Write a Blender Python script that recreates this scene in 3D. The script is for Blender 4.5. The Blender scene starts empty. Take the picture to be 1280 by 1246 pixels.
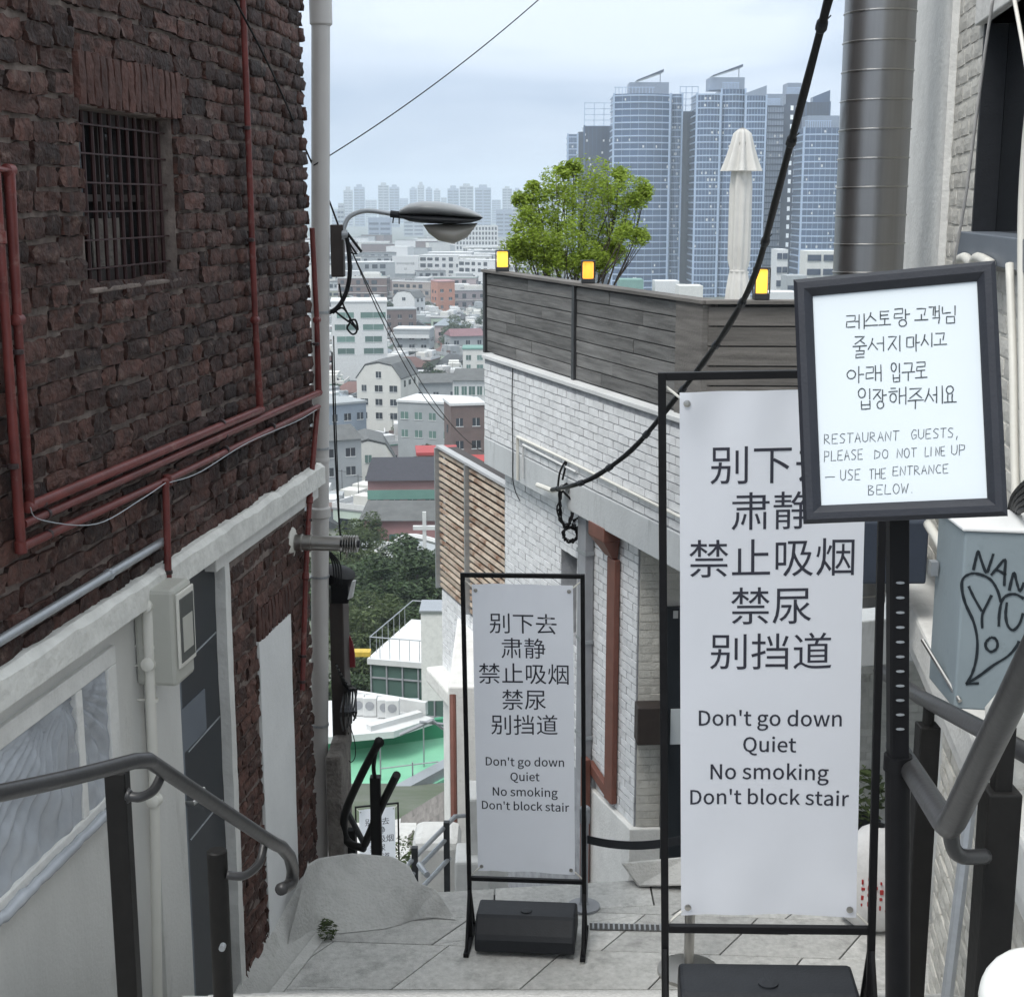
import bpy, bmesh, math, random
from mathutils import Vector, Matrix, noise
R = math.radians
random.seed(7)
sc = bpy.context.scene
COL = sc.collection
# ------------------------------------------------------------------ camera, sky, sun
F = 1800.0; CX = 640.0; CY = 623.0; PITCH = R(11.55)
CP, SP = math.cos(PITCH), math.sin(PITCH)
cam = bpy.data.cameras.new('camera'); camo = bpy.data.objects.new('camera', cam); COL.objects.link(camo)
camo.location = (0, 0, 0); camo.rotation_euler = (R(90) - PITCH, 0, 0)
cam.sensor_fit = 'HORIZONTAL'; cam.sensor_width = 36.0; cam.lens = 36.0 * F / 1280.0
cam.clip_start = 0.05; cam.clip_end = 20000
sc.camera = camo
SUN_EL, SUN_AZ = R(58), R(-140)     # azimuth measured clockwise from +Y
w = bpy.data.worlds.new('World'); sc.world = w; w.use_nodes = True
nt = w.node_tree; nt.nodes.clear()
sky = nt.nodes.new('ShaderNodeTexSky'); sky.sky_type = 'NISHITA'; sky.sun_disc = False
sky.sun_elevation = SUN_EL; sky.sun_rotation = SUN_AZ; sky.air_density = 1.0; sky.dust_density = 2.0
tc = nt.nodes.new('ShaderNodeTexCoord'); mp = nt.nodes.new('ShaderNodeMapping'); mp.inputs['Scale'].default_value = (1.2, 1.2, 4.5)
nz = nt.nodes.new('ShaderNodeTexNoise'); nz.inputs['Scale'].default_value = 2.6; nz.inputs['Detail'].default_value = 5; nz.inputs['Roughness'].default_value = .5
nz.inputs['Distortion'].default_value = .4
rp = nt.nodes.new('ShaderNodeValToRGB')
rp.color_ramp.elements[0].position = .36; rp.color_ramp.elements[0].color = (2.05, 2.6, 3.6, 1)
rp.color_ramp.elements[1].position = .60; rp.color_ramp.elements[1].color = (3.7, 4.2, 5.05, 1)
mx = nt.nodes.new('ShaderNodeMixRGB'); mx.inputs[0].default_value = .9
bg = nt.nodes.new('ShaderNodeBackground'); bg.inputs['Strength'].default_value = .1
ow = nt.nodes.new('ShaderNodeOutputWorld')
L_ = nt.links.new
L_(tc.outputs['Generated'], mp.inputs[0]); L_(mp.outputs[0], nz.inputs['Vector']); L_(nz.outputs['Fac'], rp.inputs[0])
L_(sky.outputs[0], mx.inputs[1]); 
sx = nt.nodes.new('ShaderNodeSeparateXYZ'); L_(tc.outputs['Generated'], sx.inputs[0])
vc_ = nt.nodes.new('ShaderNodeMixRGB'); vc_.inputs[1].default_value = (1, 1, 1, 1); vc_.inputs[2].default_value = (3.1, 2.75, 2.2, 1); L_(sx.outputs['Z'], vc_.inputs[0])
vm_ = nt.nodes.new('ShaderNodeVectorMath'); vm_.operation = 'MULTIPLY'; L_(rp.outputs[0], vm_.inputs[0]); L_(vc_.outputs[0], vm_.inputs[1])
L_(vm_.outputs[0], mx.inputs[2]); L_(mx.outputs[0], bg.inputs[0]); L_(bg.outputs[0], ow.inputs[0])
sun = bpy.data.lights.new('sun', 'SUN'); suno = bpy.data.objects.new('sun', sun); COL.objects.link(suno)
sun.energy = 1.3; sun.angle = R(25); sun.color = (1, .97, .92)
sd = Vector((math.sin(SUN_AZ) * math.cos(SUN_EL), math.cos(SUN_AZ) * math.cos(SUN_EL), math.sin(SUN_EL)))
suno.rotation_euler = (-sd).to_track_quat('-Z', 'Y').to_euler(); suno.location = (0, 0, 30)
vs = sc.view_settings; vs.view_transform = 'Standard'; vs.look = 'None'; vs.exposure = 1.0; vs.gamma = 1.0; vs.use_curve_mapping = False
sc.cycles.max_bounces = 6; sc.cycles.volume_bounces = 1; sc.cycles.transparent_max_bounces = 12

# ------------------------------------------------------------------ helpers
def ray(px, py):
    return Vector(((px - CX) / F, CP + (CY - py) / F * SP, -SP + (CY - py) / F * CP))
def P(px, py, Z): return ray(px, py) * Z              # at camera depth Z
def PY(px, py, Y): r = ray(px, py); return r * (Y / r.y)
def PZ(px, py, z): r = ray(px, py); return r * (z / r.z)
def proj(p):
    Z = p.y * CP - p.z * SP
    if Z <= .01: return None
    return (CX + F * p.x / Z, CY - F * (p.y * SP + p.z * CP) / Z, Z)
class Plane:
    def __init__(s, o, u):
        s.o = Vector((o[0], o[1], 0)); s.u = Vector((u[0], u[1], 0)).normalized()
        s.n = Vector((s.u.y, -s.u.x, 0)); s.rz = math.atan2(s.u.y, s.u.x)
    def pt(s, a, z, off=0): return s.o + s.u * a + s.n * off + Vector((0, 0, z))
    def hit(s, px, py, off=0):
        r = ray(px, py); o = s.o + s.n * off
        t = o.dot(s.n) / r.dot(s.n); p = r * t
        return ((p - s.o).dot(s.u), p.z)
    def at(s, px, py, off=0):
        a, z = s.hit(px, py, off); return s.pt(a, z, off)

class MB:
    def __init__(s): s.v = []; s.f = []; s.m = []; s.mi = 0
    def add(s, vs_, fs_):
        b = len(s.v); s.v += [Vector(v) for v in vs_]; s.f += [tuple(i + b for i in f) for f in fs_]; s.m += [s.mi] * len(fs_); return s
    def quad(s, a, b, c, d): return s.add([a, b, c, d], [(0, 1, 2, 3)])
    def box8(s, p):   # 4 bottom ccw, 4 top
        return s.add(p, [(3, 2, 1, 0), (4, 5, 6, 7), (0, 1, 5, 4), (1, 2, 6, 5), (2, 3, 7, 6), (3, 0, 4, 7)])
    def box(s, x0, x1, y0, y1, z0, z1):
        return s.box8([(x0, y0, z0), (x1, y0, z0), (x1, y1, z0), (x0, y1, z0), (x0, y0, z1), (x1, y0, z1), (x1, y1, z1), (x0, y1, z1)])
    def pbox(s, pl, a0, a1, o0, o1, z0, z1):  # box on a plane: along, off (o1 out), z
        q = [pl.pt(a0, z0, o1), pl.pt(a1, z0, o1), pl.pt(a1, z0, o0), pl.pt(a0, z0, o0)]
        q += [v + Vector((0, 0, z1 - z0)) for v in q]
        return s.box8(q)
    def tube(s, path, r, n=8, cap=True):
        path = [Vector(p) for p in path]; rs = r if isinstance(r, (list, tuple)) else [r] * len(path)
        b = len(s.v); up = None
        for i, p in enumerate(path):
            d = (path[min(i + 1, len(path) - 1)] - path[max(i - 1, 0)])
            if d.length < 1e-9: d = Vector((0, 0, 1))
            d.normalize()
            if up is None:
                up = Vector((0, 0, 1)) if abs(d.z) < .9 else Vector((1, 0, 0))
            x = d.cross(up); x.normalize(); y = x.cross(d); up = y
            k = 1.0
            if 0 < i < len(path) - 1:
                c = (path[i + 1] - p).normalized().dot((p - path[i - 1]).normalized()); k = 1 / max(.6, math.sqrt(max(.01, (1 + c) / 2)))
                k = min(k, 1.3)
            for j in range(n):
                t = 2 * math.pi * j / n; s.v.append(p + (x * math.cos(t) + y * math.sin(t)) * rs[i] * k)
        for i in range(len(path) - 1):
            for j in range(n):
                a = b + i * n + j; c = b + i * n + (j + 1) % n; s.f.append((a, c, c + n, a + n)); s.m.append(s.mi)
        if cap:
            s.f.append(tuple(b + j for j in range(n - 1, -1, -1))); s.m.append(s.mi)
            e = b + (len(path) - 1) * n; s.f.append(tuple(e + j for j in range(n))); s.m.append(s.mi)
        return s
    def lathe(s, prof, c, n=16, ax=None):
        c = Vector(c); b = len(s.v)
        ax = Vector(ax).normalized() if ax is not None else Vector((0, 0, 1))
        x = ax.orthogonal().normalized(); y = ax.cross(x)
        for (r, h) in prof:
            for j in range(n):
                t = 2 * math.pi * j / n; s.v.append(c + ax * h + (x * math.cos(t) + y * math.sin(t)) * r)
        for i in range(len(prof) - 1):
            for j in range(n):
                a = b + i * n + j; d = b + i * n + (j + 1) % n; s.f.append((a, d, d + n, a + n)); s.m.append(s.mi)
        s.f.append(tuple(b + j for j in range(n - 1, -1, -1))); s.m.append(s.mi)
        e = b + (len(prof) - 1) * n; s.f.append(tuple(e + j for j in range(n))); s.m.append(s.mi)
        return s
    def prism(s, pts, z0, z1):
        n = len(pts); v = [(p[0], p[1], z0) for p in pts] + [(p[0], p[1], z1) for p in pts]
        return s.add(v, [tuple(range(n - 1, -1, -1)), tuple(range(n, 2 * n))] + [(i, (i + 1) % n, (i + 1) % n + n, i + n) for i in range(n)])
    def mesh(s, name, org=(0, 0, 0), smooth=False, mats=()):
        me = bpy.data.meshes.new(name); o = Vector(org)
        me.from_pydata([tuple(v - o) for v in s.v], [], s.f)
        for m in mats: me.materials.append(m)
        if len(mats) > 1: me.polygons.foreach_set('material_index', s.m)
        if smooth: me.polygons.foreach_set('use_smooth', [True] * len(me.polygons))
        me.update(); return me
    def build(s, name, mat, parent=None, smooth=False, kind=None, bevel=0, autos=False):
        org = (0, 0, 0)
        if parent is not None: org = parent.get('_org', (0, 0, 0))
        elif s.v:
            xs = [v.x for v in s.v]; ys = [v.y for v in s.v]; zs = [v.z for v in s.v]
            org = ((min(xs) + max(xs)) / 2, (min(ys) + max(ys)) / 2, min(zs))
        mats = mat if isinstance(mat, (list, tuple)) else [mat]
        me = s.mesh(name, org, smooth, mats)
        o = bpy.data.objects.new(name, me); COL.objects.link(o)
        if parent is not None: o.parent = parent; o['_org'] = tuple(org)
        else: o.location = org; o['_org'] = tuple(org)
        if kind: o['kind'] = kind
        if bevel:
            b = o.modifiers.new('bevel', 'BEVEL'); b.width = bevel; b.segments = 2; b.limit_method = 'ANGLE'; b.angle_limit = R(40)
        if autos:
            me.polygons.foreach_set('use_smooth', [True] * len(me.polygons))
            me.set_sharp_from_angle(angle=R(35))
        return o
def thing(name, label, cat, loc=(0, 0, 0), rz=0, group=None, local=False):
    o = bpy.data.objects.new(name, None); COL.objects.link(o); o.location = loc; o.rotation_euler = (0, 0, rz)
    o['label'] = label; o['category'] = cat; o['_org'] = (0, 0, 0) if local else tuple(loc); o.empty_display_size = .1
    if group: o['group'] = group
    return o
def tag(o, label, cat, group=None, kind=None):
    o['label'] = label; o['category'] = cat
    if group: o['group'] = group
    if kind: o['kind'] = kind
    return o
def structure(o): o['kind'] = 'structure'; return o
def copy_tree(o, parent=None):
    kids = list(o.children); c = o.copy(); COL.objects.link(c); c.parent = parent
    for k in kids: copy_tree(k, c)
    return c
def smooth_path(pts, n=6):
    pts = [Vector(p) for p in pts]; out = []
    for i in range(len(pts) - 1):
        p0 = pts[max(i - 1, 0)]; p1 = pts[i]; p2 = pts[i + 1]; p3 = pts[min(i + 2, len(pts) - 1)]
        for k in range(n):
            t = k / n
            out.append(.5 * ((2 * p1) + (p2 - p0) * t + (2 * p0 - 5 * p1 + 4 * p2 - p3) * t * t + (3 * p1 - p0 - 3 * p2 + p3) * t ** 3))
    out.append(pts[-1]); return out
def sag(a, b, s, n=16):
    a = Vector(a); b = Vector(b)
    return [a.lerp(b, i / n) - Vector((0, 0, s * 4 * (i / n) * (1 - i / n))) for i in range(n + 1)]

# ------------------------------------------------------------------ materials
def mat(name, col, rough=.7, var=.25, scale=6, bump=.15, bscale=60, rand=0., metal=0., dirt=None, objcol=False, spec=.4, streak=False, bdist=.01, detail=6):
    m = bpy.data.materials.new(name); m.use_nodes = True; t = m.node_tree; N = t.nodes; L = t.links.new
    b = N['Principled BSDF']; b.inputs['Roughness'].default_value = rough; b.inputs['Metallic'].default_value = metal
    b.inputs['Specular IOR Level'].default_value = spec
    tc = N.new('ShaderNodeTexCoord'); oi = N.new('ShaderNodeObjectInfo'); ge = N.new('ShaderNodeNewGeometry')
    ad = N.new('ShaderNodeMath'); ad.operation = 'ADD'; L(oi.outputs['Random'], ad.inputs[0]); L(ge.outputs['Random Per Island'], ad.inputs[1])
    mu = N.new('ShaderNodeMath'); mu.operation = 'MULTIPLY'; mu.inputs[1].default_value = 37.; L(ad.outputs[0], mu.inputs[0])
    va = N.new('ShaderNodeVectorMath'); va.operation = 'ADD'; L(tc.outputs['Object'], va.inputs[0])
    if rand: L(mu.outputs[0], va.inputs[1])
    vec = va.outputs[0]
    if streak:
        mpn = N.new('ShaderNodeMapping'); mpn.inputs['Scale'].default_value = streak if isinstance(streak, tuple) else (1, 1, .12); L(vec, mpn.inputs[0]); svec = mpn.outputs[0]
    else: svec = vec
    n1 = N.new('ShaderNodeTexNoise'); n1.inputs['Scale'].default_value = scale; n1.inputs['Detail'].default_value = detail; n1.inputs['Roughness'].default_value = .62; L(svec, n1.inputs['Vector'])
    base = N.new('ShaderNodeRGB'); base.outputs[0].default_value = (*col, 1); bc = base.outputs[0]
    if objcol: bc = oi.outputs['Color']
    mr = N.new('ShaderNodeMapRange'); mr.inputs['From Min'].default_value = .28; mr.inputs['From Max'].default_value = .72
    mr.inputs['To Min'].default_value = 1 - var; mr.inputs['To Max'].default_value = 1 + var; L(n1.outputs['Fac'], mr.inputs['Value'])
    cur = mr.outputs[0]
    if rand:
        fr = N.new('ShaderNodeMath'); fr.operation = 'FRACT'; L(mu.outputs[0], fr.inputs[0])
        m2 = N.new('ShaderNodeMapRange'); m2.inputs['To Min'].default_value = 1 - rand; m2.inputs['To Max'].default_value = 1 + rand; L(fr.outputs[0], m2.inputs['Value'])
        m3 = N.new('ShaderNodeMath'); m3.operation = 'MULTIPLY'; L(cur, m3.inputs[0]); L(m2.outputs[0], m3.inputs[1]); cur = m3.outputs[0]
    sc_ = N.new('ShaderNodeVectorMath'); sc_.operation = 'SCALE'; L(bc, sc_.inputs[0]); L(cur, sc_.inputs['Scale'])
    out = sc_.outputs[0]
    if dirt:
        dc, lo, hi, ds = dirt
        n2 = N.new('ShaderNodeTexNoise'); n2.inputs['Scale'].default_value = ds; n2.inputs['Detail'].default_value = 8; n2.inputs['Roughness'].default_value = .7; L(svec, n2.inputs['Vector'])
        m4 = N.new('ShaderNodeMapRange'); m4.inputs['From Min'].default_value = lo; m4.inputs['From Max'].default_value = hi; L(n2.outputs['Fac'], m4.inputs['Value'])
        mxn = N.new('ShaderNodeMixRGB'); L(m4.outputs[0], mxn.inputs[0]); L(out, mxn.inputs[1]); mxn.inputs[2].default_value = (*dc, 1); out = mxn.outputs[0]
    L(out, b.inputs['Base Color'])
    if bump:
        n3 = N.new('ShaderNodeTexNoise'); n3.inputs['Scale'].default_value = bscale; n3.inputs['Detail'].default_value = 4; L(vec, n3.inputs['Vector'])
        bp = N.new('ShaderNodeBump'); bp.inputs['Strength'].default_value = bump; bp.inputs['Distance'].default_value = bdist; L(n3.outputs['Fac'], bp.inputs['Height']); L(bp.outputs[0], b.inputs['Normal'])
    return m
def emis(m, col, s):
    b = m.node_tree.nodes['Principled BSDF']; b.inputs['Emission Color'].default_value = (*col, 1); b.inputs['Emission Strength'].default_value = s; return m
def glassy(name, col, rough=.1, alpha=1., spec=.6, metal=0.):
    m = bpy.data.materials.new(name); m.use_nodes = True; b = m.node_tree.nodes['Principled BSDF']
    b.inputs['Base Color'].default_value = (*col, 1); b.inputs['Roughness'].default_value = rough; b.inputs['Alpha'].default_value = alpha
    b.inputs['Specular IOR Level'].default_value = spec; b.inputs['Metallic'].default_value = metal; return m

M = {}
M['brick'] = mat('dark_red_brick', (.048, .021, .016), .75, .7, 16, 1.0, 38, rand=.62, dirt=((.17, .115, .095), .56, .74, 13), bdist=.02)
M['mortar'] = mat('old_mortar', (.165, .135, .12), .95, .6, 9, .8, 50)
M['brick_lo'] = mat('rough_red_brick', (.064, .030, .023), .75, .7, 14, 1.0, 34, rand=.45, dirt=((.18, .125, .105), .56, .76, 13), bdist=.02)
M['lintel_brick'] = mat('soldier_brick', (.075, .034, .027), .8, .4, 14, .8, 40, rand=.3, bdist=.015)
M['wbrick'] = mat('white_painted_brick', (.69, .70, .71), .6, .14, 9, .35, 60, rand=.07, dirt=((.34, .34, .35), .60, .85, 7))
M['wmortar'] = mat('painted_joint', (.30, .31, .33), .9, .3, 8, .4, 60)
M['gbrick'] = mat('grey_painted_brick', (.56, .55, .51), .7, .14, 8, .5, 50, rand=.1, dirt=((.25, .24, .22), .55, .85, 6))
M['plaster'] = mat('white_plaster', (.66, .66, .64), .85, .12, 5, .45, 45, dirt=((.28, .27, .25), .60, .85, 5))
M['plaster_in'] = mat('smooth_white_plaster', (.70, .71, .71), .8, .06, 3, .2, 30)
M['ledge'] = mat('chipped_white_ledge', (.64, .64, .61), .85, .15, 8, .5, 25, dirt=((.2, .18, .16), .62, .8, 10), bdist=.02)
M['shopwall'] = mat('pale_grey_shop_wall', (.58, .58, .56), .7, .08, 3, .2, 60, dirt=((.33, .32, .30), .58, .85, 5), streak=(1, 1, .3))
M['concrete'] = mat('poured_concrete', (.47, .47, .455), .9, .2, 5, .45, 60, dirt=((.22, .22, .20), .54, .8, 5), bdist=.02)
M['dirtyconc'] = mat('dirty_rough_concrete', (.17, .155, .14), .95, .4, 9, 1.0, 40, dirt=((.07, .06, .055), .5, .8, 8), bdist=.02)
M['beam'] = mat('stained_concrete_beam', (.47, .49, .50), .85, .12, 3, .3, 40, dirt=((.25, .26, .26), .55, .8, 6), streak=(1, 1, .25))
M['paver'] = mat('granite_paver', (.46, .46, .445), .8, .2, 30, .6, 160, rand=.12, dirt=((.22, .22, .21), .52, .8, 7), detail=10)
M['joint'] = mat('dark_paver_joint', (.07, .07, .07), .9, .2)
M['step'] = mat('granite_step', (.46, .46, .45), .8, .2, 60, .3, 140, dirt=((.16, .16, .15), .55, .85, 6))
M['redpipe'] = mat('dark_red_pipe_paint', (.135, .030, .026), .45, .35, 9, .12, 60, dirt=((.24, .14, .12), .57, .72, 14))
M['pipe_bracket'] = mat('dark_pipe_clip', (.03, .018, .018), .5, .2)
M['galv'] = mat('galvanised_conduit', (.36, .38, .40), .4, .12, 20, .1, metal=.6)
M['pvc'] = mat('grey_white_plastic_pipe', (.50, .485, .47), .45, .06, 4, .05, dirt=((.25, .23, .21), .66, .85, 8))
M['pvcw'] = mat('white_plastic_pipe', (.62, .61, .56), .45, .06, 4, .05)
M['black'] = mat('black_frame_paint', (.006, .006, .007), .5, .2, 20, .05, spec=.18)
M['blackpl'] = mat('black_plastic', (.016, .018, .022), .55, .15, 20, .15, 120, spec=.3)
M['rubber'] = mat('black_cable_sheath', (.007, .007, .008), .55, .2, spec=.2)
M['railgrey'] = mat('handrail_grey_paint', (.030, .030, .031), .38, .15, 10, .08, dirt=((.1, .1, .1), .66, .8, 30))
M['postdark'] = mat('dark_post_paint', (.010, .0095, .009), .55, .2, 20, .1, spec=.2, dirt=((.06, .06, .06), .68, .8, 25))
M['chrome'] = mat('stainless_steel', (.42, .41, .39), .3, .12, 3, .04, metal=1.)
M['ductm'] = mat('brushed_steel_duct', (.30, .30, .30), .38, .15, 5, .05, 20, metal=.95, streak=(3, 3, .05))
M['wood'] = mat('weathered_grey_boards', (.135, .134, .131), .85, .5, 5, .5, 50, rand=.28, dirt=((.24, .23, .22), .55, .85, 8), streak=(.35, .35, 5))
M['wood2'] = mat('weathered_brown_boards', (.13, .122, .114), .85, .4, 5, .4, 50, rand=.2, streak=(.35, .35, 5))
M['darkmetal'] = mat('dark_steel_post', (.03, .032, .035), .5, .2)
M['brownpipe'] = mat('brown_drain_paint', (.16, .065, .048), .5, .15, 8, .1)
M['gpipe'] = mat('grey_downpipe_paint', (.28, .29, .31), .5, .12, 6, .08)
M['rust'] = mat('rusty_painted_slat', (.50, .42, .34), .75, .2, 7, .3, 50, rand=.3, dirt=((.22, .115, .07), .50, .64, 2.5), objcol=False)
M['sheet'] = mat('white_vinyl_sheet', (.76, .78, .83), .30, .03, 2, .03, 6, spec=.45)
M['ink'] = mat('dark_blue_black_ink', (.022, .023, .035), .5, .0, bump=0)
M['paper'] = mat('white_paper', (.60, .65, .68), .25, .02, 2, .0, spec=.5)
M['marker'] = mat('dark_marker_pen', (.035, .045, .05), .6, .3, 40, bump=0)
M['frameb'] = mat('blue_black_snap_frame', (.018, .020, .027), .45, .1, 20, .1, 160)
M['elec'] = mat('blue_grey_cabinet', (.215, .26, .285), .5, .08, 3, .06, dirt=((.11, .14, .15), .60, .8, 9))
M['graff'] = mat('black_marker_graffiti', (.008, .014, .02), .5, .1, bump=0)
M['meter'] = mat('beige_grey_meter_box', (.42, .42, .38), .5, .05, 4, .08)
M['meterglass'] = glassy('meter_window', (.10, .105, .10), .15)
M['darkdoor'] = mat('dark_blue_grey_door', (.022, .027, .033), .35, .1, 4, .03)
M['doorframe'] = mat('blue_grey_door_frame', (.13, .15, .18), .45, .08, 4, .05)
M['glass'] = glassy('dark_window_glass', (.012, .014, .016), .08)
M['barred'] = mat('dark_red_window_bar', (.03, .008, .008), .6, .2)
M['plastic'] = mat('cloudy_plastic_film', (.36, .385, .42), .22, .2, 3, .0, spec=.7, dirt=((.5, .5, .5), .6, .75, 5))
M['umbrella'] = mat('cream_canvas', (.64, .63, .60), .8, .08, 6, .15)
M['lampgrey'] = mat('lamp_head_grey', (.26, .27, .275), .3, .1, 8, .05, spec=.6)
M['lampglass'] = glassy('frosted_lamp_bowl', (.30, .29, .26), .25)
M['amber'] = emis(mat('lit_amber_shade', (.9, .5, .08), .5, .1, bump=0), (1.0, .50, .05), .75)
M['dark_brown'] = mat('dark_brown_panel', (.035, .027, .024), .6, .2, 10, .1)
M['redsign'] = mat('deep_red_sign', (.18, .02, .025), .5, .1)
M['whiteglobe'] = mat('white_globe', (.82, .83, .80), .25, .0, bump=0)
M['leaf_y'] = mat('yellow_green_leaf', (.26, .35, .045), .6, .2, 3, .0, rand=.35)
M['leaf_d'] = mat('deep_green_leaf', (.035, .06, .022), .7, .2, 3, .0, rand=.45)
M['leaf_m'] = mat('mid_green_leaf', (.065, .09, .035), .7, .2, 3, .0, rand=.45)
M['bark'] = mat('grey_brown_bark', (.06, .05, .04), .9, .3, 10, .5)
M['court'] = mat('green_sport_coating', (.18, .44, .29), .7, .12, .6, .05, dirt=((.24, .46, .33), .5, .75, .5))
M['courtwall'] = mat('green_painted_kerb', (.05, .25, .14), .7, .12, .6, .05)
M['bwall'] = mat('building_render', (.5, .5, .5), .85, .07, .3, .0, objcol=True, dirt=None)
M['broof'] = mat('building_roof', (.3, .3, .3), .85, .15, .4, .0, objcol=True)
M['bwin'] = mat('building_window_glass', (.02, .026, .034), .2, .1, 1, .0, rand=.6, spec=.6)
M['bwin_g'] = mat('green_window_glass', (.10, .17, .15), .25, .1, 1, .0, rand=.3, spec=.6)
M['white'] = mat('white_trim', (.56, .57, .57), .7, .08, 2, .0)
M['soil'] = mat('hillside_ground', (.13, .135, .12), .95, .35, .08, .3, 2, dirt=((.06, .085, .04), .45, .65, .05))
M['plain'] = mat('city_ground', (.16, .17, .17), .95, .3, .02, .0)
M['pinkwall'] = mat('pink_render', (.36, .20, .20), .8, .1, .5, .0)
M['blackroof'] = mat('black_tile_roof', (.035, .035, .045), .7, .2, 2, .1)
M['tglass'] = mat('tower_glass', (.032, .066, .138), .18, .35, .06, .0, spec=.7)
M['tband'] = mat('tower_floor_band', (.33, .42, .56), .5, .1, .2, .0)
M['tdark'] = mat('tower_dark_glass', (.010, .02, .05), .2, .3, .08, .0, spec=.6)
M['tlight'] = mat('tower_pale_panel', (.20, .24, .31), .5, .1, .1, .0)
M['redprint'] = mat('red_sack_print', (.35, .03, .03), .6, .1)
M['sack'] = mat('white_woven_sack', (.6, .6, .6), .6, .12, 12, .3)
M['awning'] = mat('dark_blue_awning', (.03, .04, .06), .6, .1)

def translucent(m, k, col=None):
    t = m.node_tree; N = t.nodes; L = t.links.new; b = N['Principled BSDF']; o = [n for n in N if n.type == 'OUTPUT_MATERIAL'][0]
    tr = N.new('ShaderNodeBsdfTranslucent'); mx = N.new('ShaderNodeMixShader'); mx.inputs[0].default_value = k
    if b.inputs['Base Color'].is_linked: L(b.inputs['Base Color'].links[0].from_socket, tr.inputs['Color'])
    L(b.outputs[0], mx.inputs[1]); L(tr.outputs[0], mx.inputs[2]); L(mx.outputs[0], o.inputs['Surface'])
translucent(M['sheet'], .45); translucent(M['leaf_y'], .45); translucent(M['leaf_m'], .3); translucent(M['umbrella'], .2)
M['greycap'] = mat('grey_cap', (.38, .39, .40), .7, .1)
# ------------------------------------------------------------------ planes of the place
aL = math.atan(.1415)
cL = P(385, 590, 8.0)
LP = Plane(cL, (math.sin(aL), math.cos(aL)))             # left brick wall, s = 0 at its far corner, s grows away
q1 = P(608, 450, 14.0); q2 = P(850, 515, 9.9)
AP = Plane(q1, (q2.x - q1.x, q2.y - q1.y))               # terrace front, s grows towards the camera
rR = P(1230, 290, 5.2)
RP = Plane(rR, (-math.sin(aL), -math.cos(aL)))           # right wall, s grows towards the camera
BP = Plane(AP.o - AP.n * .14, (AP.u.x, AP.u.y))          # lower wall under the terrace beam
c795 = BP.hit(795, 900)
corner = BP.pt(c795[0], 0)
DP = Plane(corner, (1, .06))                             # return wall under the terrace, faces the camera
GZ = -3.86                                               # the paved landing
TOPZ = -2.48                                             # the platform of the big sign

def rects_sub(iv, cuts):
    out = [iv]
    for c0, c1 in cuts:
        nx_ = []
        for a, b in out:
            if c1 <= a or c0 >= b: nx_.append((a, b)); continue
            if a < c0: nx_.append((a, c0))
            if b > c1: nx_.append((c1, b))
        out = nx_
    return out
def brick_mesh(name, l, h, d, rnd, rough, seed, m, nx_=4, nz_=2):
    """box with a rough grid front (-y) and sides, no back; origin at its back centre"""
    rg = random.Random(seed); v = []; f = []
    for j in range(nz_ + 1):
        for i in range(nx_ + 1):
            x = -l / 2 + l * i / nx_; z = -h / 2 + h * j / nz_; e = (i in (0, nx_)) + (j in (0, nz_))
            y = -d + (rnd * (.7 if e == 1 else 1.1) if e else 0) + rg.uniform(-1, 1) * rough
            if e: x += rg.uniform(-1, 1) * rough * .8; z += rg.uniform(-1, 1) * rough * .6
            if e == 2: x -= math.copysign(rnd * .4, x); z -= math.copysign(rnd * .35, z)
            v.append((x, y, z))
    W_ = nx_ + 1
    for j in range(nz_):
        for i in range(nx_): a = j * W_ + i; f.append((a, a + 1, a + W_ + 1, a + W_))
    loop = [i for i in range(W_)] + [j * W_ + nx_ for j in range(1, nz_ + 1)] + [nz_ * W_ + i for i in range(nx_ - 1, -1, -1)] + [j * W_ for j in range(nz_ - 1, 0, -1)]
    b = len(v)
    for i in loop: x, y, z = v[i]; v.append((x * 1.0, 0, z * 1.0))
    n = len(loop)
    for k in range(n): f.append((loop[k], b + k, b + (k + 1) % n, loop[(k + 1) % n]))
    me = bpy.data.meshes.new(name); me.from_pydata(v, [], f); me.materials.append(m)
    me.polygons.foreach_set('use_smooth', [rough > .002] * len(f)); me.update()
    if rough > .002: me.set_sharp_from_angle(angle=R(26))
    return me
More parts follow.
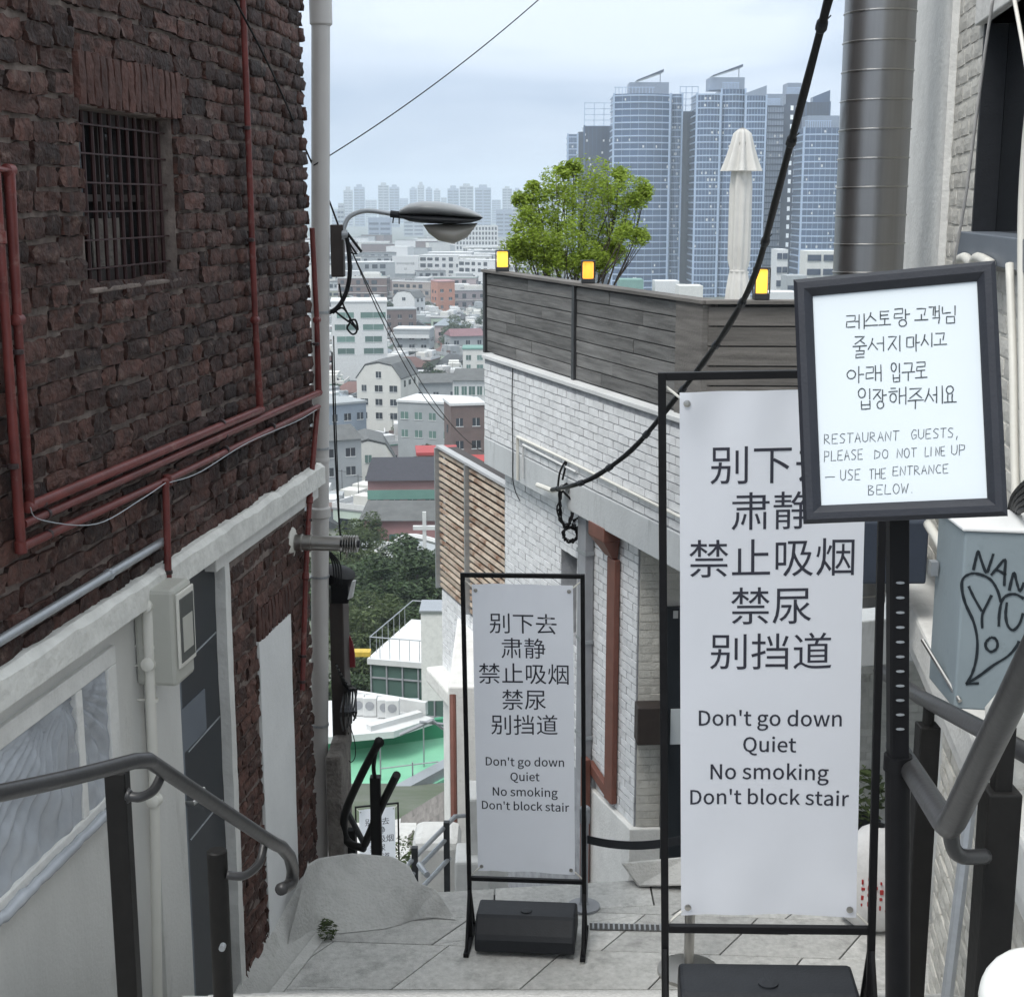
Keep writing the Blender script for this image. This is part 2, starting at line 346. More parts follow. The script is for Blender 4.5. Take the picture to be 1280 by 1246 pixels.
def brick_field(root, pl, a0, a1, z0, z1, bl, bh, m, mort_d=.0, depth=.02, rnd=.005, rough=.003, openings=(), limit=300, keep=None, jit=.0, lvar=.0, gap=.010, nvar=8, name='brick', off0=0., stuffname='brickwork', budget=None, sagf=None, nx_=4, nz_=2):
    vars_ = [brick_mesh(name, bl - gap, bh - gap, depth, rnd, rough, 100 + i, m, nx_, nz_) for i in range(nvar)]
    org = Vector(root['_org']); cand = []
    rows = int((z1 - z0) / bh) + 1
    rg = random.Random(int(abs(a0 * 100)) + rows)
    for r in range(rows):
        zc = z0 + (r + .5) * bh
        if zc + bh / 2 > z1 + .01: break
        cuts = [(o[0], o[1]) for o in openings if o[2] < zc < o[3]]
        a = a0 - bl * (.5 if r % 2 else 0) - rg.uniform(0, .3) * lvar * bl
        while a < a1:
            L = bl * (1 + rg.uniform(-lvar, lvar)); b = a + L
            for s0, s1 in rects_sub((max(a, a0), min(b, a1)), cuts):
                if s1 - s0 > .03: cand.append(((s0 + s1) / 2, zc, s1 - s0 - gap))
            a = b
    scored = []
    for (s, z, L) in cand:
        if sagf: z += sagf(s, z)
        if keep and not keep(s, z): continue
        p = pl.pt(s, z, off0); q = proj(p)
        vis = q and -30 < q[0] < 1310 and -30 < q[1] < 1276
        d = p.length + (0 if vis else 1000); scored.append((d, s, z, L))
    scored.sort(key=lambda t: t[0])
    sm = MB(); k = 0
    for i, (d, s, z, L) in enumerate(scored):
        me = rg.choice(vars_); dz = rg.uniform(-jit, jit) * bh; sx = L / (bl - gap); tilt = rg.uniform(-jit, jit) * .12
        dy = rg.uniform(0, .4) * depth * (1 if jit else .12)
        if i < limit and d < 1000:
            o = bpy.data.objects.new(name, me); COL.objects.link(o); o.parent = root
            o.location = pl.pt(s, z + dz, off0 - dy) - org; o.rotation_euler = (0, tilt, pl.rz); o.scale = (sx, 1, 1)
        else:
            mt = Matrix.Translation(pl.pt(s, z + dz, off0 - dy)) @ Matrix.Rotation(pl.rz, 4, 'Z') @ Matrix.Rotation(tilt, 4, 'Y') @ Matrix.Diagonal((sx, 1, 1, 1))
            sm.add([mt @ v.co for v in me.vertices], [tuple(p.vertices) for p in me.polygons])
    if sm.v: sm.build(stuffname, m, root, smooth=rough > .002, kind='stuff')

# ================================================================== GROUND
def gz(x, y):
    K = [(-40, -2.6), (7.5, -5.0), (11, -5.9), (20, -10.9), (34, -15.5), (52, -21.4), (62, -22.3), (100, -31), (160, -43), (210, -50), (300, -51), (12000, -51)]
    for (a, b), (c, d) in zip(K, K[1:]):
        if y <= c:
            t = max(0, min(1, (y - a) / (c - a))); z = b + (d - b) * t; break
    else: z = K[-1][1]
    k = max(0, min(1, (y - 70) / 60)) * max(0, min(1, (360 - y) / 100))
    return z + k * 1.6 * noise.noise(Vector((x * .03, y * .03, 0)))
ys = [-30, 0, 7.5, 9, 11, 14, 17, 20, 24, 29, 34, 40, 46, 52, 57, 62] + list(range(70, 400, 12)) + [420, 500, 700, 1000, 1500, 2200, 3200, 4500, 6300]
xs = [-3200, -1500, -700, -350, -200] + list(range(-130, 131, 10)) + [200, 350, 700, 1500, 3200]
g = MB(); g.add([(x, y, gz(x, y)) for y in ys for x in xs], [(j * len(xs) + i, j * len(xs) + i + 1, (j + 1) * len(xs) + i + 1, (j + 1) * len(xs) + i) for j in range(len(ys) - 1) for i in range(len(xs) - 1)])
structure(g.build('ground', M['soil'], smooth=True))
h = MB(); hp = []
for i in range(81):
    x = -3000 + 6000 * i / 80; hh = 18 + 60 * abs(noise.noise(Vector((x * .0012, 3.3, 0)))) + 25 * abs(noise.noise(Vector((x * .004, 1.3, 0))))
    hp += [(x, 5900, -52), (x, 6050, -52 + hh * .7), (x, 6200, -52 + hh)]
h.add(hp, [(3 * i + k, 3 * i + 3 + k, 3 * i + 4 + k, 3 * i + 1 + k) for i in range(80) for k in (0, 1)])
structure(h.build('hills', M['leaf_d'], smooth=True))

# ---- stairs: upper platform, treads (each a structure piece), landing, lower flight
def tread(name, x0, x1, yb, yf, zt, m, th=.17):
    b = MB(); b.box(x0, x1, yb, yf, zt - th, zt - .035); b.box(x0, x1, yb, yf + .02, zt - .035, zt); return b
st = MB(); st.box(-1.8, 1.25, -3, 1.4, -1.75, -1.55); sroot = structure(st.build('upper_stairs', M['concrete'], bevel=.006))
nst = 6; dz = (-1.55 - TOPZ) / nst
for k in range(1, nst):
    tread('t', -1.75 + .02 * k, 1.3 + .01 * k, 1.4 + .3 * (k - 1), 1.4 + .3 * k, -1.55 - dz * k, None, .6).build('stair_tread', M['step'], sroot, bevel=.005)
tread('t', -1.5, 1.45, 1.4 + .3 * (nst - 1), 4.17, TOPZ, None, .9).build('stair_platform', M['step'], sroot, bevel=.005)
n2 = 8; dz2 = (TOPZ - GZ) / n2
for k in range(1, n2):
    yb = 4.17 + .3 * (k - 1); tread('t', -1.15 + .02 * k, 2.0 - .02 * k, yb, yb + .3, TOPZ - dz2 * k, None, .9).build('stair_tread', M['step'], sroot, bevel=.005)
# landing slab and its pavers
LY0 = 4.17 + .3 * (n2 - 1) - .02
far_edge = lambda x: 7.62 + (x + .4) * .13
land = MB(); X0, X1 = -1.9, 3.4
land.add([(X0, LY0, GZ - .25), (X1, LY0, GZ - .25), (X1, far_edge(X1), GZ - .25), (X0, far_edge(X0), GZ - .25), (X0, LY0, GZ - .03), (X1, LY0, GZ - .03), (X1, far_edge(X1), GZ - .03), (X0, far_edge(X0), GZ - .03)],
         [(3, 2, 1, 0), (4, 5, 6, 7), (0, 1, 5, 4), (1, 2, 6, 5), (2, 3, 7, 6), (3, 0, 4, 7)])
lroot = structure(land.build('paved_landing', M['joint']))
def clip(poly, f):
    out = []
    for i in range(len(poly)):
        a, b = poly[i], poly[(i + 1) % len(poly)]; fa, fb = f(a), f(b)
        if fa >= 0: out.append(a)
        if (fa >= 0) != (fb >= 0): t = fa / (fa - fb); out.append((a[0] + (b[0] - a[0]) * t, a[1] + (b[1] - a[1]) * t))
    return out
def paver(poly, z, th, parent, m=None, name='paver', gap=.004, seed=0):
    if len(poly) < 3: return
    cx_ = sum(p[0] for p in poly) / len(poly); cy_ = sum(p[1] for p in poly) / len(poly)
    q = []
    for p in poly:
        d = math.hypot(p[0] - cx_, p[1] - cy_); k = max(.1, (d - gap * 1.3) / max(d, 1e-6)); q.append((cx_ + (p[0] - cx_) * k, cy_ + (p[1] - cy_) * k))
    rg = random.Random(seed); zz = z + rg.uniform(-.0015, .0015); b = MB(); b.prism(q, z - th, zz); b.build(name, m or M['paver'], parent, bevel=.003)
lang = R(-4); ca, sa = math.cos(lang), math.sin(lang)
yy = 5.4; row = 0
while yy < 8.8:
    rh = [.42, .34, .30, .46][row % 4]
    xx = -2.6 + [.0, .33, .12, .47][row % 4]
    while xx < 4.2:
        wd = .62 + .14 * ((row * 7 + int(xx * 5)) % 3)
        sk = .24
        poly = [(xx + sk * 0, yy), (xx + wd, yy), (xx + wd + sk, yy + rh), (xx + sk, yy + rh)]
        poly = [(p[0] * ca - p[1] * sa - .45, p[0] * sa + p[1] * ca + .1) for p in poly]
        for f in (lambda p: p[1] - LY0 - .34, lambda p: far_edge(p[0]) - p[1] - .30, lambda p: p[0] - X0, lambda p: X1 - p[0]):
            poly = clip(poly, f)
            if len(poly) < 3: break
        if len(poly) >= 3 and abs(poly[0][0] - poly[2][0]) > .02:
            if (row * 5 + int(xx * 7)) % 4 == 1 and len(poly) >= 4:
                paver([poly[0], poly[1], poly[2]], GZ, .03, lroot, seed=int(xx * 100 + yy * 1000)); paver([poly[0]] + poly[2:], GZ, .03, lroot, seed=int(xx * 100 + yy * 1000) + 1)
            else: paver(poly, GZ, .03, lroot, seed=int(xx * 100 + yy * 1000))
        xx += wd
    yy += rh; row += 1
xx = X0
while xx < X1:   # edging pavers at the two edges
    x2 = min(xx + .9, X1)
    paver([(xx, LY0), (x2, LY0), (x2, LY0 + .34), (xx, LY0 + .34)], GZ, .03, lroot, seed=int(xx * 9))
    paver([(xx, far_edge(xx) - .30), (x2, far_edge(x2) - .30), (x2, far_edge(x2) + .02), (xx, far_edge(xx) + .02)], GZ, .03, lroot, seed=int(xx * 9) + 5)
    xx = x2
# bevelled nosing step one riser above the landing is the last tread; lower flight past the landing
ln = MB(); ln.box(-1.2, 1.6, 7.5, 7.9, GZ - .5, GZ - .19); lo = structure(ln.build('lower_stairs', M['step'], bevel=.006))
for k in range(1, 44):
    y0 = 7.9 + .29 * (k - 1); z = GZ - .19 - .165 * k; x0 = -1.3 - .02 * k; x1 = 1.7 - .045 * k
    if z < -10.75: break
    b = MB(); b.box(x0, x1, y0, y0 + .31, z - .3, z); b.build('stair_tread', M['step'], lo)
b = MB(); b.box(-3.2, -.2, 19.6, 24, -11.2, -10.8); structure(b.build('lower_street', M['concrete']))
# grey ramp slab rising to the belt barrier at the right
b = MB(); b.add([PZ(776, 1078, GZ + .14), PZ(860, 1070, GZ + .14), PZ(868, 1106, GZ + .05), PZ(798, 1108, GZ + .012), PZ(776, 1078, GZ - .4), PZ(860, 1070, GZ - .4), PZ(868, 1106, GZ - .3), PZ(798, 1108, GZ - .3)],
               [(3, 2, 1, 0), (4, 5, 6, 7), (0, 1, 5, 4), (1, 2, 6, 5), (2, 3, 7, 6), (3, 0, 4, 7)])
structure(b.build('grey_ramp_slab', M['concrete'], bevel=.01))
# drain grate
dr = thing('drain_grate', 'black slotted drain grate set in the pavers right of the small sign', 'drain', tuple(PZ(790, 1163, GZ + .004)))
pa, pb = PZ(737, 1161, GZ + .006), PZ(985, 1167, GZ + .006); du = (pb - pa).normalized(); dn = Vector((-du.y, du.x, 0))
b = MB(); b.add([pa, pb, pb + dn * .07, pa + dn * .07] + [v - Vector((0, 0, .003)) for v in (pa, pb, pb + dn * .07, pa + dn * .07)], [(0, 1, 2, 3), (7, 6, 5, 4), (0, 4, 5, 1), (1, 5, 6, 2), (2, 6, 7, 3), (3, 7, 4, 0)]); b.build('drain_channel', M['joint'], dr)
nb = int((pb - pa).length / .028)
b0 = MB(); b0.box(-.005, .005, 0, .066, 0, .007); bm_ = b0.mesh('grate_bar', mats=(M['galv'],))
for i in range(nb):
    o = bpy.data.objects.new('grate_bar', bm_); COL.objects.link(o); o.parent = dr; o.location = pa + du * (.02 + i * .028) - Vector(dr['_org']); o.rotation_euler = (0, 0, math.atan2(du.y, du.x))
# sloped concrete apron along the left wall
w1 = LP.at(385, 1074, .02); w2 = LP.at(290, 1246, .02); w0 = w2 + (w2 - w1) * .6
f1 = PZ(402, 1160, GZ + .003); f2 = PZ(334, 1246, GZ + .003); f0 = f2 + (f2 - f1) * .9
def strip(A, B, n=10, dz=-.8):
    b = MB(); vs_ = []
    for i in range(len(A)):
        for j in range(n + 1):
            p = A[i].lerp(B[i], j / n); vs_.append(p + Vector((0, 0, .012 * noise.noise(p * 4))))
    W_ = n + 1; b.add(vs_, [(i * W_ + j, i * W_ + j + 1, (i + 1) * W_ + j + 1, (i + 1) * W_ + j) for i in range(len(A) - 1) for j in range(n)])
    return b
A_ = [w0.lerp(w1, i / 16) for i in range(17)]; B_ = [f0.lerp(f1, i / 16) for i in range(17)]
b = strip(A_, B_); structure(b.build('concrete_apron', M['concrete'], smooth=True))
# kerb strip where the apron meets the pavers
b = MB(); kd = (f1 - f0).normalized(); kn = Vector((kd.y, -kd.x, 0))
b.box8([f0 + kn * .002 - Vector((0, 0, .1)), f0 + kn * .06 - Vector((0, 0, .1)), f1 + kn * .06 - Vector((0, 0, .1)), f1 - Vector((0, 0, .1)), f0 + Vector((0, 0, .016)), f0 + kn * .06 + Vector((0, 0, .006)), f1 + kn * .06 + Vector((0, 0, .006)), f1 + Vector((0, 0, .016))])
structure(b.build('kerb_strip', M['concrete']))
# smooth concrete mound around the post foot
def mound_h(x, y):
    return 0
b = MB(); nu, nv = 60, 44; vs_ = []
top = [(384, 1080), (398, 1072), (440, 1066), (490, 1070), (512, 1082), (522, 1102), (545, 1112), (556, 1128), (568, 1147)]
bot = [(352, 1206), (392, 1168), (425, 1166), (455, 1163), (482, 1160), (500, 1155), (514, 1150), (540, 1147), (570, 1149)]
zt = [GZ + .38, GZ + .35, GZ + .29, GZ + .25, GZ + .22, GZ + .18, GZ + .12, GZ + .07, GZ + .0]
def interp(L, t):
    t = t * (len(L) - 1); i = min(int(t), len(L) - 2); k = t - i
    return L[i] * (1 - k) + L[i + 1] * k if not isinstance(L[0], tuple) else tuple(L[i][c] * (1 - k) + L[i + 1][c] * k for c in range(2))
rear = []
for i in range(nu + 1):
    t = i / nu; tp = interp(top, t); bp_ = interp(bot, t); z = interp(zt, t)
    A0 = PZ(tp[0], tp[1], z); B0 = PZ(bp_[0], bp_[1], GZ + .004)
    for j in range(nv + 1):
        s = j / nv; xy = A0.lerp(B0, s); zz = (z - GZ - .004) * (1 - s ** .95) if s < 1 else 0
        vs_.append(Vector((xy.x, xy.y, GZ + .004 + zz)) + Vector((0, 0, (.012 * noise.noise(Vector((xy.x * 3, xy.y * 3, 0))) + .003 * noise.noise(Vector((xy.x * 14, xy.y * 14, 0)))) * (1 if 0 < s < 1 else 0))))
W_ = nv + 1; b.add(vs_, [(i * W_ + j, i * W_ + j + 1, (i + 1) * W_ + j + 1, (i + 1) * W_ + j) for i in range(nu) for j in range(nv)])
base_i = len(b.v)
for i in range(nu + 1): p = vs_[i * W_]; b.v.append(Vector((p.x + .01, p.y + .12, GZ - 1.2)))
for i in range(nu): b.f.append((i * W_, (i + 1) * W_, base_i + i + 1, base_i + i)); b.m.append(0)
mound = structure(b.build('concrete_mound', M['concrete'], smooth=True))
b = MB(); b.box(-2.3, -.62, 7.45, 7.8, GZ - 1.5, GZ - .03); structure(b.build('mound_footing', M['concrete'], bevel=.03))

# ================================================================== LEFT HOUSE
Ls = lambda px, py, off=0: LP.hit(px, py, off)
zl_top = Ls(387, 580)[1]; zl_bot = Ls(385, 607)[1]; zl_bot2 = Ls(385, 626)[1]
sN = LP.hit(-120, 500)[0]; sF = LP.hit(384, 400)[0]
lh = thing('brick_house', 'dark red rough brick house on the left with a barred window above a white ledge', 'building', tuple(LP.pt(sF, -4.2)))
wa, wz1 = Ls(92, 128); wb, _ = Ls(210, 155); _, wz0 = Ls(100, 360)
wz1 = (Ls(92, 128)[1] + Ls(208, 152)[1]) / 2; wz0 = (Ls(102, 360)[1] + Ls(207, 348)[1]) / 2
back = MB()
for (a, c, z0, z1) in ((sN, sF - .03, zl_top - .05, wz0), (sN, sF - .03, wz1, 2.6), (sN, wa, wz0, wz1), (wb, sF - .03, wz0, wz1)):
    back.pbox(LP, a, c, -.3, .010, z0, z1)
back.build('upper_wall', M['mortar'], lh)
lint_z = (Ls(85, 85)[1] - wz1)
sagL = lambda s, z: .012 * noise.noise(Vector((s * 1.3, z * 1.1, 0)))
brick_field(lh, LP, sN, sF, zl_top - .02, 2.45, .185, .078, M['brick'], depth=.034, rnd=.004, rough=.0075, openings=[(wa, wb, wz0, wz1), (wa - .03, wb + .05, wz1, wz1 + .185)], limit=300, jit=.12, lvar=.35, gap=.013, nvar=18, sagf=sagL, nx_=5, nz_=3)
# soldier course over the window
sv = [brick_mesh('brick', .052, .18, .04, .006, .004, 300 + i, M['lintel_brick'], 2, 4) for i in range(5)]
a = wa - .02; i = 0
while a < wb + .03:
    o = bpy.data.objects.new('lintel_brick', sv[i % 5]); COL.objects.link(o); o.parent = lh; o.location = LP.pt(a + .03, wz1 + .095 + random.uniform(-.006, .006), .0) - Vector(lh['_org']); o.rotation_euler = (0, random.uniform(-.05, .05), LP.rz); a += .061; i += 1
# window: recessed sashes and rusty bars
wn = MB(); wn.pbox(LP, wa, wb, -.30, -.13, wz0, wz1); win = wn.build('window', M['glass'], lh)
b = MB()
for (a, c, z0, z1) in ((wa + .02, wb - .02, wz1 - .05, wz1), (wa, wb, wz0, wz0 + .05), (wa, wa + .05, wz0, wz1), (wb - .05, wb, wz0, wz1), ((wa + wb) / 2 - .03, (wa + wb) / 2 + .03, wz0, wz1), (wa, wb, wz0 + .30, wz0 + .33)): b.pbox(LP, a + .002, c - .002, -.129, -.10, z0 + .002, z1 - .002)
b.build('window_frame', M['dark_brown'], win)
b = MB(); b.pbox(LP, wa + .12, wa + .145, -.098, -.092, wz0 + .25, wz1 - .18); b.pbox(LP, wa + .3, wa + .55, -.098, -.092, wz0 + .06, wz0 + .24); b.build('window_paper', M['dirtyconc'], win)
b0 = MB(); b0.tube([(0, 0, 0), (0, 0, wz1 - wz0 - .02)], .0085, 6); bmv = b0.mesh('window_bar', mats=(M['barred'],))
nbar = 11
for i in range(nbar):
    o = bpy.data.objects.new('window_bar', bmv); COL.objects.link(o); o.parent = win; o.location = LP.pt(wa + (i + .5) * (wb - wa) / nbar, wz0 + .01, -.03) - Vector(lh['_org'])
for k in range(6):
    b = MB(); z = wz0 + .06 + k * (wz1 - wz0 - .12) / 5; b.pbox(LP, wa, wb, -.021, -.016, z, z + .006); b.build('window_crossbar', M['barred'], win)
b = MB(); b.pbox(LP, wa + .001, wb - .001, -.12, .03, wz0 - .02, wz0 - .001); b.build('window_sill', M['mortar'], lh, bevel=.006)
# white ledge with rough top, and the thin band below
b = MB(); n = 60; sE = sF + .02
rows_ = [(0, zl_top, 0.0), (1, zl_top, .05), (2, zl_top - .02, .075), (3, zl_bot, .075), (4, zl_bot, -.05)]
vs_ = []
for i in range(n + 1):
    s = sN + (sE - sN) * i / n
    for (k, z, o) in rows_:
        d = .009 * noise.noise(Vector((s * 5, k * .7, 2.))) + .008 * noise.noise(Vector((s * 19, k, 5.)))
        vs_.append(LP.pt(s, z + (d * 1.3 if k < 3 else d * .35), o + (d * .3 if 0 < k < 4 else 0)))
b.add(vs_, [(i * 5 + k, i * 5 + k + 1, (i + 1) * 5 + k + 1, (i + 1) * 5 + k) for i in range(n) for k in range(4)]); b.add([vs_[n * 5 + k] for k in range(5)], [(0, 1, 2, 3, 4)])
b.build('white_ledge', M['ledge'], lh)
sJ = Ls(272, 690)[0]
b = MB(); b.pbox(LP, sJ - .12, sE - .01, -.1, .035, zl_bot2, zl_bot - .003); b.build('ledge_band', M['plaster'], lh, bevel=.006)
sFl = Ls(387, 900)[0]
b = MB(); b.pbox(LP, sJ + .03, sFl - .03, -.3, .016, -5.6, zl_bot2 + .02); b.build('lower_wall', M['mortar'], lh)
pa0, pz1a = Ls(316, 800); pa1, pz1b = Ls(356, 770); pz0 = Ls(360, 1125)[1]; sJ2 = Ls(287, 900)[0]
pzt = (pz1a + pz1b) / 2
brick_field(lh, LP, sJ2, sFl, -4.3, zl_bot2, .185, .078, M['brick_lo'], depth=.034, rnd=.004, rough=.0075, openings=[(pa0, pa1, pz0, pzt), (pa0 - .02, pa1 + .03, pzt, pzt + .17)], limit=260, jit=.13, lvar=.3, gap=.013, nvar=12, name='lower_brick', stuffname='lower_brickwork', sagf=sagL, nx_=5, nz_=3)
a = pa0; i = 0
while a < pa1 + .03:
    o = bpy.data.objects.new('lintel_brick', sv[i % 5]); COL.objects.link(o); o.parent = lh; o.location = LP.pt(a + .03, pzt + .085 + random.uniform(-.006, .006), 0) - Vector(lh['_org']); o.rotation_euler = (0, 0, LP.rz); o.scale = (.9, .9, .9); a += .056; i += 1
def wobble_panel(pl, pts, off, th, seed, n=9, amp=.008):
    b = MB(); ring = []
    for i in range(len(pts)):
        p, q = pts[i], pts[(i + 1) % len(pts)]
        for k in range(n):
            t = k / n; s = p[0] + (q[0] - p[0]) * t; z = p[1] + (q[1] - p[1]) * t
            ring.append((s + amp * noise.noise(Vector((s * 9, z * 9, seed))), z + amp * noise.noise(Vector((s * 9, z * 9, seed + 7)))))
    m = len(ring); b.add([pl.pt(s, z, off) for s, z in ring] + [pl.pt(s, z, off - th) for s, z in ring], [tuple(range(m))] + [((i + 1) % m, i, i + m, (i + 1) % m + m) for i in range(m)]); return b
wobble_panel(LP, [(pa0, pz0), (pa1, pz0), (pa1, pzt), (pa0, pzt)], .032, .05, 3.).build('plastered_panel', M['plaster_in'], lh)
wobble_panel(LP, [(sJ, -4.3), (sJ2, -4.3), (sJ2, zl_bot2), (sJ, zl_bot2)], .03, .08, 9., n=40, amp=.010).build('door_jamb', M['plaster'], lh)
# doorway recess
sD0 = Ls(212, 800)[0]; sD1 = Ls(235, 900)[0]
b = MB(); b.pbox(LP, sD0, sJ + .01, -.62, -.55, -5, zl_bot); b.build('door_recess', M['darkdoor'], lh)
b = MB(); b.pbox(LP, sD0 + .004, sD0 + .10, -.549, .004, -5, zl_bot - .01); b.build('door_frame', M['doorframe'], lh, bevel=.004)
dsz = Ls(250, 890)[1]
b = MB(); b.pbox(LP, sD0 + .10, sJ + .02, -.10, -.02, -4.6, zl_bot - .012); door = b.build('door', M['darkdoor'], lh)
b = MB()
for (x, y) in ((222, 960), ): 
    h0 = Ls(222, 1000, -.12); p0 = LP.pt(sD0 + .075, Ls(226, 1008)[1], -.02)
    b.box8([p0 + LP.u * x_ + LP.n * o_ + Vector((0, 0, z_)) for (x_, o_, z_) in ((-.02, .02, -.06), (.02, .02, -.06), (.02, -.0, -.06), (-.02, -.0, -.06), (-.02, .02, .06), (.02, .02, .06), (.02, 0, .06), (-.02, 0, .06))])
    b.tube([p0 + LP.n * .01, p0 + LP.n * .06, p0 + LP.n * .07 + LP.u * .05, p0 + LP.n * .065 + LP.u * .12 + Vector((0, 0, .02))], .009, 8)
b.build('door_handle', M['chrome'], door)
for (x0, y0, x1, y1) in ((235, 940, 275, 895), (238, 1050, 278, 1000), (232, 828, 270, 790)):
    b = MB(); p = LP.at(x0, y0, -.018); q = LP.at(x1, y1, -.018); b.tube([p, q], .004, 6); b.build('door_seam', M['galv'], door)
b = MB(); b.pbox(LP, sD0 + .14, sD0 + .42, -.019, -.014, Ls(250, 925)[1], Ls(250, 870)[1]); b.build('door_notice', M['doorframe'], door)
# pale plaster shop wall with the plastic covered window
sW0, sW1 = Ls(-40, 900)[0], Ls(137, 900)[0]; zw1 = Ls(130, 825)[1]; zw0 = Ls(135, 1000)[1]
b = MB()
for (a, c, z0, z1) in ((sN - 2, sW0, -5, zl_bot), (sW1, sD0, -5, zl_bot), (sW0, sW1, -5, zw0), (sW0, sW1, zw1, zl_bot)): b.pbox(LP, a, c, -.25, 0, z0, z1)
b.build('shop_wall', M['shopwall'], lh)
b = MB(); b.pbox(LP, sD0 - .30, sD0 + .002, .001, .035, -5, zl_bot - .002); b.build('wall_pilaster', M['shopwall'], lh, bevel=.004)
b = MB(); b.pbox(LP, sW0, sW1, -.24, -.2, zw0, zw1); w2_ = b.build('covered_window', M['glass'], lh)
b = MB(); fr_ = .06
for (a, c, z0, z1) in ((sW0 - .05, sW1 + .05, zw1 - .03, zw1 + .04), (sW1 - .03, sW1 + .05, zw0 - .03, zw1 - .031), (sW0 - .05, sW1 - .031, zw0 - .05, zw0 + .03), ((sW0 + sW1) / 2 + .2, (sW0 + sW1) / 2 + .25, zw0 + .031, zw1 - .031)): b.pbox(LP, a, c, -.15, .018, z0, z1)
b.build('window_frame', M['plaster'], w2_, bevel=.005)
b = MB(); nx_, nz_ = 90, 50; vs_ = []
for j in range(nz_ + 1):
    for i in range(nx_ + 1):
        s = sW0 + (sW1 - sW0) * i / nx_; z = zw0 + (zw1 - zw0) * j / nz_; u_, v_ = i / nx_, j / nz_
        fan = math.sin((math.atan2(v_ - 1.05, u_ - .62)) * 46 + 2 * noise.noise(Vector((u_ * 3, v_ * 3, 0)))) * .010 * math.sin(math.pi * v_) ** .5
        fan += .030 * noise.noise(Vector((u_ * 5 + v_ * 2.4, v_ * 2.0, 1.))) + .010 * noise.noise(Vector((u_ * 18, v_ * 7, 4.)))
        e = min(u_, 1 - u_, v_, 1 - v_) * 12; vs_.append(LP.pt(s, z, .006 + fan * min(1, e)))
b.add(vs_, [(j * (nx_ + 1) + i, j * (nx_ + 1) + i + 1, (j + 1) * (nx_ + 1) + i + 1, (j + 1) * (nx_ + 1) + i) for j in range(nz_) for i in range(nx_)])
b.build('plastic_film', M['plastic'], w2_, smooth=True)
b = MB(); p = [LP.pt(sW0 + (sW1 - sW0) * i / 30, zw0 - .015 + .012 * noise.noise(Vector((i * .6, 0, 0))), .03) for i in range(31)]; b.tube(p, [.018 + .012 * abs(noise.noise(Vector((i * .9, 3, 0)))) for i in range(31)], 8); b.build('taped_edge', M['plastic'], w2_, smooth=True)
# back of the house so it is a volume
b = MB(); b.pbox(LP, sN, sF - .04, -5, -.31, -5.6, 2.6); b.build('house_body', M['mortar'], lh)
b = MB(); b.box(-9, -.35, 0, 0, 0, 0)

# ---- gas pipes on the left wall
GP = 'dark red gas pipes on the brick wall'
def wallpipe(name, label, pts, r, m, off=.055, group=None, clips=(), cat='pipe', elbow=True, clipm=None):
    path = [LP.at(x, y, off) for x, y in pts]
    b = MB(); b.tube(path, r, 12); o = b.build(name, m, smooth=False, autos=True); tag(o, label, cat, group)
    for p in path[1:-1]:
        e = MB(); e.lathe([(r * .6, -r * 1.6), (r * 1.35, -r * 1.2), (r * 1.38, r * 1.2), (r * .6, r * 1.6)], p, 12, ax=(path[1] - path[0])); e.build('pipe_elbow', m, o, autos=True)
    for (x, y) in clips:
        c = LP.at(x, y, off); i = min(range(len(path) - 1), key=lambda k: ((path[k] + path[k + 1]) / 2 - c).length if (path[k + 1] - path[k]).length < .4 else abs((c - path[k]).cross((path[k + 1] - path[k]).normalized()).length))
        d = (path[i + 1] - path[i]).normalized(); e = MB(); e.lathe([(r * 1.05, -.008), (r * 1.3, -.006), (r * 1.3, .006), (r * 1.05, .008)], c, 12, ax=d)
        e.tube([c, c - LP.n * off], .005, 5); e.build('pipe_clip', clipm or M['pipe_bracket'], o)
    return o
rp_ = .0145
wallpipe('gas_pipe', 'dark red gas pipe dropping at the left edge and running on as the lowest', [(-6, 200), (0, 297), (26, 684), (209, 600), (398, 508)], rp_, M['redpipe'], clips=[(16, 583), (60, 668), (282, 562), (340, 533)], group=GP)
wallpipe('gas_pipe', 'dark red gas pipe that rises past the barred window, uppermost of the three', [(-12, 211), (11, 213), (22, 400), (37, 633), (325, 512), (319, 400), (302, -40)], rp_, M['redpipe'], off=.06, clips=[(22, 440), (52, 628), (277, 529), (313, 300), (308, 160)], group=GP)
wallpipe('gas_pipe', 'dark red gas pipe running between the upper and the lower one to the far corner', [(29, 655), (398, 491), (396, 400), (390, 285)], rp_, M['redpipe'], off=.055, clips=[(58, 642), (280, 545), (395, 430)], group=GP)
wallpipe('gas_pipe', 'short dark red gas pipe dropping from the lowest pipe into the grey meter box', [(207, 601), (211, 746)], rp_, M['redpipe'], off=.075, clips=[(210, 715)], group=GP)
wallpipe('gas_pipe', 'dark red gas pipe running down beside the white downspout below the ledge', [(397, 508), (387, 625), (382, 720), (378, 862)], rp_, M['redpipe'], off=.05, clips=[(386, 650), (379, 820), (378, 852)], group=GP)
wallpipe('conduit', 'silver galvanised conduit fixed just above the white ledge', [(-60, 837), (203, 677)], .017, M['galv'], off=.05, clips=[(136, 718)], clipm=M['galv'])
wallpipe('plastic_pipe', 'off white plastic pipe with elbow running down behind the meter box', [(212, 753), (184, 757), (187, 830), (193, 1000), (197, 1246)], .020, M['pvcw'], off=.06, clips=[(186, 775), (187, 808), (188, 832), (190, 875)], clipm=M['pvcw'])
b = MB(); b.tube(smooth_path([LP.at(x, y, .08) for x, y in ((38, 634), (52, 650), (120, 655), (175, 625), (209, 602))]), .002, 5); tag(b.build('thin_wire', M['galv']), 'thin pale wire sagging below the gas pipes on the brick', 'wire')
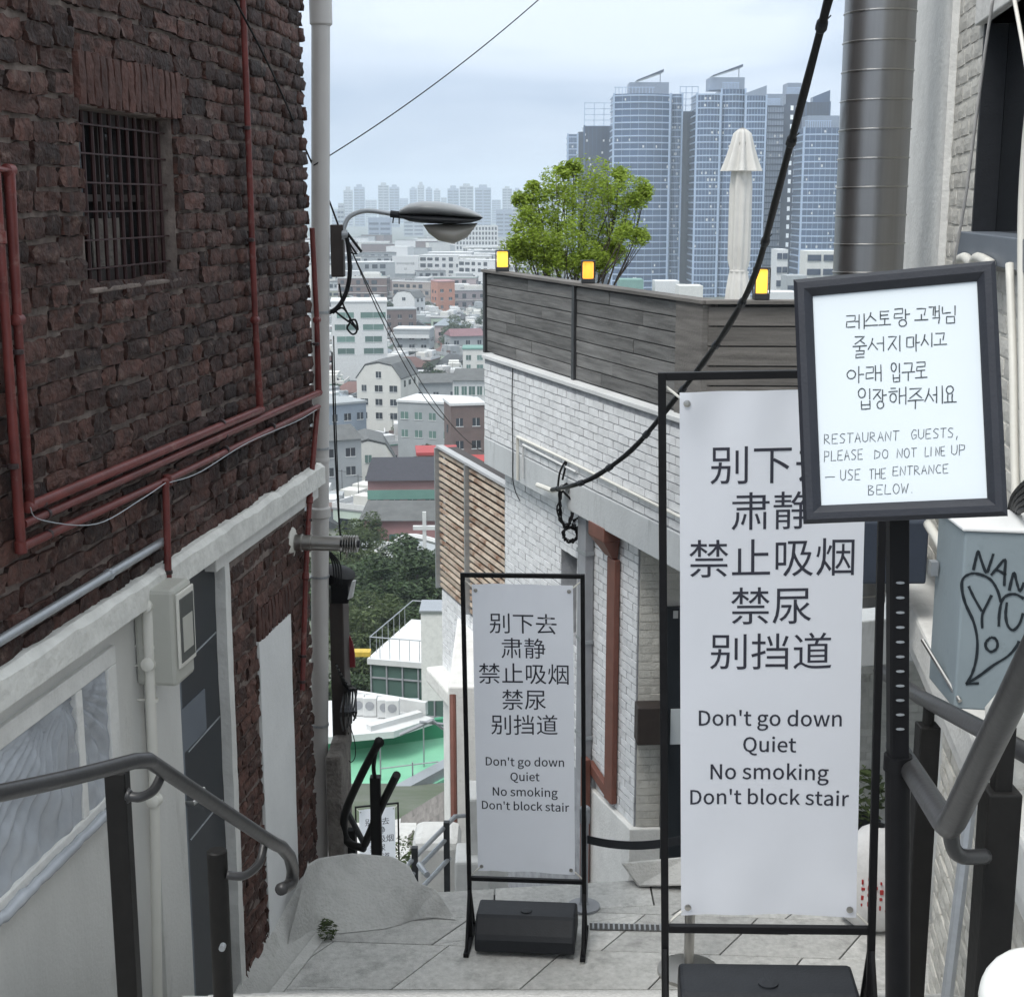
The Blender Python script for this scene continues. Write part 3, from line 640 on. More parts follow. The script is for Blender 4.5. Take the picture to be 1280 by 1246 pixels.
b = MB(); b.tube(smooth_path([LP.at(x, y, .08) for x, y in ((212, 603), (250, 590), (310, 553), (370, 527), (396, 512))]), .002, 5); tag(b.build('thin_wire', M['galv']), 'thin pale wire strung under the pipes towards the far corner', 'wire')
# meter box
ms0, ms1 = Ls(190, 800)[0], Ls(190, 800)[0] + .19
off_m = .17; c0 = P(219, 800, LP.at(219, 800, off_m).dot(Vector((0, CP, -SP))))
sM = LP.hit(219, 800, off_m)[0]; zt_ = LP.hit(219, 736, off_m)[1]; zb_ = LP.hit(219, 862, off_m)[1]; sM1 = LP.hit(243, 800, off_m)[0]
mroot = thing('gas_meter_box', 'beige grey gas meter box with a glazed front under the red drop pipe', 'meter box', tuple(LP.pt(sM, zb_, .08)))
b = MB(); b.pbox(LP, sM, sM1, .001, off_m, zb_, zt_); b.build('case', M['meter'], mroot, bevel=.018)
b = MB(); b.pbox(LP, sM + .012, sM1 - .012, off_m + .001, off_m + .012, zb_ + .07, zt_ - .02); b.build('window_rim', M['pvcw'], mroot, bevel=.006)
b = MB(); b.pbox(LP, sM + .028, sM1 - .028, off_m + .010, off_m + .0145, zb_ + .09, zt_ - .045); b.build('window', M['meterglass'], mroot, bevel=.002)
b = MB(); b.pbox(LP, sM + .05, sM1 - .05, off_m + .0142, off_m + .0162, zb_ + .13, zb_ + .27); b.build('dial_plate', M['meter'], mroot)
b = MB()
for k in range(3): b.tube(smooth_path([LP.at(x + k * 3, y, .05 + .01 * k) for x, y in ((207, 690), (204, 715), (196, 738), (190, 752), (196, 770 + 20 * k))]), .006, 6)
tag(b.build('cable_bundle', M['rubber']), 'black cables hanging behind the top of the meter box', 'cable')
# flange and steel vent pipe
vp = LP.at(362, 678, .0); vroot = thing('vent_pipe', 'short stainless vent pipe with a white wall collar by the downspout', 'vent pipe', tuple(vp))
vd = (LP.n + Vector((0, .05, 0))).normalized()
b = MB(); b.lathe([(.085, .0), (.085, .018), (.07, .028), (.05, .03)], vp, 20, ax=vd); b.build('wall_collar', M['pvcw'], vroot, autos=True)
b = MB(); b.lathe([(.044, .02), (.044, .06), (.048, .062), (.048, .07), (.042, .072), (.042, .11), (.046, .112), (.046, .12), (.041, .122), (.041, .28)], vp, 20, ax=vd); b.build('steel_pipe', M['chrome'], vroot, autos=True)
for k in range(6):
    b = MB(); b.lathe([(.042, -.004), (.046, -.002), (.046, .002), (.042, .004)], vp + vd * (.295 + .014 * k), 20, ax=vd); b.build('slotted_ring', M['chrome'], vroot)
b = MB(); b.lathe([(.020, .28), (.020, .38)], vp, 10, ax=vd); b.build('inner_tube', M['blackpl'], vroot)
# white downspout
dx = P(401, 300, 8.2); dsroot = thing('downspout', 'grey white plastic downspout standing at the far corner of the brick house', 'downspout', (dx.x, dx.y, -3.5))
ds0, ds1 = PY(399.5, 1082, dx.y), PY(401, -20, dx.y); dlen = (ds1 - ds0).length; dax = (ds1 - ds0).normalized(); dsx = lambda z: ds0.x + (z - ds0.z) / (ds1.z - ds0.z) * (ds1.x - ds0.x)
b = MB(); b.lathe([(.052, -.12), (.052, dlen)], ds0, 20, ax=dax); b.build('pipe', M['pvc'], dsroot, autos=True)
for z, hgt in ((PY(401, 15, dx.y).z, .13), (PY(401, 640, dx.y).z, .05), (PY(401, 575, dx.y).z, .012)):
    b = MB(); b.lathe([(.053, -.01), (.063 if hgt > .04 else .056, 0), (.063 if hgt > .04 else .056, hgt), (.053, hgt + .01)], (dsx(z), dx.y, z - hgt / 2), 20); b.build('joint_sleeve', M['pvc'], dsroot, autos=True)
b = MB(); zt3 = PY(401, 8, dx.y).z; b.lathe([(.056, 0), (.068, .01), (.068, .3), (.056, .31)], (dsx(zt3), dx.y, zt3 + .03), 20); b.build('top_sleeve', M['blackpl'], dsroot, autos=True)
for y_ in (390, 560, 720, 905):
    z = PY(401, y_, dx.y).z; b = MB(); b.lathe([(.054, -.007), (.056, -.007), (.056, .007), (.054, .007)], (dsx(z), dx.y, z), 20); b.tube([(dsx(z), dx.y, z), (dx.x - .14, dx.y - .05, z)], .005, 5); b.build('pipe_clip', M['galv'], dsroot)
# concrete stub wall behind the downspout, dark board, flood lamp, red sign
s0 = P(412, 1000, 8.6)
b = MB(); b.box(s0.x - .02, s0.x + .075, s0.y, s0.y + .5, PY(420, 1085, s0.y).z - .8, PY(420, 946, s0.y).z); tag(b.build('rough_concrete_pier', M['dirtyconc'], bevel=.02), 'rough grey concrete pier behind the foot of the white downspout', 'pier')
d0 = P(413, 820, 8.8)
b = MB(); b.box(d0.x, d0.x + .085, d0.y, d0.y + .30, PY(420, 950, d0.y).z, PY(420, 735, d0.y).z); tag(b.build('dark_board', M['dark_brown'], bevel=.01), 'dark brown upright board behind the downspout below the flood lamp', 'board')
fl = P(425, 735, 8.65); fr_t = thing('flood_lamp', 'black flood lamp with white lens beside the downspout', 'lamp', tuple(fl))
b = MB(); b.lathe([(.02, -.05), (.085, -.04), (.095, .03), (.03, .05)], fl + Vector((-.01, .06, .06)), 14, ax=(.3, -.2, 1)); b.build('hood', M['black'], fr_t, autos=True)
b = MB(); b.box(fl.x - .06, fl.x + .05, fl.y, fl.y + .12, fl.z - .10, fl.z + .06); b.build('housing', M['black'], fr_t, bevel=.012)
b = MB(); p = fl + Vector((.058, -.02, .0)); b.box8([p + Vector(v) for v in ((-.012, 0, -.065), (.012, .0, -.055), (.02, .03, -.055), (-.004, .03, -.065), (.016, 0, .045), (.036, 0, .05), (.04, .03, .05), (.02, .03, .045))]); b.build('lens', M['white'], fr_t)
rs = P(429, 834, 9.1); b = MB(); pts = [(0, 0), (.075, 0)] + [(.075 * math.cos(t) ** .8 if t < 1.55 else 0, .05 + .18 * math.sin(t)) for t in [k * math.pi / 16 for k in range(9)]]
b.add([rs + Vector((x, 0, z)) for x, z in pts] + [rs + Vector((x, .02, z)) for x, z in pts], [tuple(range(len(pts))), tuple(range(2 * len(pts) - 1, len(pts) - 1, -1))] + [((i + 1) % len(pts), i, i + len(pts), (i + 1) % len(pts) + len(pts)) for i in range(len(pts))]); tag(b.build('red_sign', M['redsign']), 'deep red rounded sign sticking out behind the dark board', 'sign')
b = MB()
for k in range(7):
    x0 = 424 + k * 2.6; b.tube(smooth_path([P(x0 - 4, 830 + 5 * k, 8), P(x0 + 6, 862, 8.95 + .02 * k), P(x0 + 2 + (k % 3) * 3, 890, 8), P(x0 + 5, 915 - 3 * k, 9.0)]), .006, 6)
b.tube(smooth_path([P(435, 900, 8.95), P(443, 925, 8.95), P(444, 945, 8.95), P(438, 952, 8.95), P(432, 940, 8.95), P(436, 915, 8.95)]), .003, 5)
tag(b.build('cable_tangle', M['rubber']), 'tangle of black cables with a loop below the red sign', 'cable')
# bare twigs of cables below flood lamp
b = MB()
for k in range(4): b.tube(smooth_path([P(410 + k, 690, 8.6), P(416 + 3 * k, 705, 8.6), P(418 + 3 * k, 730, 8.6)]), .005, 6)
tag(b.build('lamp_cable', M['rubber']), 'black cables curling into the back of the flood lamp', 'cable')

# ---- street lamp
lb = P(420, 310, 8.3); lr = thing('street_lamp', 'grey street lamp with glass bowl on a curved arm beside the downspout', 'street lamp', tuple(lb))
zl = lambda x, y: P(x, y, 8.3)
b = MB(); b.box(zl(413, 0).x, zl(429, 0).x, lb.y, lb.y + .09, zl(0, 347).z, zl(0, 281).z); b.build('bracket_box', M['dark_brown'], lr, bevel=.006)
b = MB(); b.tube(smooth_path([zl(429, 300), zl(430, 285), zl(436, 272), zl(450, 265), zl(466, 264), zl(492, 268), zl(510, 270)], 5), .0135, 10); b.build('arm', M['galv'], lr, smooth=True)
b = MB(); b.tube([zl(488, 267.5), zl(510, 270)], .021, 10); b.tube([zl(492, 272), zl(491, 279)], .004, 5); b.tube([zl(499, 272), zl(499, 280)], .004, 5); b.build('clamp', M['blackpl'], lr)
prof_t = [(500, 262), (512, 254.5), (528, 251.5), (548, 252), (570, 256), (588, 262), (600, 268), (604, 272)]
prof_b = [(500, 272), (512, 277), (528, 279), (548, 280), (570, 280), (588, 279), (600, 275.5), (604, 272)]
def loft(pt, pb, wfun, Z, n=12):
    b = MB(); vs_ = []
    for i, (a, c) in enumerate(zip(pt, pb)):
        A = P(a[0], a[1], Z); C = P(c[0], c[1], Z); m_ = (A + C) / 2; hh = (A - C) / 2; wd = wfun(i / (len(pt) - 1))
        for j in range(n): t = 2 * math.pi * j / n; vs_.append(m_ + hh * math.cos(t) + Vector((0, wd * math.sin(t), 0)))
    b.add(vs_, [(i * n + j, i * n + (j + 1) % n, (i + 1) * n + (j + 1) % n, (i + 1) * n + j) for i in range(len(pt) - 1) for j in range(n)] + [tuple(range(n))]); return b
wf = lambda t: .035 + .09 * math.sin(math.pi * min(1, t * .9 + .1)) ** .8
loft(prof_t, [(a[0], (a[1] * .35 + c[1] * .65)) for a, c in zip(prof_t, prof_b)], wf, 8.3).build('hood', M['lampgrey'], lr, smooth=True)
loft([(a[0], (a[1] * .38 + c[1] * .62)) for a, c in zip(prof_t, prof_b)], prof_b, lambda t: wf(t) * 1.03, 8.3).build('lamp_rim', M['blackpl'], lr, smooth=True)
bt = [(529, 281), (540, 280.5), (555, 280), (570, 280), (585, 279.5), (597, 279)]; bb = [(529, 281.5), (536, 292), (548, 301), (567, 305), (584, 297), (596, 281)]
loft(bt, bb, lambda t: .065 * math.sin(math.pi * (.06 + .88 * t)) ** .6 + .005, 8.3, 14).build('glass_bowl', M['lampglass'], lr, smooth=True)
b = MB(); b.lathe([(.01, -.02), (.026, -.015), (.026, .015), (.01, .02)], zl(431, 293), 12, ax=(1, 0, 0)); b.build('arm_bolt', M['galv'], lr)
# cables at the lamp
b = MB()
b.tube(smooth_path([zl(432, 290), zl(436, 315), zl(437, 345), zl(431, 370), zl(420, 386), zl(408, 392)], 5), .013, 8)
b.tube(smooth_path([zl(424, 355), zl(428, 378), zl(436, 395), zl(446, 412), zl(441, 418), zl(434, 410), zl(438, 400), zl(428, 385), zl(416, 392)], 5), .006, 6)
b.tube(smooth_path([zl(420, 390), zl(430, 398), zl(440, 405), zl(447, 412), zl(444, 400), zl(434, 402)], 5), .006, 6)
b.tube([zl(433, 290), zl(452, 315)], .008, 6); b.tube([zl(434, 300), zl(446, 318), zl(438, 316)], .005, 6)
tag(b.build('lamp_cables', M['rubber']), 'black cables knotted below the street lamp bracket', 'cable')
wires = [
 ('black wire crossing the brick wall down to the street lamp', [LP.at(288, -10, .12), LP.at(340, 90, .12), P(386, 196, 8.05), P(407, 240, 8.2), P(424, 285, 8.3)], .0055),
 ('thin black wire rising from the downspout across the sky', sag(P(392, 207, 8.05), P(690, -15, 9.0), .05), .0035),
 ('thin black wire falling from the lamp arm over the rooftops', sag(P(430, 290, 8.4), P(555, 525, 14), .15) , .004),
 ('second thin black wire ending at the slatted wall', sag(P(433, 300, 8.4), P(612, 568, 15), .25), .0035),
 ('thin wire hanging straight down beside the downspout', [P(417, 420, 9.1), P(419, 500, 9.1), P(421, 560, 9.1), P(426, 700, 9.1)], .004),
 ('black wire running down just left of the hanging wire', [P(415, 440, 9.), P(418, 540, 9.), P(423, 640, 9.), P(428, 690, 9.)], .006),
]
for lab, pth, r in wires:
    b = MB(); b.tube(smooth_path(pth, 3), r, 6); tag(b.build('overhead_wire', M['rubber'], smooth=True), lab, 'wire')
# ================================================================== TERRACE BUILDING (right of centre)
As = lambda px, py, off=0: AP.hit(px, py, off)
za_top = (As(608, 449)[1] + As(850, 515)[1]) / 2                   # under the fence
za_ft = (As(608, 343)[1] + As(850, 371)[1]) / 2
za_bt = (As(620, 553)[1] + As(832, 654)[1]) / 2                    # beam top
za_bb = (As(632, 600)[1] + As(835, 697)[1]) / 2                    # beam bottom
sA0 = As(606, 450)[0]; sA1 = As(1010, 560)[0]
tb = thing('terrace_building', 'white painted brick building with a stained concrete beam under the wooden fence', 'building', tuple(AP.pt(sA0, -9)))
b = MB(); b.pbox(AP, sA0, sA1, -.25, -.0, za_bt - .01, za_top - .03); b.build('parapet_wall', M['wmortar'], tb)
brick_field(tb, AP, sA0, sA1, za_bt, za_top - .03, .205, .0655, M['wbrick'], depth=.012, rnd=.003, rough=.0012, limit=300, jit=.03, gap=.009, nvar=5, stuffname='more_brickwork', nx_=2, nz_=1)
b = MB(); b.pbox(AP, sA0 - .01, sA1, -.26, .03, za_top - .03, za_top + .005); b.build('parapet_cap', M['white'], tb, bevel=.004)
b = MB(); b.pbox(AP, sA0, sA1 + .6, -1.2, .012, za_bb, za_bt - .011); b.build('concrete_beam', M['beam'], tb, bevel=.008)
sB0 = BP.hit(632, 700)[0]; sB1 = c795[0]; zB0 = -9.
w0s, w0z1 = BP.hit(702, 684); w1s, _ = BP.hit(722, 690); w0z0 = BP.hit(712, 745)[1]
b = MB()
for (a, c, z0, z1) in ((sB0, w0s, zB0, za_bb), (w1s, sB1, zB0, za_bb), (w0s, w1s, zB0, w0z0 - .4), (w0s, w1s, w0z1, za_bb)): b.pbox(BP, a, c, -.3, 0, z0, z1)
b.build('front_wall', M['wmortar'], tb)
zP = BP.hit(795, 1035)[1]
brick_field(tb, BP, sB0, sB1, zP, za_bb, .205, .0655, M['wbrick'], depth=.012, rnd=.003, rough=.0012, openings=[(w0s, w1s, w0z0 - .4, w0z1)], limit=300, jit=.03, gap=.008, nvar=5, name='wall_brick', stuffname='more_wall_brickwork', nx_=2, nz_=1)
b = MB(); b.pbox(BP, w0s, w1s, -.35, -.31, w0z0 - .4, w0z1); wnd = b.build('window', M['glass'], tb)
b = MB(); b.pbox(BP, (w0s + w1s) / 2 - .03, (w0s + w1s) / 2 + .03, -.30, -.25, w0z0 - .4, w0z1); b.build('window_frame', M['gpipe'], wnd)
b = MB(); b.pbox(BP, BP.hit(735, 1000)[0], sB1 + .02, -.2, .05, zB0, zP - .002); b.build('plinth', M['plaster'], tb, bevel=.01)
# return wall in shade under the terrace, with a dark door
DS1 = DP.hit(1200, 800)[0]
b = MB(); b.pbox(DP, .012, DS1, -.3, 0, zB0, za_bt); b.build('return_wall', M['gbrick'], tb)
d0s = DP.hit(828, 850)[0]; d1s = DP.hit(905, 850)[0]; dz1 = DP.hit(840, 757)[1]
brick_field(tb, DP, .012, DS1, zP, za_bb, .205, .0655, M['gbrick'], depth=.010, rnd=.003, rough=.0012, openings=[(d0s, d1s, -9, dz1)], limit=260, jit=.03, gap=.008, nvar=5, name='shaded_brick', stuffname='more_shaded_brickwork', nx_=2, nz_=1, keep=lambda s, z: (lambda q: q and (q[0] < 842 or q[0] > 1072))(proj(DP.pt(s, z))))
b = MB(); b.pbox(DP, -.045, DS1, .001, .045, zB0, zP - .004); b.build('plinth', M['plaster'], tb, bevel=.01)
b = MB(); b.pbox(DP, d0s, d1s, .001, .05, -7, dz1); dd = b.build('door', M['darkdoor'], tb, bevel=.006)
b = MB(); p = DP.at(844, 768, .055); b.pbox(DP, DP.hit(840, 768)[0], DP.hit(846, 768)[0], .051, .058, p.z - .03, p.z + .03); b.build('door_light', M['white'], dd)
# slab and mass behind
fpoly = [AP.pt(sA0, 0, -.26), AP.pt(sA1, 0, -.26), Vector((7.5, 9.6, 0)), Vector((7.5, 22, 0)), AP.pt(sA0, 0, -.26) + Vector((3.0, 4.0, 0))]
b = MB(); b.prism([(p.x, p.y) for p in fpoly], za_bt + .02, -1.95); b.build('terrace_floor', M['concrete'], tb)
bm1 = BP.pt(sB0, 0, -.3); b = MB(); b.prism([(bm1.x, bm1.y), (corner.x - .1, corner.y + .35), (corner.x + 5.5, corner.y + .7), (corner.x + 5.5, 19), (bm1.x + 3.0, 17.5)], -12, za_bb + .0); b.build('building_core', M['plaster'], tb)
# --- fence on the parapet
fz = thing('board_fence', 'weathered grey board fence along the left side of the roof terrace', 'fence', tuple(AP.pt(sA0, za_top + .005)))
FP = Plane(AP.o - AP.n * .10, (AP.u.x, AP.u.y))
pxs = [610, 722]; sP = [FP.hit(x, 400)[0] for x in pxs]; sE_ = FP.hit(884, 430)[0]; s_end0 = FP.hit(850, 430)[0]
nB = 7; bh_ = (za_ft - .025 - za_top - .012) / nB
rg = random.Random(3)
for a, c in ((sP[0] + .04, sP[1] - .03), (sP[1] + .03, s_end0)):
    for k in range(nB):
        z0 = za_top + .012 + k * bh_; cut = a + (c - a) * rg.uniform(.25, .75)
        for x0, x1 in ((a, cut - .002), (cut + .002, c)):
            if x1 - x0 < .05: continue
            o_ = rg.uniform(0, .006); b = MB(); b.pbox(FP, x0, x1, -.005 + o_, .018 + o_, z0 + .004, z0 + bh_ - .004); b.build('board', M['wood'], fz, bevel=.003)
for s in sP: b = MB(); b.pbox(FP, s - .03, s + .03, -.06, .045, za_top - .0, za_ft - .015); b.build('fence_post', M['darkmetal'], fz, bevel=.003)
b = MB(); b.pbox(FP, s_end0 + .003, sE_, -.10, .04, za_top, za_ft - .015); b.build('corner_board', M['wood2'], fz, bevel=.004)
b = MB(); b.pbox(FP, sP[0] - .04, sE_ + .02, -.08, .06, za_ft - .014, za_ft + .012); b.build('top_rail', M['wood2'], fz, bevel=.003)
b = MB(); b.pbox(FP, sP[0], sE_, -.05, -.02, za_top, za_ft - .016); b.build('fence_backing', M['darkmetal'], fz)
cF = FP.pt(sE_, 0); EP = Plane(cF, (1, -.03))
fe = thing('board_fence', 'weathered board fence facing the stairs, behind the tall black sign frame', 'fence', tuple(EP.pt(0, za_top)))
e1 = EP.hit(1140, 430)[0]; zE0 = za_top - .3
nB2 = 8; bh2 = (za_ft - .03 - zE0) / nB2
for k in range(nB2):
    z0 = zE0 + k * bh2; b = MB(); b.pbox(EP, .003, e1, -.02, .0 + rg.uniform(0, .006), z0 + .005, z0 + bh2 - .005); b.build('board', M['wood2'], fe, bevel=.003)
b = MB(); b.pbox(EP, -.02, e1, -.08, .04, za_ft - .0135, za_ft + .0125); b.build('top_rail', M['wood2'], fe, bevel=.003)
b = MB(); b.pbox(EP, 0.02, e1, -.05, -.025, zE0, za_ft - .016); b.build('fence_backing', M['darkmetal'], fe)
# lanterns
def lantern(px, ybot, wpx, hpx, Z, lab, m=None):
    c = P(px, ybot, Z); W2 = wpx / F * Z / 2; H = hpx / F * Z
    t = thing('lantern', lab, 'lantern', tuple(c), group='lit lanterns on the terrace fence')
    b = MB(); b.box(c.x - W2, c.x + W2, c.y - W2, c.y + W2, c.z, c.z + H * .2); b.build('lamp_base', M['darkmetal'], t, bevel=.004)
    b = MB(); b.lathe([(W2 * .75, H * .201), (W2 * .8, H * .25), (W2 * .8, H * .88), (W2 * .7, H * .93)], c, 14); b.build('lamp_shade', m or M['amber'], t, smooth=False, autos=True)
    for sx in (-1, 1):
        for sy in (-1, 1):
            b = MB(); b.box(c.x + sx * W2 * .95 - .004, c.x + sx * W2 * .95 + .004, c.y + sy * W2 * .95 - .004, c.y + sy * W2 * .95 + .004, c.z + H * .2, c.z + H * .95); b.build('lamp_rod', M['darkmetal'], t)
    b = MB(); b.box(c.x - W2 * 1.02, c.x + W2 * 1.02, c.y - W2 * 1.02, c.y + W2 * 1.02, c.z + H * .95, c.z + H); b.build('lamp_cap', M['darkmetal'], t, bevel=.003)
M['amber2'] = emis(mat('lit_orange_shade', (.8, .35, .05), .5, .1, bump=0), (1.0, .40, .04), .7)
def onfence(px, ytop=None):
    s = FP.hit(px, 350)[0]; p = FP.pt(s, za_ft + .014); return p
for px, wp, hp, lab, m in ((628, 17, 26, 'lit yellow lantern at the far left corner of the board fence', None), (735, 17, 28, 'lit orange lantern above the middle fence post below the tree', M['amber2'])):
    p = onfence(px); Z = p.y * CP - p.z * SP; q = proj(p); lantern(px, q[1], wp, hp, Z, lab, m)
p = EP.pt(EP.hit(952, 375)[0], za_ft + .014, -.02); q = proj(p); lantern(951, q[1], 19, 40, q[2], 'lit yellow lantern beside the closed parasol, half behind the black cable')
# closed parasol
uc = P(921, 395, 17.5); ub = -1.95
ur = thing('closed_parasol', 'closed cream parasol standing on the roof terrace behind the fence', 'parasol', (uc.x, uc.y, ub))
Zu = lambda y: PY(921, y, uc.y).z
def cloth(prof, n, fold, amp, seed):
    b = MB(); vs_ = []
    for i, (r, z) in enumerate(prof):
        for j in range(n): t = 2 * math.pi * j / n; rr = r * (1 + amp * math.cos(fold * t + .2 * i) * min(1, i / 2)) ; vs_.append((uc.x + math.cos(t) * rr, uc.y + math.sin(t) * rr, z))
    b.add(vs_, [(i * n + j, i * n + (j + 1) % n, (i + 1) * n + (j + 1) % n, (i + 1) * n + j) for i in range(len(prof) - 1) for j in range(n)] + [tuple(range(n))]); return b
k_ = 17.5 / F
cloth([(.02 , Zu(160)), (6 * k_, Zu(163)), (9 * k_, Zu(167)), (12 * k_, Zu(182)), (16 * k_, Zu(198)), (21 * k_, Zu(214))], 72, 8, .24, 1).build('top_flap', M['umbrella'], ur, smooth=True)
cloth([(9 * k_, Zu(178)), (11 * k_, Zu(205)), (13 * k_, Zu(235)), (13 * k_, Zu(270)), (13 * k_, Zu(300)), (13 * k_, Zu(325)), (10 * k_, Zu(338)), (11.5 * k_, Zu(344)), (14 * k_, Zu(362)), (15.5 * k_, Zu(385)), (15 * k_, Zu(400))], 64, 9, .10, 2).build('canopy', M['umbrella'], ur, smooth=True)
b = MB(); b.lathe([(10.5 * k_, -.02), (11.3 * k_, 0), (10.5 * k_, .02)], (uc.x, uc.y, Zu(339)), 20); b.build('tie_band', M['umbrella'], ur)
b = MB(); b.lathe([(.02, ub), (.02, Zu(163))], (uc.x, uc.y, 0), 10); b.lathe([(.25, ub), (.25, ub + .08), (.04, ub + .1)], (uc.x, uc.y, 0), 16); b.build('parasol_pole', M['darkmetal'], ur)
# ---- trees
def leaf_cloud(b, centers, n, size, rg, flat=.55):
    for _ in range(n):
        c, r = rg.choice(centers); 
        while True:
            v = Vector((rg.uniform(-1, 1), rg.uniform(-1, 1), rg.uniform(-1, 1)))
            if v.length < 1: break
        v = v.normalized() * (v.length ** .55); p = Vector(c) + Vector((v.x * r, v.y * r, v.z * r * flat))
        s = size * rg.uniform(.6, 1.4); a = Vector((rg.uniform(-1, 1), rg.uniform(-1, 1), rg.uniform(-.5, .3))).normalized(); u_ = a.orthogonal().normalized()
        u_ = (Matrix.Rotation(rg.uniform(0, 6.28), 3, a) @ u_) * .33
        b.add([p - a * s, p + u_ * s, p + a * s, p - u_ * s], [(0, 1, 2, 3)])
tcen = P(715, 338, 15.6); k_ = 15.6 / F
tr = thing('terrace_tree', 'yellow green maple growing on the roof terrace behind the fence', 'tree', (tcen.x, tcen.y, -1.95))
rg = random.Random(11)
Tp = lambda px, py, dy=0: PY(px, py, tcen.y + dy)
blobs = [(672, 255, 20), (700, 240, 24), (735, 228, 26), (765, 235, 24), (790, 243, 18), (806, 240, 9), (660, 278, 16), (690, 278, 24), (725, 265, 30), (760, 265, 26), (785, 290, 17), (800, 296, 9), (710, 300, 24), (745, 300, 22), (770, 312, 12), (655, 300, 15), (705, 215, 10), (718, 208, 8), (650, 250, 8), (666, 236, 8), (740, 318, 12), (680, 305, 16), (775, 218, 8), (700, 320, 16), (640, 316, 14), (660, 322, 15), (690, 330, 14), (720, 330, 13), (750, 328, 12), (765, 318, 12)]
cs = [(Tp(x, y, rg.uniform(-.35, .35)), r * k_) for x, y, r in blobs]
sub = []
for c, r in cs:
    for _ in range(9): v = Vector((rg.gauss(0, 1), rg.gauss(0, 1), rg.gauss(0, .8))).normalized() * r * rg.uniform(.35, 1.0); sub.append((c + v * 1.1, r * rg.uniform(.3, .6)))
b = MB(); leaf_cloud(b, sub, 34000, .021, rg, 1.0); leaf_cloud(b, [(q_, r_ * 1.45) for q_, r_ in cs], 9000, .022, rg, .95); b.build('crown', M['leaf_y'], tr, kind='stuff')
b = MB(); base = Vector((tcen.x, tcen.y, -1.95))
for c, r in cs:
    m_ = base.lerp(c, .45) + Vector((rg.uniform(-.12, .12), rg.uniform(-.1, .1), .12)); m2 = base.lerp(c, .72) + Vector((rg.uniform(-.1, .1), rg.uniform(-.08, .08), .02)); b.tube(smooth_path([base + Vector((rg.uniform(-.05, .05), 0, 0)), m_, m2, c], 4), [.016 - .013 * i / 12 for i in range(13)], 5)
    for _ in range(3): b.tube([m2, c + Vector((rg.gauss(0, .5), rg.gauss(0, .5), rg.gauss(0, .5))) * r], [.006, .002], 4)
b.build('trunk', M['bark'], tr, smooth=True)
b = MB(); b.box(tcen.x - .8, tcen.x + .9, tcen.y - .25, tcen.y + .25, -1.95, -1.5); tag(b.build('planter', M['dark_brown']), 'dark planter box holding the maple behind the fence', 'planter')
# --- pipes on the terrace building
wp_ = lambda pts, off=.03, pl=AP: [pl.at(x, y, off) for x, y in pts]
b = MB(); b.tube(wp_([(647, 600), (647, 546), (700, 571), (780, 611), (862, 652), (930, 690)]), .012, 8); tag(b.build('white_conduit', M['pvcw'], autos=True), 'white conduit stepping along the white brick parapet', 'conduit')
b = MB(); b.tube(wp_([(654, 598), (654, 556), (720, 590)]), .010, 8); tag(b.build('white_conduit', M['white'], autos=True), 'thinner white conduit just inside the longer one', 'conduit')
b = MB(); b.tube(smooth_path(wp_([(641, 458), (640, 500), (641, 560), (641, 598), (645, 616), (650, 626)], .02)), .005, 5); tag(b.build('thin_wire', M['rubber']), 'thin dark wire hanging down the left end of the parapet', 'wire')
gt = BP.at(738, 650, .06); gb_ = BP.at(738, 985, .06)
gr = thing('grey_downpipe', 'square grey downpipe left of the brown drain', 'downpipe', (gt.x, gt.y, gb_.z))
b = MB(); b.pbox(BP, BP.hit(733, 800)[0], BP.hit(743, 800)[0], .013, .09, gb_.z, za_bb - .01); b.build('pipe', M['gpipe'], gr, bevel=.006)
for y in (690, 800, 920): b = MB(); z = BP.hit(738, y)[1]; b.pbox(BP, BP.hit(732.5, 800)[0] - .004, BP.hit(743.5, 800)[0] + .004, .012, .094, z, z + .03); b.build('pipe_clip', M['galv'], gr)
bh = BP.at(762, 660, .09); br_ = thing('brown_drain', 'brown drainpipe with a square funnel head under the beam', 'drainpipe', tuple(BP.at(762, 980, .09)))
def bx(x0, x1, z0, z1, o0, o1, name):
    b = MB(); b.pbox(BP, BP.hit(x0, 850, .05)[0], BP.hit(x1, 850, .05)[0], o0, o1, z0, z1); return b.build(name, M['brownpipe'], br_, bevel=.006)
zz = lambda y: BP.hit(762, y, .05)[1]
fx0, fx1 = BP.hit(751, 660, .05)[0], BP.hit(771, 660, .05)[0]; px0, px1 = BP.hit(758, 700, .05)[0], BP.hit(768, 700, .05)[0]
b = MB(); q = [BP.pt(a, z, o) for z, e in ((zz(695), 0), (zz(672), 1)) for a, o in (((px0, .065) if not e else (fx0, .16)), ((px1, .065) if not e else (fx1, .16)), ((px1, .02) if not e else (fx1, .02)), ((px0, .02) if not e else (fx0, .02)))]
b.box8(q); b.pbox(BP, fx0, fx1, .02, .16, zz(672) + .001, zz(655)); b.build('funnel_head', M['brownpipe'], br_, bevel=.005)
bx(758, 768, zz(1002), zz(696), .013, .06, 'pipe')
j0, j1 = BP.hit(736, 985, .05), BP.hit(767, 1000, .05)
b = MB(); b.box8([BP.pt(j0[0], zz(975) - .09, .061), BP.pt(px1, zz(1003), .061), BP.pt(px1, zz(1003), .013), BP.pt(j0[0], zz(975) - .09, .013), BP.pt(j0[0], zz(975), .061), BP.pt(px1, zz(1003) + .09, .061), BP.pt(px1, zz(1003) + .09, .013), BP.pt(j0[0], zz(975), .013)]); b.build('slanted_pipe', M['brownpipe'], br_, bevel=.005)
b = MB(); b.pbox(BP, j0[0] - .02, j0[0] + .07, .063, .12, -7.5, zz(970)); b.build('lower_pipe', M['brownpipe'], br_, bevel=.005)
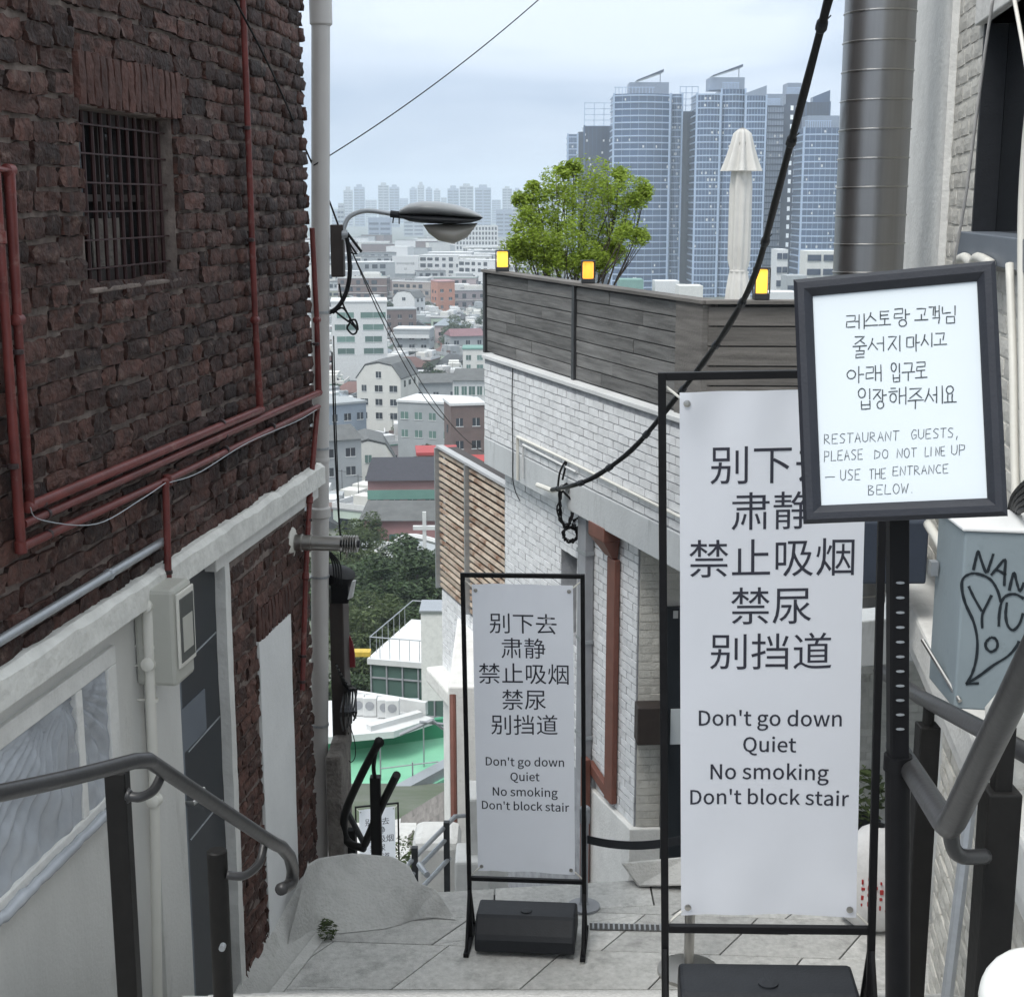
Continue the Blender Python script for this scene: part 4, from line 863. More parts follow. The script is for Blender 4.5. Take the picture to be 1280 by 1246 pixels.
rb0 = DP.at(796, 884, .2); b = MB(); b.pbox(DP, DP.hit(797, 900, .2)[0], DP.hit(834, 900, .2)[0], .02, .2, DP.hit(800, 932, .2)[1], DP.hit(800, 885, .2)[1]); tag(b.build('brown_wall_box', M['dark_brown'], bevel=.01), 'dark reddish brown box on the shaded wall left of the big sign', 'box')
b = MB(); b.pbox(DP, DP.hit(845, 905, .3)[0], DP.hit(900, 905, .3)[0], .051, .06, DP.hit(850, 930, .06)[1], DP.hit(850, 886, .06)[1]); tag(b.build('white_notice', M['paper']), 'white notice on the dark door behind the big sign', 'notice')
# thick cable bundle from upper right to the wall, taped joints, coils
ca_ = AP.at(690, 612, .10)
cpath = smooth_path([P(1046, -40, 5.2), P(1012, 90, 5.9), P(975, 230, 6.8), P(945, 340, 7.7), P(915, 400, 8.3), P(880, 452, 8.9), P(835, 510, 9.5), P(790, 562, 10.0), P(745, 595, 10.4), P(715, 607, 10.7), ca_], 5)
b = MB(); b.tube(cpath, [.0175 + .0015 * math.sin(i * 1.3) for i in range(len(cpath))], 8); cb = tag(b.build('thick_cable', M['rubber'], smooth=True), 'thick black taped cable sweeping from the top right down to the white wall', 'cable')
for i in range(3, len(cpath) - 2, 5):
    d = (cpath[i + 1] - cpath[i]).normalized(); b = MB(); b.lathe([(.017, -.035), (.023, -.02), (.024, .02), (.017, .035)], cpath[i], 10, ax=d); b.tube([cpath[i], cpath[i] + Vector((.03, -.02, .035))], .003, 4); b.build('tape_wrap', M['blackpl'], cb)
rg = random.Random(5)
def coil(cx, cy, rx, ry, n, Z, r=.008, ph=0):
    b = MB()
    for k in range(n):
        p = [P(cx + rg.uniform(-1.5, 1.5) + (rx + rg.uniform(-2, 2)) * math.cos(t), cy + rg.uniform(-1.5, 1.5) + (ry + rg.uniform(-2, 2)) * math.sin(t), Z + .02 * k) for t in [i * 2 * math.pi / 18 + ph for i in range(19)]]; b.tube(smooth_path(p, 2), r, 6)
    return b
Zc = proj(ca_)[2] - .15
b = coil(707, 632, 8, 26, 5, Zc, .008); b.tube(smooth_path([P(697, 612, Zc), P(700, 590, Zc), P(708, 576, Zc), P(703, 600, Zc)]), .010, 6); b.tube(smooth_path([P(700, 610, Zc), P(715, 625, Zc), P(735, 640, Zc), P(760, 655, Zc)]), .010, 6); tag(b.build('cable_coil', M['rubber'], smooth=True), 'long loop of black cable hanging where the thick cable meets the wall', 'cable')
tag(coil(713, 668, 9, 9, 6, Zc + .1, .006).build('cable_coil', M['rubber'], smooth=True), 'round coil of dark cable on the white bricks above the window', 'cable')
tag(coil(722, 654, 5, 6, 3, Zc + .1, .005).build('cable_coil', M['rubber'], smooth=True), 'smallest coil of cable just above the round one', 'cable')
b = MB(); b.tube(wp_([(672, 606), (690, 613), (702, 610)], .08), .022, 8); tag(b.build('cable_bracket', M['pvcw']), 'pale bracket holding the end of the thick cable', 'bracket')

# ================================================================== SLATTED BUILDING beyond
cp_ = P(552, 650, 17.5); CPl = Plane(cp_, (AP.u.x, AP.u.y))
Cs = lambda x, y, off=0: CPl.hit(x, y, off)
sb = thing('slatted_building', 'white brick annex with rusty slatted screen beyond the terrace corner', 'building', tuple(CPl.pt(0, -12)))
sC0 = Cs(552, 650)[0]; sCm = Cs(589, 650)[0]; sC1 = Cs(640, 650)[0]
zCt = Cs(552, 562)[1]; zCb = Cs(552, 733)[1]
nS = int((zCt - zCb) / .075)
for a, c in ((sC0, sCm - .02), (sCm + .02, sC1)):
    for k in range(nS):
        z = zCb + (k + .3) * (zCt - zCb) / nS; b = MB()
        b.box8([CPl.pt(a, z, .03), CPl.pt(c, z, .03), CPl.pt(c, z, .0), CPl.pt(a, z, .0), CPl.pt(a, z + .036, .03), CPl.pt(c, z + .036, .03), CPl.pt(c, z + .036, .0), CPl.pt(a, z + .036, .0)]); b.build('slat', M['rust'], sb)
for s in (sC0 - .02, sCm - .018, sC1): b = MB(); b.pbox(CPl, s, s + .035, -.02, .08, zCb, zCt + .02); b.build('screen_post', M['galv'], sb)
b = MB(); b.pbox(CPl, sC0 - .02, sC1, -.03, .06, zCt + .021, zCt + .05); b.build('screen_rail', M['greycap'], sb)
b = MB(); b.pbox(CPl, sC0, sC1, -.2, -.05, zCb, zCt + .02); b.build('screen_backing', M['dark_brown'], sb)
b = MB(); b.pbox(CPl, sC0, sC1 + 1, -2, 0, -14, zCb - .02); b.build('side_wall', M['wmortar'], sb)
brick_field(sb, CPl, sC0, sC1, Cs(552, 900)[1], zCb - .02, .22, .075, M['wbrick'], depth=.012, rnd=.003, rough=.0012, limit=160, jit=.03, gap=.008, nvar=4, nx_=2, nz_=1)
zc1 = Cs(549, 826)[1]
b = MB(); b.pbox(CPl, sC0 - .02, sC1 + 1, -.5, .22, zc1 - .20, zc1); b.build('stained_cornice', M['ledge'], sb, bevel=.03)
b = MB(); b.pbox(CPl, sC0 + .35, sC1 + 1, .001, .10, -14, zc1 - .202); b.build('lower_wall', M['plaster'], sb)
lp1 = P(566, 900, 15.2)
b = MB(); b.tube([P(566, 868, 14.2), P(567, 960, 14.0), P(568, 1058, 13.8)], .033, 8); b.tube(smooth_path([P(568, 1058, 13.8), P(560, 1066, 13.6), P(550, 1068, 13.4), P(546, 1078, 13.4), P(545, 1110, 13.4)]), .033, 8); tag(b.build('brown_drainpipe', M['brownpipe'], autos=True), 'brown drainpipe on the white wall left of the small sign', 'drainpipe')
lw0 = P(573, 1000, 14.2)
b = MB(); q = P(560, 900, 14.6); b.box(q.x, q.x + .9, q.y + .1, q.y + 3, -13, PY(560, 862, q.y).z); tag(b.build('white_wall_end', M['plaster'], bevel=.02), 'white rendered wall end behind the brown drainpipe', 'wall')
q = P(553, 1050, 12.6); b = MB(); b.box(q.x - .27, q.x + .15, q.y, q.y + .5, q.z - 1.2, PY(553, 1052, q.y).z); tag(b.build('white_stair_block', M['plaster'], bevel=.08), 'rounded white block beside the lower stair railing', 'block')
q = P(585, 1085, 10.8); b = MB(); b.box(q.x - .10, q.x + .16, q.y, q.y + .35, q.z - 1.5, q.z + .05); b.box(q.x - .02, q.x + .3, q.y + .12, q.y + .5, q.z - 1.5, q.z + .5); tag(b.build('white_plinth', M['plaster'], bevel=.02), 'chipped white plinth at the foot of the wall left of the small sign', 'plinth')
# lower stair railing, pale
rl = thing('pale_stair_railing', 'pale grey tube railing going down the lower stairs left of the small sign', 'railing', tuple(P(520, 1110, 11.5)))
for pts in ([(512, 1078), (569, 1020), (583, 1019)], [(516, 1092), (560, 1046)], [(522, 1115), (562, 1072)]):
    b = MB(); b.tube([P(x, y, 11.5 + .01 * (x - 512)) for x, y in pts], .019, 8); b.build('rail', M['galv'], rl, autos=True)
for (x, y0, y1, Z) in ((518, 1060, 1106, 11.5), (558, 1028, 1117, 11.9)):
    b = MB(); p = P(x, y0, Z); b.box(p.x - .025, p.x + .025, p.y, p.y + .05, P(x, y1, Z).z - .6, p.z); b.build('railing_post', M['darkmetal'], rl)
b = MB(); b.tube(smooth_path([P(524, 1080, 11.4), P(530, 1088, 11.3), P(534, 1093, 11.2)]), .025, 8); b.tube(smooth_path([P(512, 1078, 11.5), P(505, 1090, 11.4), P(506, 1104, 11.4)]), .016, 8); b.build('rail_end', M['galv'], rl, autos=True)

# ================================================================== SIGNS
import os
try: FONT = bpy.data.fonts.load(os.path.join(bpy.utils.resource_path('LOCAL'), 'datafiles', 'fonts', 'Noto Sans CJK Regular.woff2'))
except Exception: FONT = None
def text_mb(s, height=None, width=None):
    c = bpy.data.curves.new('t', 'FONT'); c.body = s; c.offset = .003 if s.isascii() else 0
    if FONT: c.font = FONT
    c.size = 1; c.resolution_u = 3
    o = bpy.data.objects.new('t', c); COL.objects.link(o); bpy.context.view_layer.update()
    dg = bpy.context.evaluated_depsgraph_get(); me = bpy.data.meshes.new_from_object(o.evaluated_get(dg))
    vs_ = [v.co.copy() for v in me.vertices]; fs = [tuple(p.vertices) for p in me.polygons]
    bpy.data.objects.remove(o); bpy.data.curves.remove(c); bpy.data.meshes.remove(me)
    x0 = min(v.x for v in vs_); x1 = max(v.x for v in vs_); k = width / (x1 - x0)
    return [Vector(((v.x - (x0 + x1) / 2) * k, 0, v.y * k)) for v in vs_], fs
CN = [('别下去', 1.764, 3), ('肃静', 1.632, 2), ('禁止吸烟', 1.496, 4), ('禁尿', 1.357, 2), ('别挡道', 1.222, 3)]
EN = [("Don't go down", 1.024, .408), ('Quiet', .943, .152), ('No smoking', .858, .34), ("Don't block stair", .78, .458)]
def banner(loc, rz, roll, label, dx=0.):
    t = thing('banner_stand', label, 'sign stand', loc, rz, group='black banner stands on the stairs', local=True); t.rotation_euler = (0, roll, rz)
    r = .011; W2 = .305; b = MB()
    b.box(-W2 - r, -W2 + r, -r, r, .03, 2.03); b.box(W2 - r, W2 + r, -r, r, .03, 2.03); b.box(-W2 + r, W2 - r, -r, r, 2.008, 2.03); b.box(-W2 + r, W2 - r, -r, r, .35, .372); b.build('frame', M['black'], t, bevel=.002)
    rip = lambda x, z: .009 * noise.noise(Vector((x * 4.5, z * 1.8, dx * 9))) + .004 * math.sin(x * 8 + z * 4 + dx * 5) + .006 * math.exp(-((z - 1.93) / .12) ** 2) * math.sin(x * 34) + .005 * math.exp(-((z - .45) / .10) ** 2) * math.sin(x * 26 + 1) - .012 * math.exp(-((abs(x) - .24) / .05) ** 2) * (math.exp(-((z - 1.94) / .07) ** 2) + math.exp(-((z - .44) / .07) ** 2))
    nx_, nz_ = 30, 90; b = MB(); x0, x1, z0, z1 = -.257, .257, .408, 1.975
    b.add([(x0 + (x1 - x0) * i / nx_, -.003 + rip(x0 + (x1 - x0) * i / nx_, z0 + (z1 - z0) * j / nz_), z0 + (z1 - z0) * j / nz_) for j in range(nz_ + 1) for i in range(nx_ + 1)],
          [(j * (nx_ + 1) + i, j * (nx_ + 1) + i + 1, (j + 1) * (nx_ + 1) + i + 1, (j + 1) * (nx_ + 1) + i) for j in range(nz_) for i in range(nx_)])
    sh = b.build('sheet', M['sheet'], t, smooth=True)
    def put(s, zc, wd, h):
        b = MB()
        vs_, fs = text_mb(s, width=wd); zs = [v.z for v in vs_]; 
        b.add([(v.x, rip(v.x, v.z + zc) - .0045, v.z + zc) for v in vs_], fs); b.build('lettering_line', M['ink'], sh)
    for s, zc, n in CN:
        put(s, zc - .040, .118 * n - .010, 0)
    for s, zc, wd in EN: put(s, zc - .022, wd, 0)
    for sx in (-1, 1):
        for z in (.435, 1.945):
            b = MB(); b.lathe([(.0045, 0), (.010, .001), (.010, .004), (.005, .005)], (sx * .237, rip(sx * .237, z) - .0035, z), 12, ax=(0, -1, 0)); b.build('eyelet', M['chrome'], sh, smooth=False)
            b = MB(); b.tube([(sx * .237, -.006, z), (sx * .262, -.009, z + (.02 if z > 1 else -.02)), (sx * .293, 0, z + (.045 if z > 1 else -.055))], .004, 6); b.build('clip', M['pvcw'], t)
    for sx in (-1, 1):
        x = sx * (W2 + .0)
        b = MB(); b.box(x - .014, x + .014, -.19, .17, .005, .028); b.build('foot_bar', M['black'], t, bevel=.003)
        b = MB(); b.tube([(x, -.16, .03), (x, -.012, .30)], .009, 6); b.tube([(x, .14, .03), (x, .012, .30)], .009, 6); b.build('brace', M['black'], t)
        for yy_ in (-.175, .155): b = MB(); b.lathe([(.012, 0), (.012, .006)], (x, yy_, -.001), 10); b.build('foot_pad', M['pvcw'], t)
    b = MB(); pr = [(-.17, .03), (-.17, .10), (-.155, .125), (-.10, .19), (-.08, .20), (.08, .20), (.10, .19), (.15, .12), (.16, .10), (.16, .03)]
    n = len(pr); b.add([(-.262, y, z) for y, z in pr] + [(.262, y, z) for y, z in pr], [tuple(range(n)), tuple(range(2 * n - 1, n - 1, -1))] + [((i + 1) % n, i, i + n, (i + 1) % n + n) for i in range(n)])
    wb_ = b.build('water_weight', M['blackpl'], t, bevel=.012)
    b = MB(); b.lathe([(.02, 0), (.03, .002), (.03, .006), (.018, .007)], (0, -.03, .199), 16); b.build('filler_cap', M['blackpl'], wb_)
    return t
bb_ = P(965, 900, 4.17)
banner((.772, 3.95, TOPZ + .002), R(-4), R(-1.5), 'nearest and largest banner stand with Chinese and English lettering on the stairs')
banner((.082, 7.05, GZ + .002), R(-6), R(-.85), 'middle banner stand on the pavers with its whole lettering in view', .3)
p3 = P(471, 1005, 20.5)
banner((p3.x, p3.y, p3.z - 2.03), R(14), R(0), 'small far banner stand half hidden behind the dark handrail post', .7)
# framed hand written sign
TLs, TRs, BRs, BLs = P(997, 350, 2.76), P(1250, 326, 2.64), P(1254, 645, 2.62), P(1000, 655, 2.74)
cS = (TLs + TRs + BRs + BLs) / 4; ex = ((TRs - TLs) + (BRs - BLs)).normalized(); ey = ((TLs - BLs) + (TRs - BRs)); ey = (ey - ex * ey.dot(ex)).normalized(); en = ex.cross(ey)
if en.y > 0: en = -en
wS = ((TRs - TLs).length + (BRs - BLs).length) / 2; hS = ((TLs - BLs).length + (TRs - BRs).length) / 2
def S(u, v, o=0): return cS + ex * u + ey * v + en * o
def Spix(px, py, o=0):
    r = ray(px, py); o_ = cS + en * o; t = o_.dot(en) / r.dot(en); p = r * t; return p
ss = thing('framed_sign', 'hand written notice in a black snap frame on an adjustable pole', 'sign', (cS.x, cS.y, TOPZ - .3))
def bar(x0, x1, y0, y1, inn):
    pass
fw = .034; b = MB()
oc = [(-wS / 2, -hS / 2), (wS / 2, -hS / 2), (wS / 2, hS / 2), (-wS / 2, hS / 2)]
prof = [(0, -.012), (0, .006), (.008, .014), (.020, .014), (.030, .006), (fw, .001), (fw, -.004)]
for k in range(4):
    a, c = oc[k], oc[(k + 1) % 4]; vs_ = []
    for end, (X, Y) in enumerate((a, c)):
        sx = -1 if X > 0 else 1; sy = -1 if Y > 0 else 1
        for d, o in prof: vs_.append(S(X + sx * d, Y + sy * d, o))
    n = len(prof); b = MB(); b.add(vs_, [(i, i + n, i + n + 1, i + 1) for i in range(n - 1)] + [(0, n - 1, 2 * n - 1, n)]); b.build('frame_side', M['frameb'], ss, autos=True)
b = MB(); b.box8([S(x, y, o) for o in (-.011, -.004) for x, y in ((-wS / 2 + .003, -hS / 2 + .003), (wS / 2 - .003, -hS / 2 + .003), (wS / 2 - .003, hS / 2 - .003), (-wS / 2 + .003, hS / 2 - .003))]); b.build('back_panel', M['blackpl'], ss)
b = MB(); q = .032; b.quad(S(-wS / 2 + q, -hS / 2 + q, -.002), S(wS / 2 - q, -hS / 2 + q, -.002), S(wS / 2 - q, hS / 2 - q, -.002), S(-wS / 2 + q, hS / 2 - q, -.002)); pap = b.build('paper', M['paper'], ss)
rgs = random.Random(21)
def ribbon(b, pts, w, o=-.0012, fn=Spix, nrm=None):
    if len(pts) < 2: return
    q = [fn(x, y, o) for x, y in pts]; nrm = nrm or en; L = []; Rr = []
    for i, p in enumerate(q):
        d = (q[min(i + 1, len(q) - 1)] - q[max(i - 1, 0)]).normalized(); s = d.cross(nrm).normalized() * w * .5 * rgs.uniform(.8, 1.15); L.append(p + s); Rr.append(p - s)
    b0_ = len(b.v); n = len(q); b.add(L + Rr, [(i, i + 1, n + i + 1, n + i) for i in range(n - 1)])
def circ(n=14, a0=-1.7): return [(.5 + .5 * math.cos(a0 - 2 * math.pi * i / n * 1.03), .5 + .5 * math.sin(a0 - 2 * math.pi * i / n * 1.03)) for i in range(n + 1)]
J = {'R': [[(0, 0), (1, 0), (.95, .5), (.05, .52), (0, 1), (1, .97)]], 'G': [[(0, 0), (1, 0), (.85, 1)]], 'N': [[(0, 0), (0.02, .97), (1, .9)]], 'S': [[(.5, 0), (.35, .5), (0, 1)], [(.42, .4), (1, 1)]],
     'J': [[(0, 0), (1, 0), (.5, .5), (0, 1)], [(.5, .45), (1, 1)]], 'T': [[(1, 0), (0, 0), (0, 1), (1, 1)], [(0, .5), (.9, .5)]], 'O': [circ()], 'M': [[(0, 0), (0, 1), (1, 1), (.97, 0), (0, .02)]],
     'B': [[(0, 0), (.03, 1), (1, .97), (1, 0)], [(0, .5), (1, .48)]], 'H': [[(.2, 0), (.8, 0)], [(0, .25), (1, .22)], [(.5 + .35 * math.cos(t), .68 + .32 * math.sin(t)) for t in [-1.6 + i * .45 for i in range(15)]]],
     'e': [[(0, .5), (.4, .48)], [(.42, 0), (.42, 1)], [(1, -.05), (1, 1.05)]], 'ae': [[(0, 0), (0, 1)], [(1, -.05), (1, 1.05)], [(0, .5), (1, .48)]], 'a': [[(0, 0), (0, 1)], [(0, .5), (1, .48)]], 'eo': [[(0, .45), (1, .45)], [(1, 0), (1, 1)]],
     'i': [[(1, 0), (1, 1)]], 'eu': [[(0, 0), (1, -.03)]], 'o': [[(.5, 0), (.5, .95)], [(0, 1), (1, .97)]], 'u': [[(0, 0), (1, -.03)], [(.5, 0), (.48, 1)]], 'yo': [[(.32, 0), (.32, .95)], [(.66, 0), (.66, .95)], [(0, 1), (1, .97)]]}
SY = {'레': [('R', 0, .1, .5, .9), ('e', .5, 0, 1, 1)], '스': [('S', .12, 0, .88, .62), ('eu', 0, .9, 1, .9)], '토': [('T', .15, 0, .85, .5), ('o', 0, .5, 1, .9)], '랑': [('R', 0, 0, .55, .52), ('a', .72, 0, 1, .6), ('O', .3, .62, .78, 1)],
      '고': [('G', .15, .1, .8, .6), ('o', 0, .5, 1, .92)], '객': [('G', 0, .05, .4, .55), ('ae', .52, 0, .85, .6), ('G', .3, .68, .88, 1)], '님': [('N', 0, .05, .6, .45), ('i', .8, 0, .88, .55), ('M', .3, .62, .86, 1)],
      '줄': [('J', .15, 0, .85, .36), ('u', 0, .46, 1, .64), ('R', .22, .68, .82, 1)], '서': [('S', 0, .1, .55, .9), ('eo', .5, 0, .88, 1)], '지': [('J', 0, .1, .65, .9), ('i', .8, 0, .9, 1)], '마': [('M', 0, .2, .5, .75), ('a', .68, 0, .98, 1)],
      '시': [('S', 0, .1, .65, .9), ('i', .8, 0, .9, 1)], '아': [('O', 0, .25, .5, .75), ('a', .68, 0, 1, 1)], '래': [('R', 0, .12, .48, .85), ('ae', .6, 0, .95, 1)], '입': [('O', .08, 0, .55, .45), ('i', .8, 0, .85, .52), ('B', .28, .58, .86, 1)],
      '구': [('G', .15, 0, .8, .45), ('u', 0, .52, 1, 1)], '로': [('R', .12, 0, .82, .5), ('o', 0, .5, 1, .92)], '장': [('J', 0, .02, .6, .52), ('a', .7, 0, 1, .6), ('O', .3, .62, .78, 1)], '해': [('H', 0, .05, .5, .9), ('ae', .6, 0, .95, 1)],
      '주': [('J', .12, 0, .88, .48), ('u', 0, .58, 1, 1)], '세': [('S', 0, .1, .52, .9), ('e', .45, 0, 1, 1)], '요': [('O', .2, 0, .75, .42), ('yo', 0, .45, 1, .92)]}
KL = [[('레', 235, 288, 312, 350), ('스', 312, 280, 372, 342), ('토', 374, 275, 428, 340), ('랑', 442, 265, 510, 340), ('고', 530, 258, 590, 318), ('객', 592, 252, 645, 328), ('님', 650, 250, 712, 326)],
      [('줄', 262, 385, 324, 475), ('서', 328, 385, 405, 448), ('지', 415, 378, 472, 448), ('마', 497, 372, 555, 448), ('시', 558, 368, 610, 428), ('고', 612, 364, 670, 424)],
      [('아', 238, 512, 312, 585), ('래', 320, 508, 388, 575), ('입', 425, 498, 472, 580), ('구', 475, 500, 532, 575), ('로', 532, 495, 586, 568)],
      [('입', 282, 608, 346, 698), ('장', 350, 612, 410, 695), ('해', 418, 605, 496, 675), ('주', 500, 610, 570, 698), ('세', 574, 600, 650, 672), ('요', 656, 598, 712, 675)]]
tb_ = MB()
def stroke_set(strokes, x0, y0, x1, y1, w, sl=-.05):
    for st_ in strokes:
        pts = []
        for k in range(len(st_) - 1):
            for t in (0, .5): pts.append((st_[k][0] * (1 - t) + st_[k + 1][0] * t, st_[k][1] * (1 - t) + st_[k + 1][1] * t))
        pts.append(st_[-1]); out = []
        for (u, v) in pts:
            X = x0 + u * (x1 - x0) + rgs.uniform(-.8, .8); Y = y0 + v * (y1 - y0) + (X - x0) * sl + rgs.uniform(-.8, .8); out.append((990 + X / 3.461, 310 + Y / 3.461))
        ribbon(tb_, out, w)
for line in KL:
    tb_ = MB()
    for (s, x0, y0, x1, y1) in line:
        for (j, a, c, d, e) in SY[s]: stroke_set(J[j], x0 + a * (x1 - x0), y0 + c * (y1 - y0), x0 + d * (x1 - x0), y0 + e * (y1 - y0), .0021)
    tb_.build('hand_lettering', M['marker'], pap)
E = {'R': [[(0, 1), (0.05, 0), (.7, .1), (.7, .4), (.05, .5), (1, 1)]], 'E': [[(1, 0), (0.05, .03), (0, 1), (1, .97)], [(0, .5), (.8, .48)]], 'S': [[(1, .08), (.4, 0), (.05, .25), (.9, .65), (.7, .95), (0, .95)]], 'T': [[(0, .03), (1.1, 0)], [(.5, 0), (.45, 1)]],
     'A': [[(0, 1), (.5, 0), (1, 1)], [(.2, .62), (.8, .6)]], 'U': [[(0, 0), (.05, .8), (.45, 1), (.9, .8), (1, 0)]], 'N': [[(0, 1), (0.05, 0), (.9, 1), (1, 0)]], 'G': [[(1, .1), (.5, 0), (.05, .4), (.3, 1), (.95, .85), (.95, .55), (.5, .55)]], ',': [[(.4, .9), (.2, 1.25)]],
     'P': [[(0, 1.1), (.05, 0), (.9, .1), (.85, .5), (.05, .58)]], 'L': [[(0.1, 0), (0, 1), (1, .97)]], 'D': [[(.05, 0), (0, 1), (.8, .8), (.95, .3), (.05, 0)]], 'O': [circ(12)], 'I': [[(.5, 0), (.45, 1)]], 'H': [[(0, 0), (0, 1)], [(1, 0), (1, 1)], [(0, .5), (1, .48)]],
     'C': [[(1, .1), (.4, .02), (.02, .5), (.3, .98), (1, .9)]], 'B': [[(0, 1), (.05, 0), (.8, .15), (.1, .48), (.95, .7), (.7, .98), (0, 1)]], 'W': [[(0, 0), (.2, 1), (.5, .3), (.75, 1), (1.1, 0)]], '.': [[(.3, .95), (.4, 1)]], '-': [[(0, .5), (1, .5)]]}
for (wd, x0, x1, y0, y1) in (('RESTAURANT', 140, 470, 806, 848), ('GUESTS,', 515, 738, 786, 828), ('PLEASE', 140, 314, 878, 922), ('DO', 357, 424, 874, 912), ('NOT', 455, 546, 868, 908), ('LINE', 575, 668, 862, 902), ('UP', 690, 758, 852, 895),
                           ('-', 143, 200, 982, 1000), ('USE', 210, 303, 960, 1006), ('THE', 335, 412, 956, 1000), ('ENTRANCE', 437, 684, 946, 985), ('BELOW.', 330, 545, 1026, 1068)):
    n = len(wd); cw = (x1 - x0) / n; tb_ = MB()
    for i, ch in enumerate(wd):
        ww = cw * (.74 if ch not in 'I' else .3); xx = x0 + i * cw; dy = -.05 * (xx - x0); stroke_set(E[ch], xx, y0 + dy, xx + ww, y1 + dy, .00125, -.03)
    tb_.build('hand_lettering', M['marker'], pap)
pp = P(1122, 700, 2.76); px_ = pp.x; py_ = pp.y + .05
z955 = PY(1122, 955, py_).z
pxz = lambda z: PY(1122, 650, py_).x + (z - PY(1122, 650, py_).z) / (z955 - PY(1122, 650, py_).z) * (PY(1122, 955, py_).x - PY(1122, 650, py_).x)
b = MB(); b.box8([(pxz(z) + sx * .019, py_ + sy * .019, z) for z in (z955 - .2, cS.z + .1) for sx, sy in ((-1, -1), (1, -1), (1, 1), (-1, 1))]); b.build('inner_pole', M['black'], ss, bevel=.004)
hb = MB(); hb.tube([(0, 0, 0), (0, -.0015, 0)], .0055, 8); hm = hb.mesh('pole_slot', mats=(M['galv'],))
for k in range(11):
    o = bpy.data.objects.new('pole_slot', hm); COL.objects.link(o); o.parent = ss; o.scale = (1.6, 1, .5); zk = PY(1122, 725, py_).z - k * .030; o.location = Vector((pxz(zk), py_ - .0192, zk)) - Vector(ss['_org'])
b = MB(); b.tube([(pxz(TOPZ), py_, TOPZ), (pxz(z955 - .01), py_, z955 - .01)], .025, 20); b.tube([(pxz(z955), py_, z955 - .012), (pxz(z955), py_, z955 + .02)], .028, 20); b.build('outer_pole', M['black'], ss, autos=True)
b = MB(); b.box(pxz(TOPZ) - .2, pxz(TOPZ) + .2, py_ - .2, py_ + .2, TOPZ + .001, TOPZ + .012); b.build('pole_foot', M['black'], ss, bevel=.004)

# ================================================================== RAILS
def rail_thing(name, lab, loc): return thing(name, lab, 'handrail', loc)
hr = rail_thing('handrail', 'dark grey tube handrail with curled end at the lower left', tuple(P(150, 1246, 3.7) + Vector((0, 0, -.6))))
b = MB(); b.tube(smooth_path([P(-80, 1008, 2.9), P(0, 991, 3.05), P(95, 970, 3.3), P(168, 951, 3.5)], 4) + smooth_path([P(186, 950, 3.55), P(210, 966, 3.65), P(330, 1046, 4.15), P(352, 1058, 4.3)], 3) + smooth_path([P(362, 1070, 4.4), P(366, 1088, 4.5), P(363, 1104, 4.5), P(351, 1111, 4.42)], 4), .0195, 14); b.build('rail', M['railgrey'], hr, smooth=True)
p1 = P(146, 962, 3.6); b = MB(); b.box(p1.x - .026, p1.x + .026, p1.y - .026, p1.y + .026, p1.z - 1.3, p1.z); b.build('post', M['postdark'], hr, bevel=.004)
p2 = P(271, 1062, 4.1); b = MB(); b.lathe([(.029, -1.2), (.029, -.004), (.025, 0)], p2, 18); b.build('post', M['postdark'], hr, autos=True)
b = MB(); b.lathe([(.009, 0), (.009, .02)], P(279, 1181, 4.07), 10, ax=(0, -1, 0)); b.build('bolt', M['galv'], hr)
b = MB(); b.lathe([(.02, 0), (.012, .01)], P(160, 994, 3.58), 12, ax=(1, 0, 0)); b.tube(smooth_path([P(158, 994, 3.58), P(175, 996, 3.58), P(192, 987, 3.62), P(203, 966, 3.66)]), .0125, 10); b.build('bracket', M['railgrey'], hr, smooth=True)
b = MB(); b.tube(smooth_path([P(283, 1093, 4.1), P(305, 1094, 4.12), P(324, 1078, 4.18), P(331, 1050, 4.22)]), .0125, 10); b.build('bracket', M['railgrey'], hr, smooth=True)
# centre dark rail beyond the mound
h2 = rail_thing('handrail', 'black handrail with an upright post rising behind the concrete mound', tuple(P(470, 1080, 8.4) + Vector((0, 0, -.6))))
b = MB(); b.tube(smooth_path([P(455, 1060, 8.6), P(433, 1050, 8.7), P(431, 1018, 8.6), P(450, 972, 8.3), P(471, 932, 8.1), P(474, 928, 8.1)], 4), .024, 10); b.build('rail', M['postdark'], h2, smooth=True)
b = MB(); b.tube([P(456, 1055, 8.6), P(480, 1000, 8.3), P(496, 968, 8.1)], .024, 10); b.build('rail', M['postdark'], h2)
b = MB(); p = P(469, 970, 8.3); b.box(p.x - .03, p.x + .03, p.y - .03, p.y + .03, p.z - 1.6, p.z); b.build('post', M['postdark'], h2, bevel=.003)
b = MB(); b.tube(smooth_path([P(469, 975, 8.3), P(467, 958, 8.2), P(470, 938, 8.12)]), .012, 8); b.build('bracket', M['postdark'], h2)
b = MB(); p = P(439, 1036, 8.9); b.box(p.x - .028, p.x + .028, p.y - .03, p.y + .03, p.z - .6, p.z); b.build('post', M['postdark'], h2, bevel=.003)
b = MB(); b.tube([P(421, 988, 8.9), P(455, 1054, 8.9)], .018, 8); b.build('brace', M['railgrey'], h2)
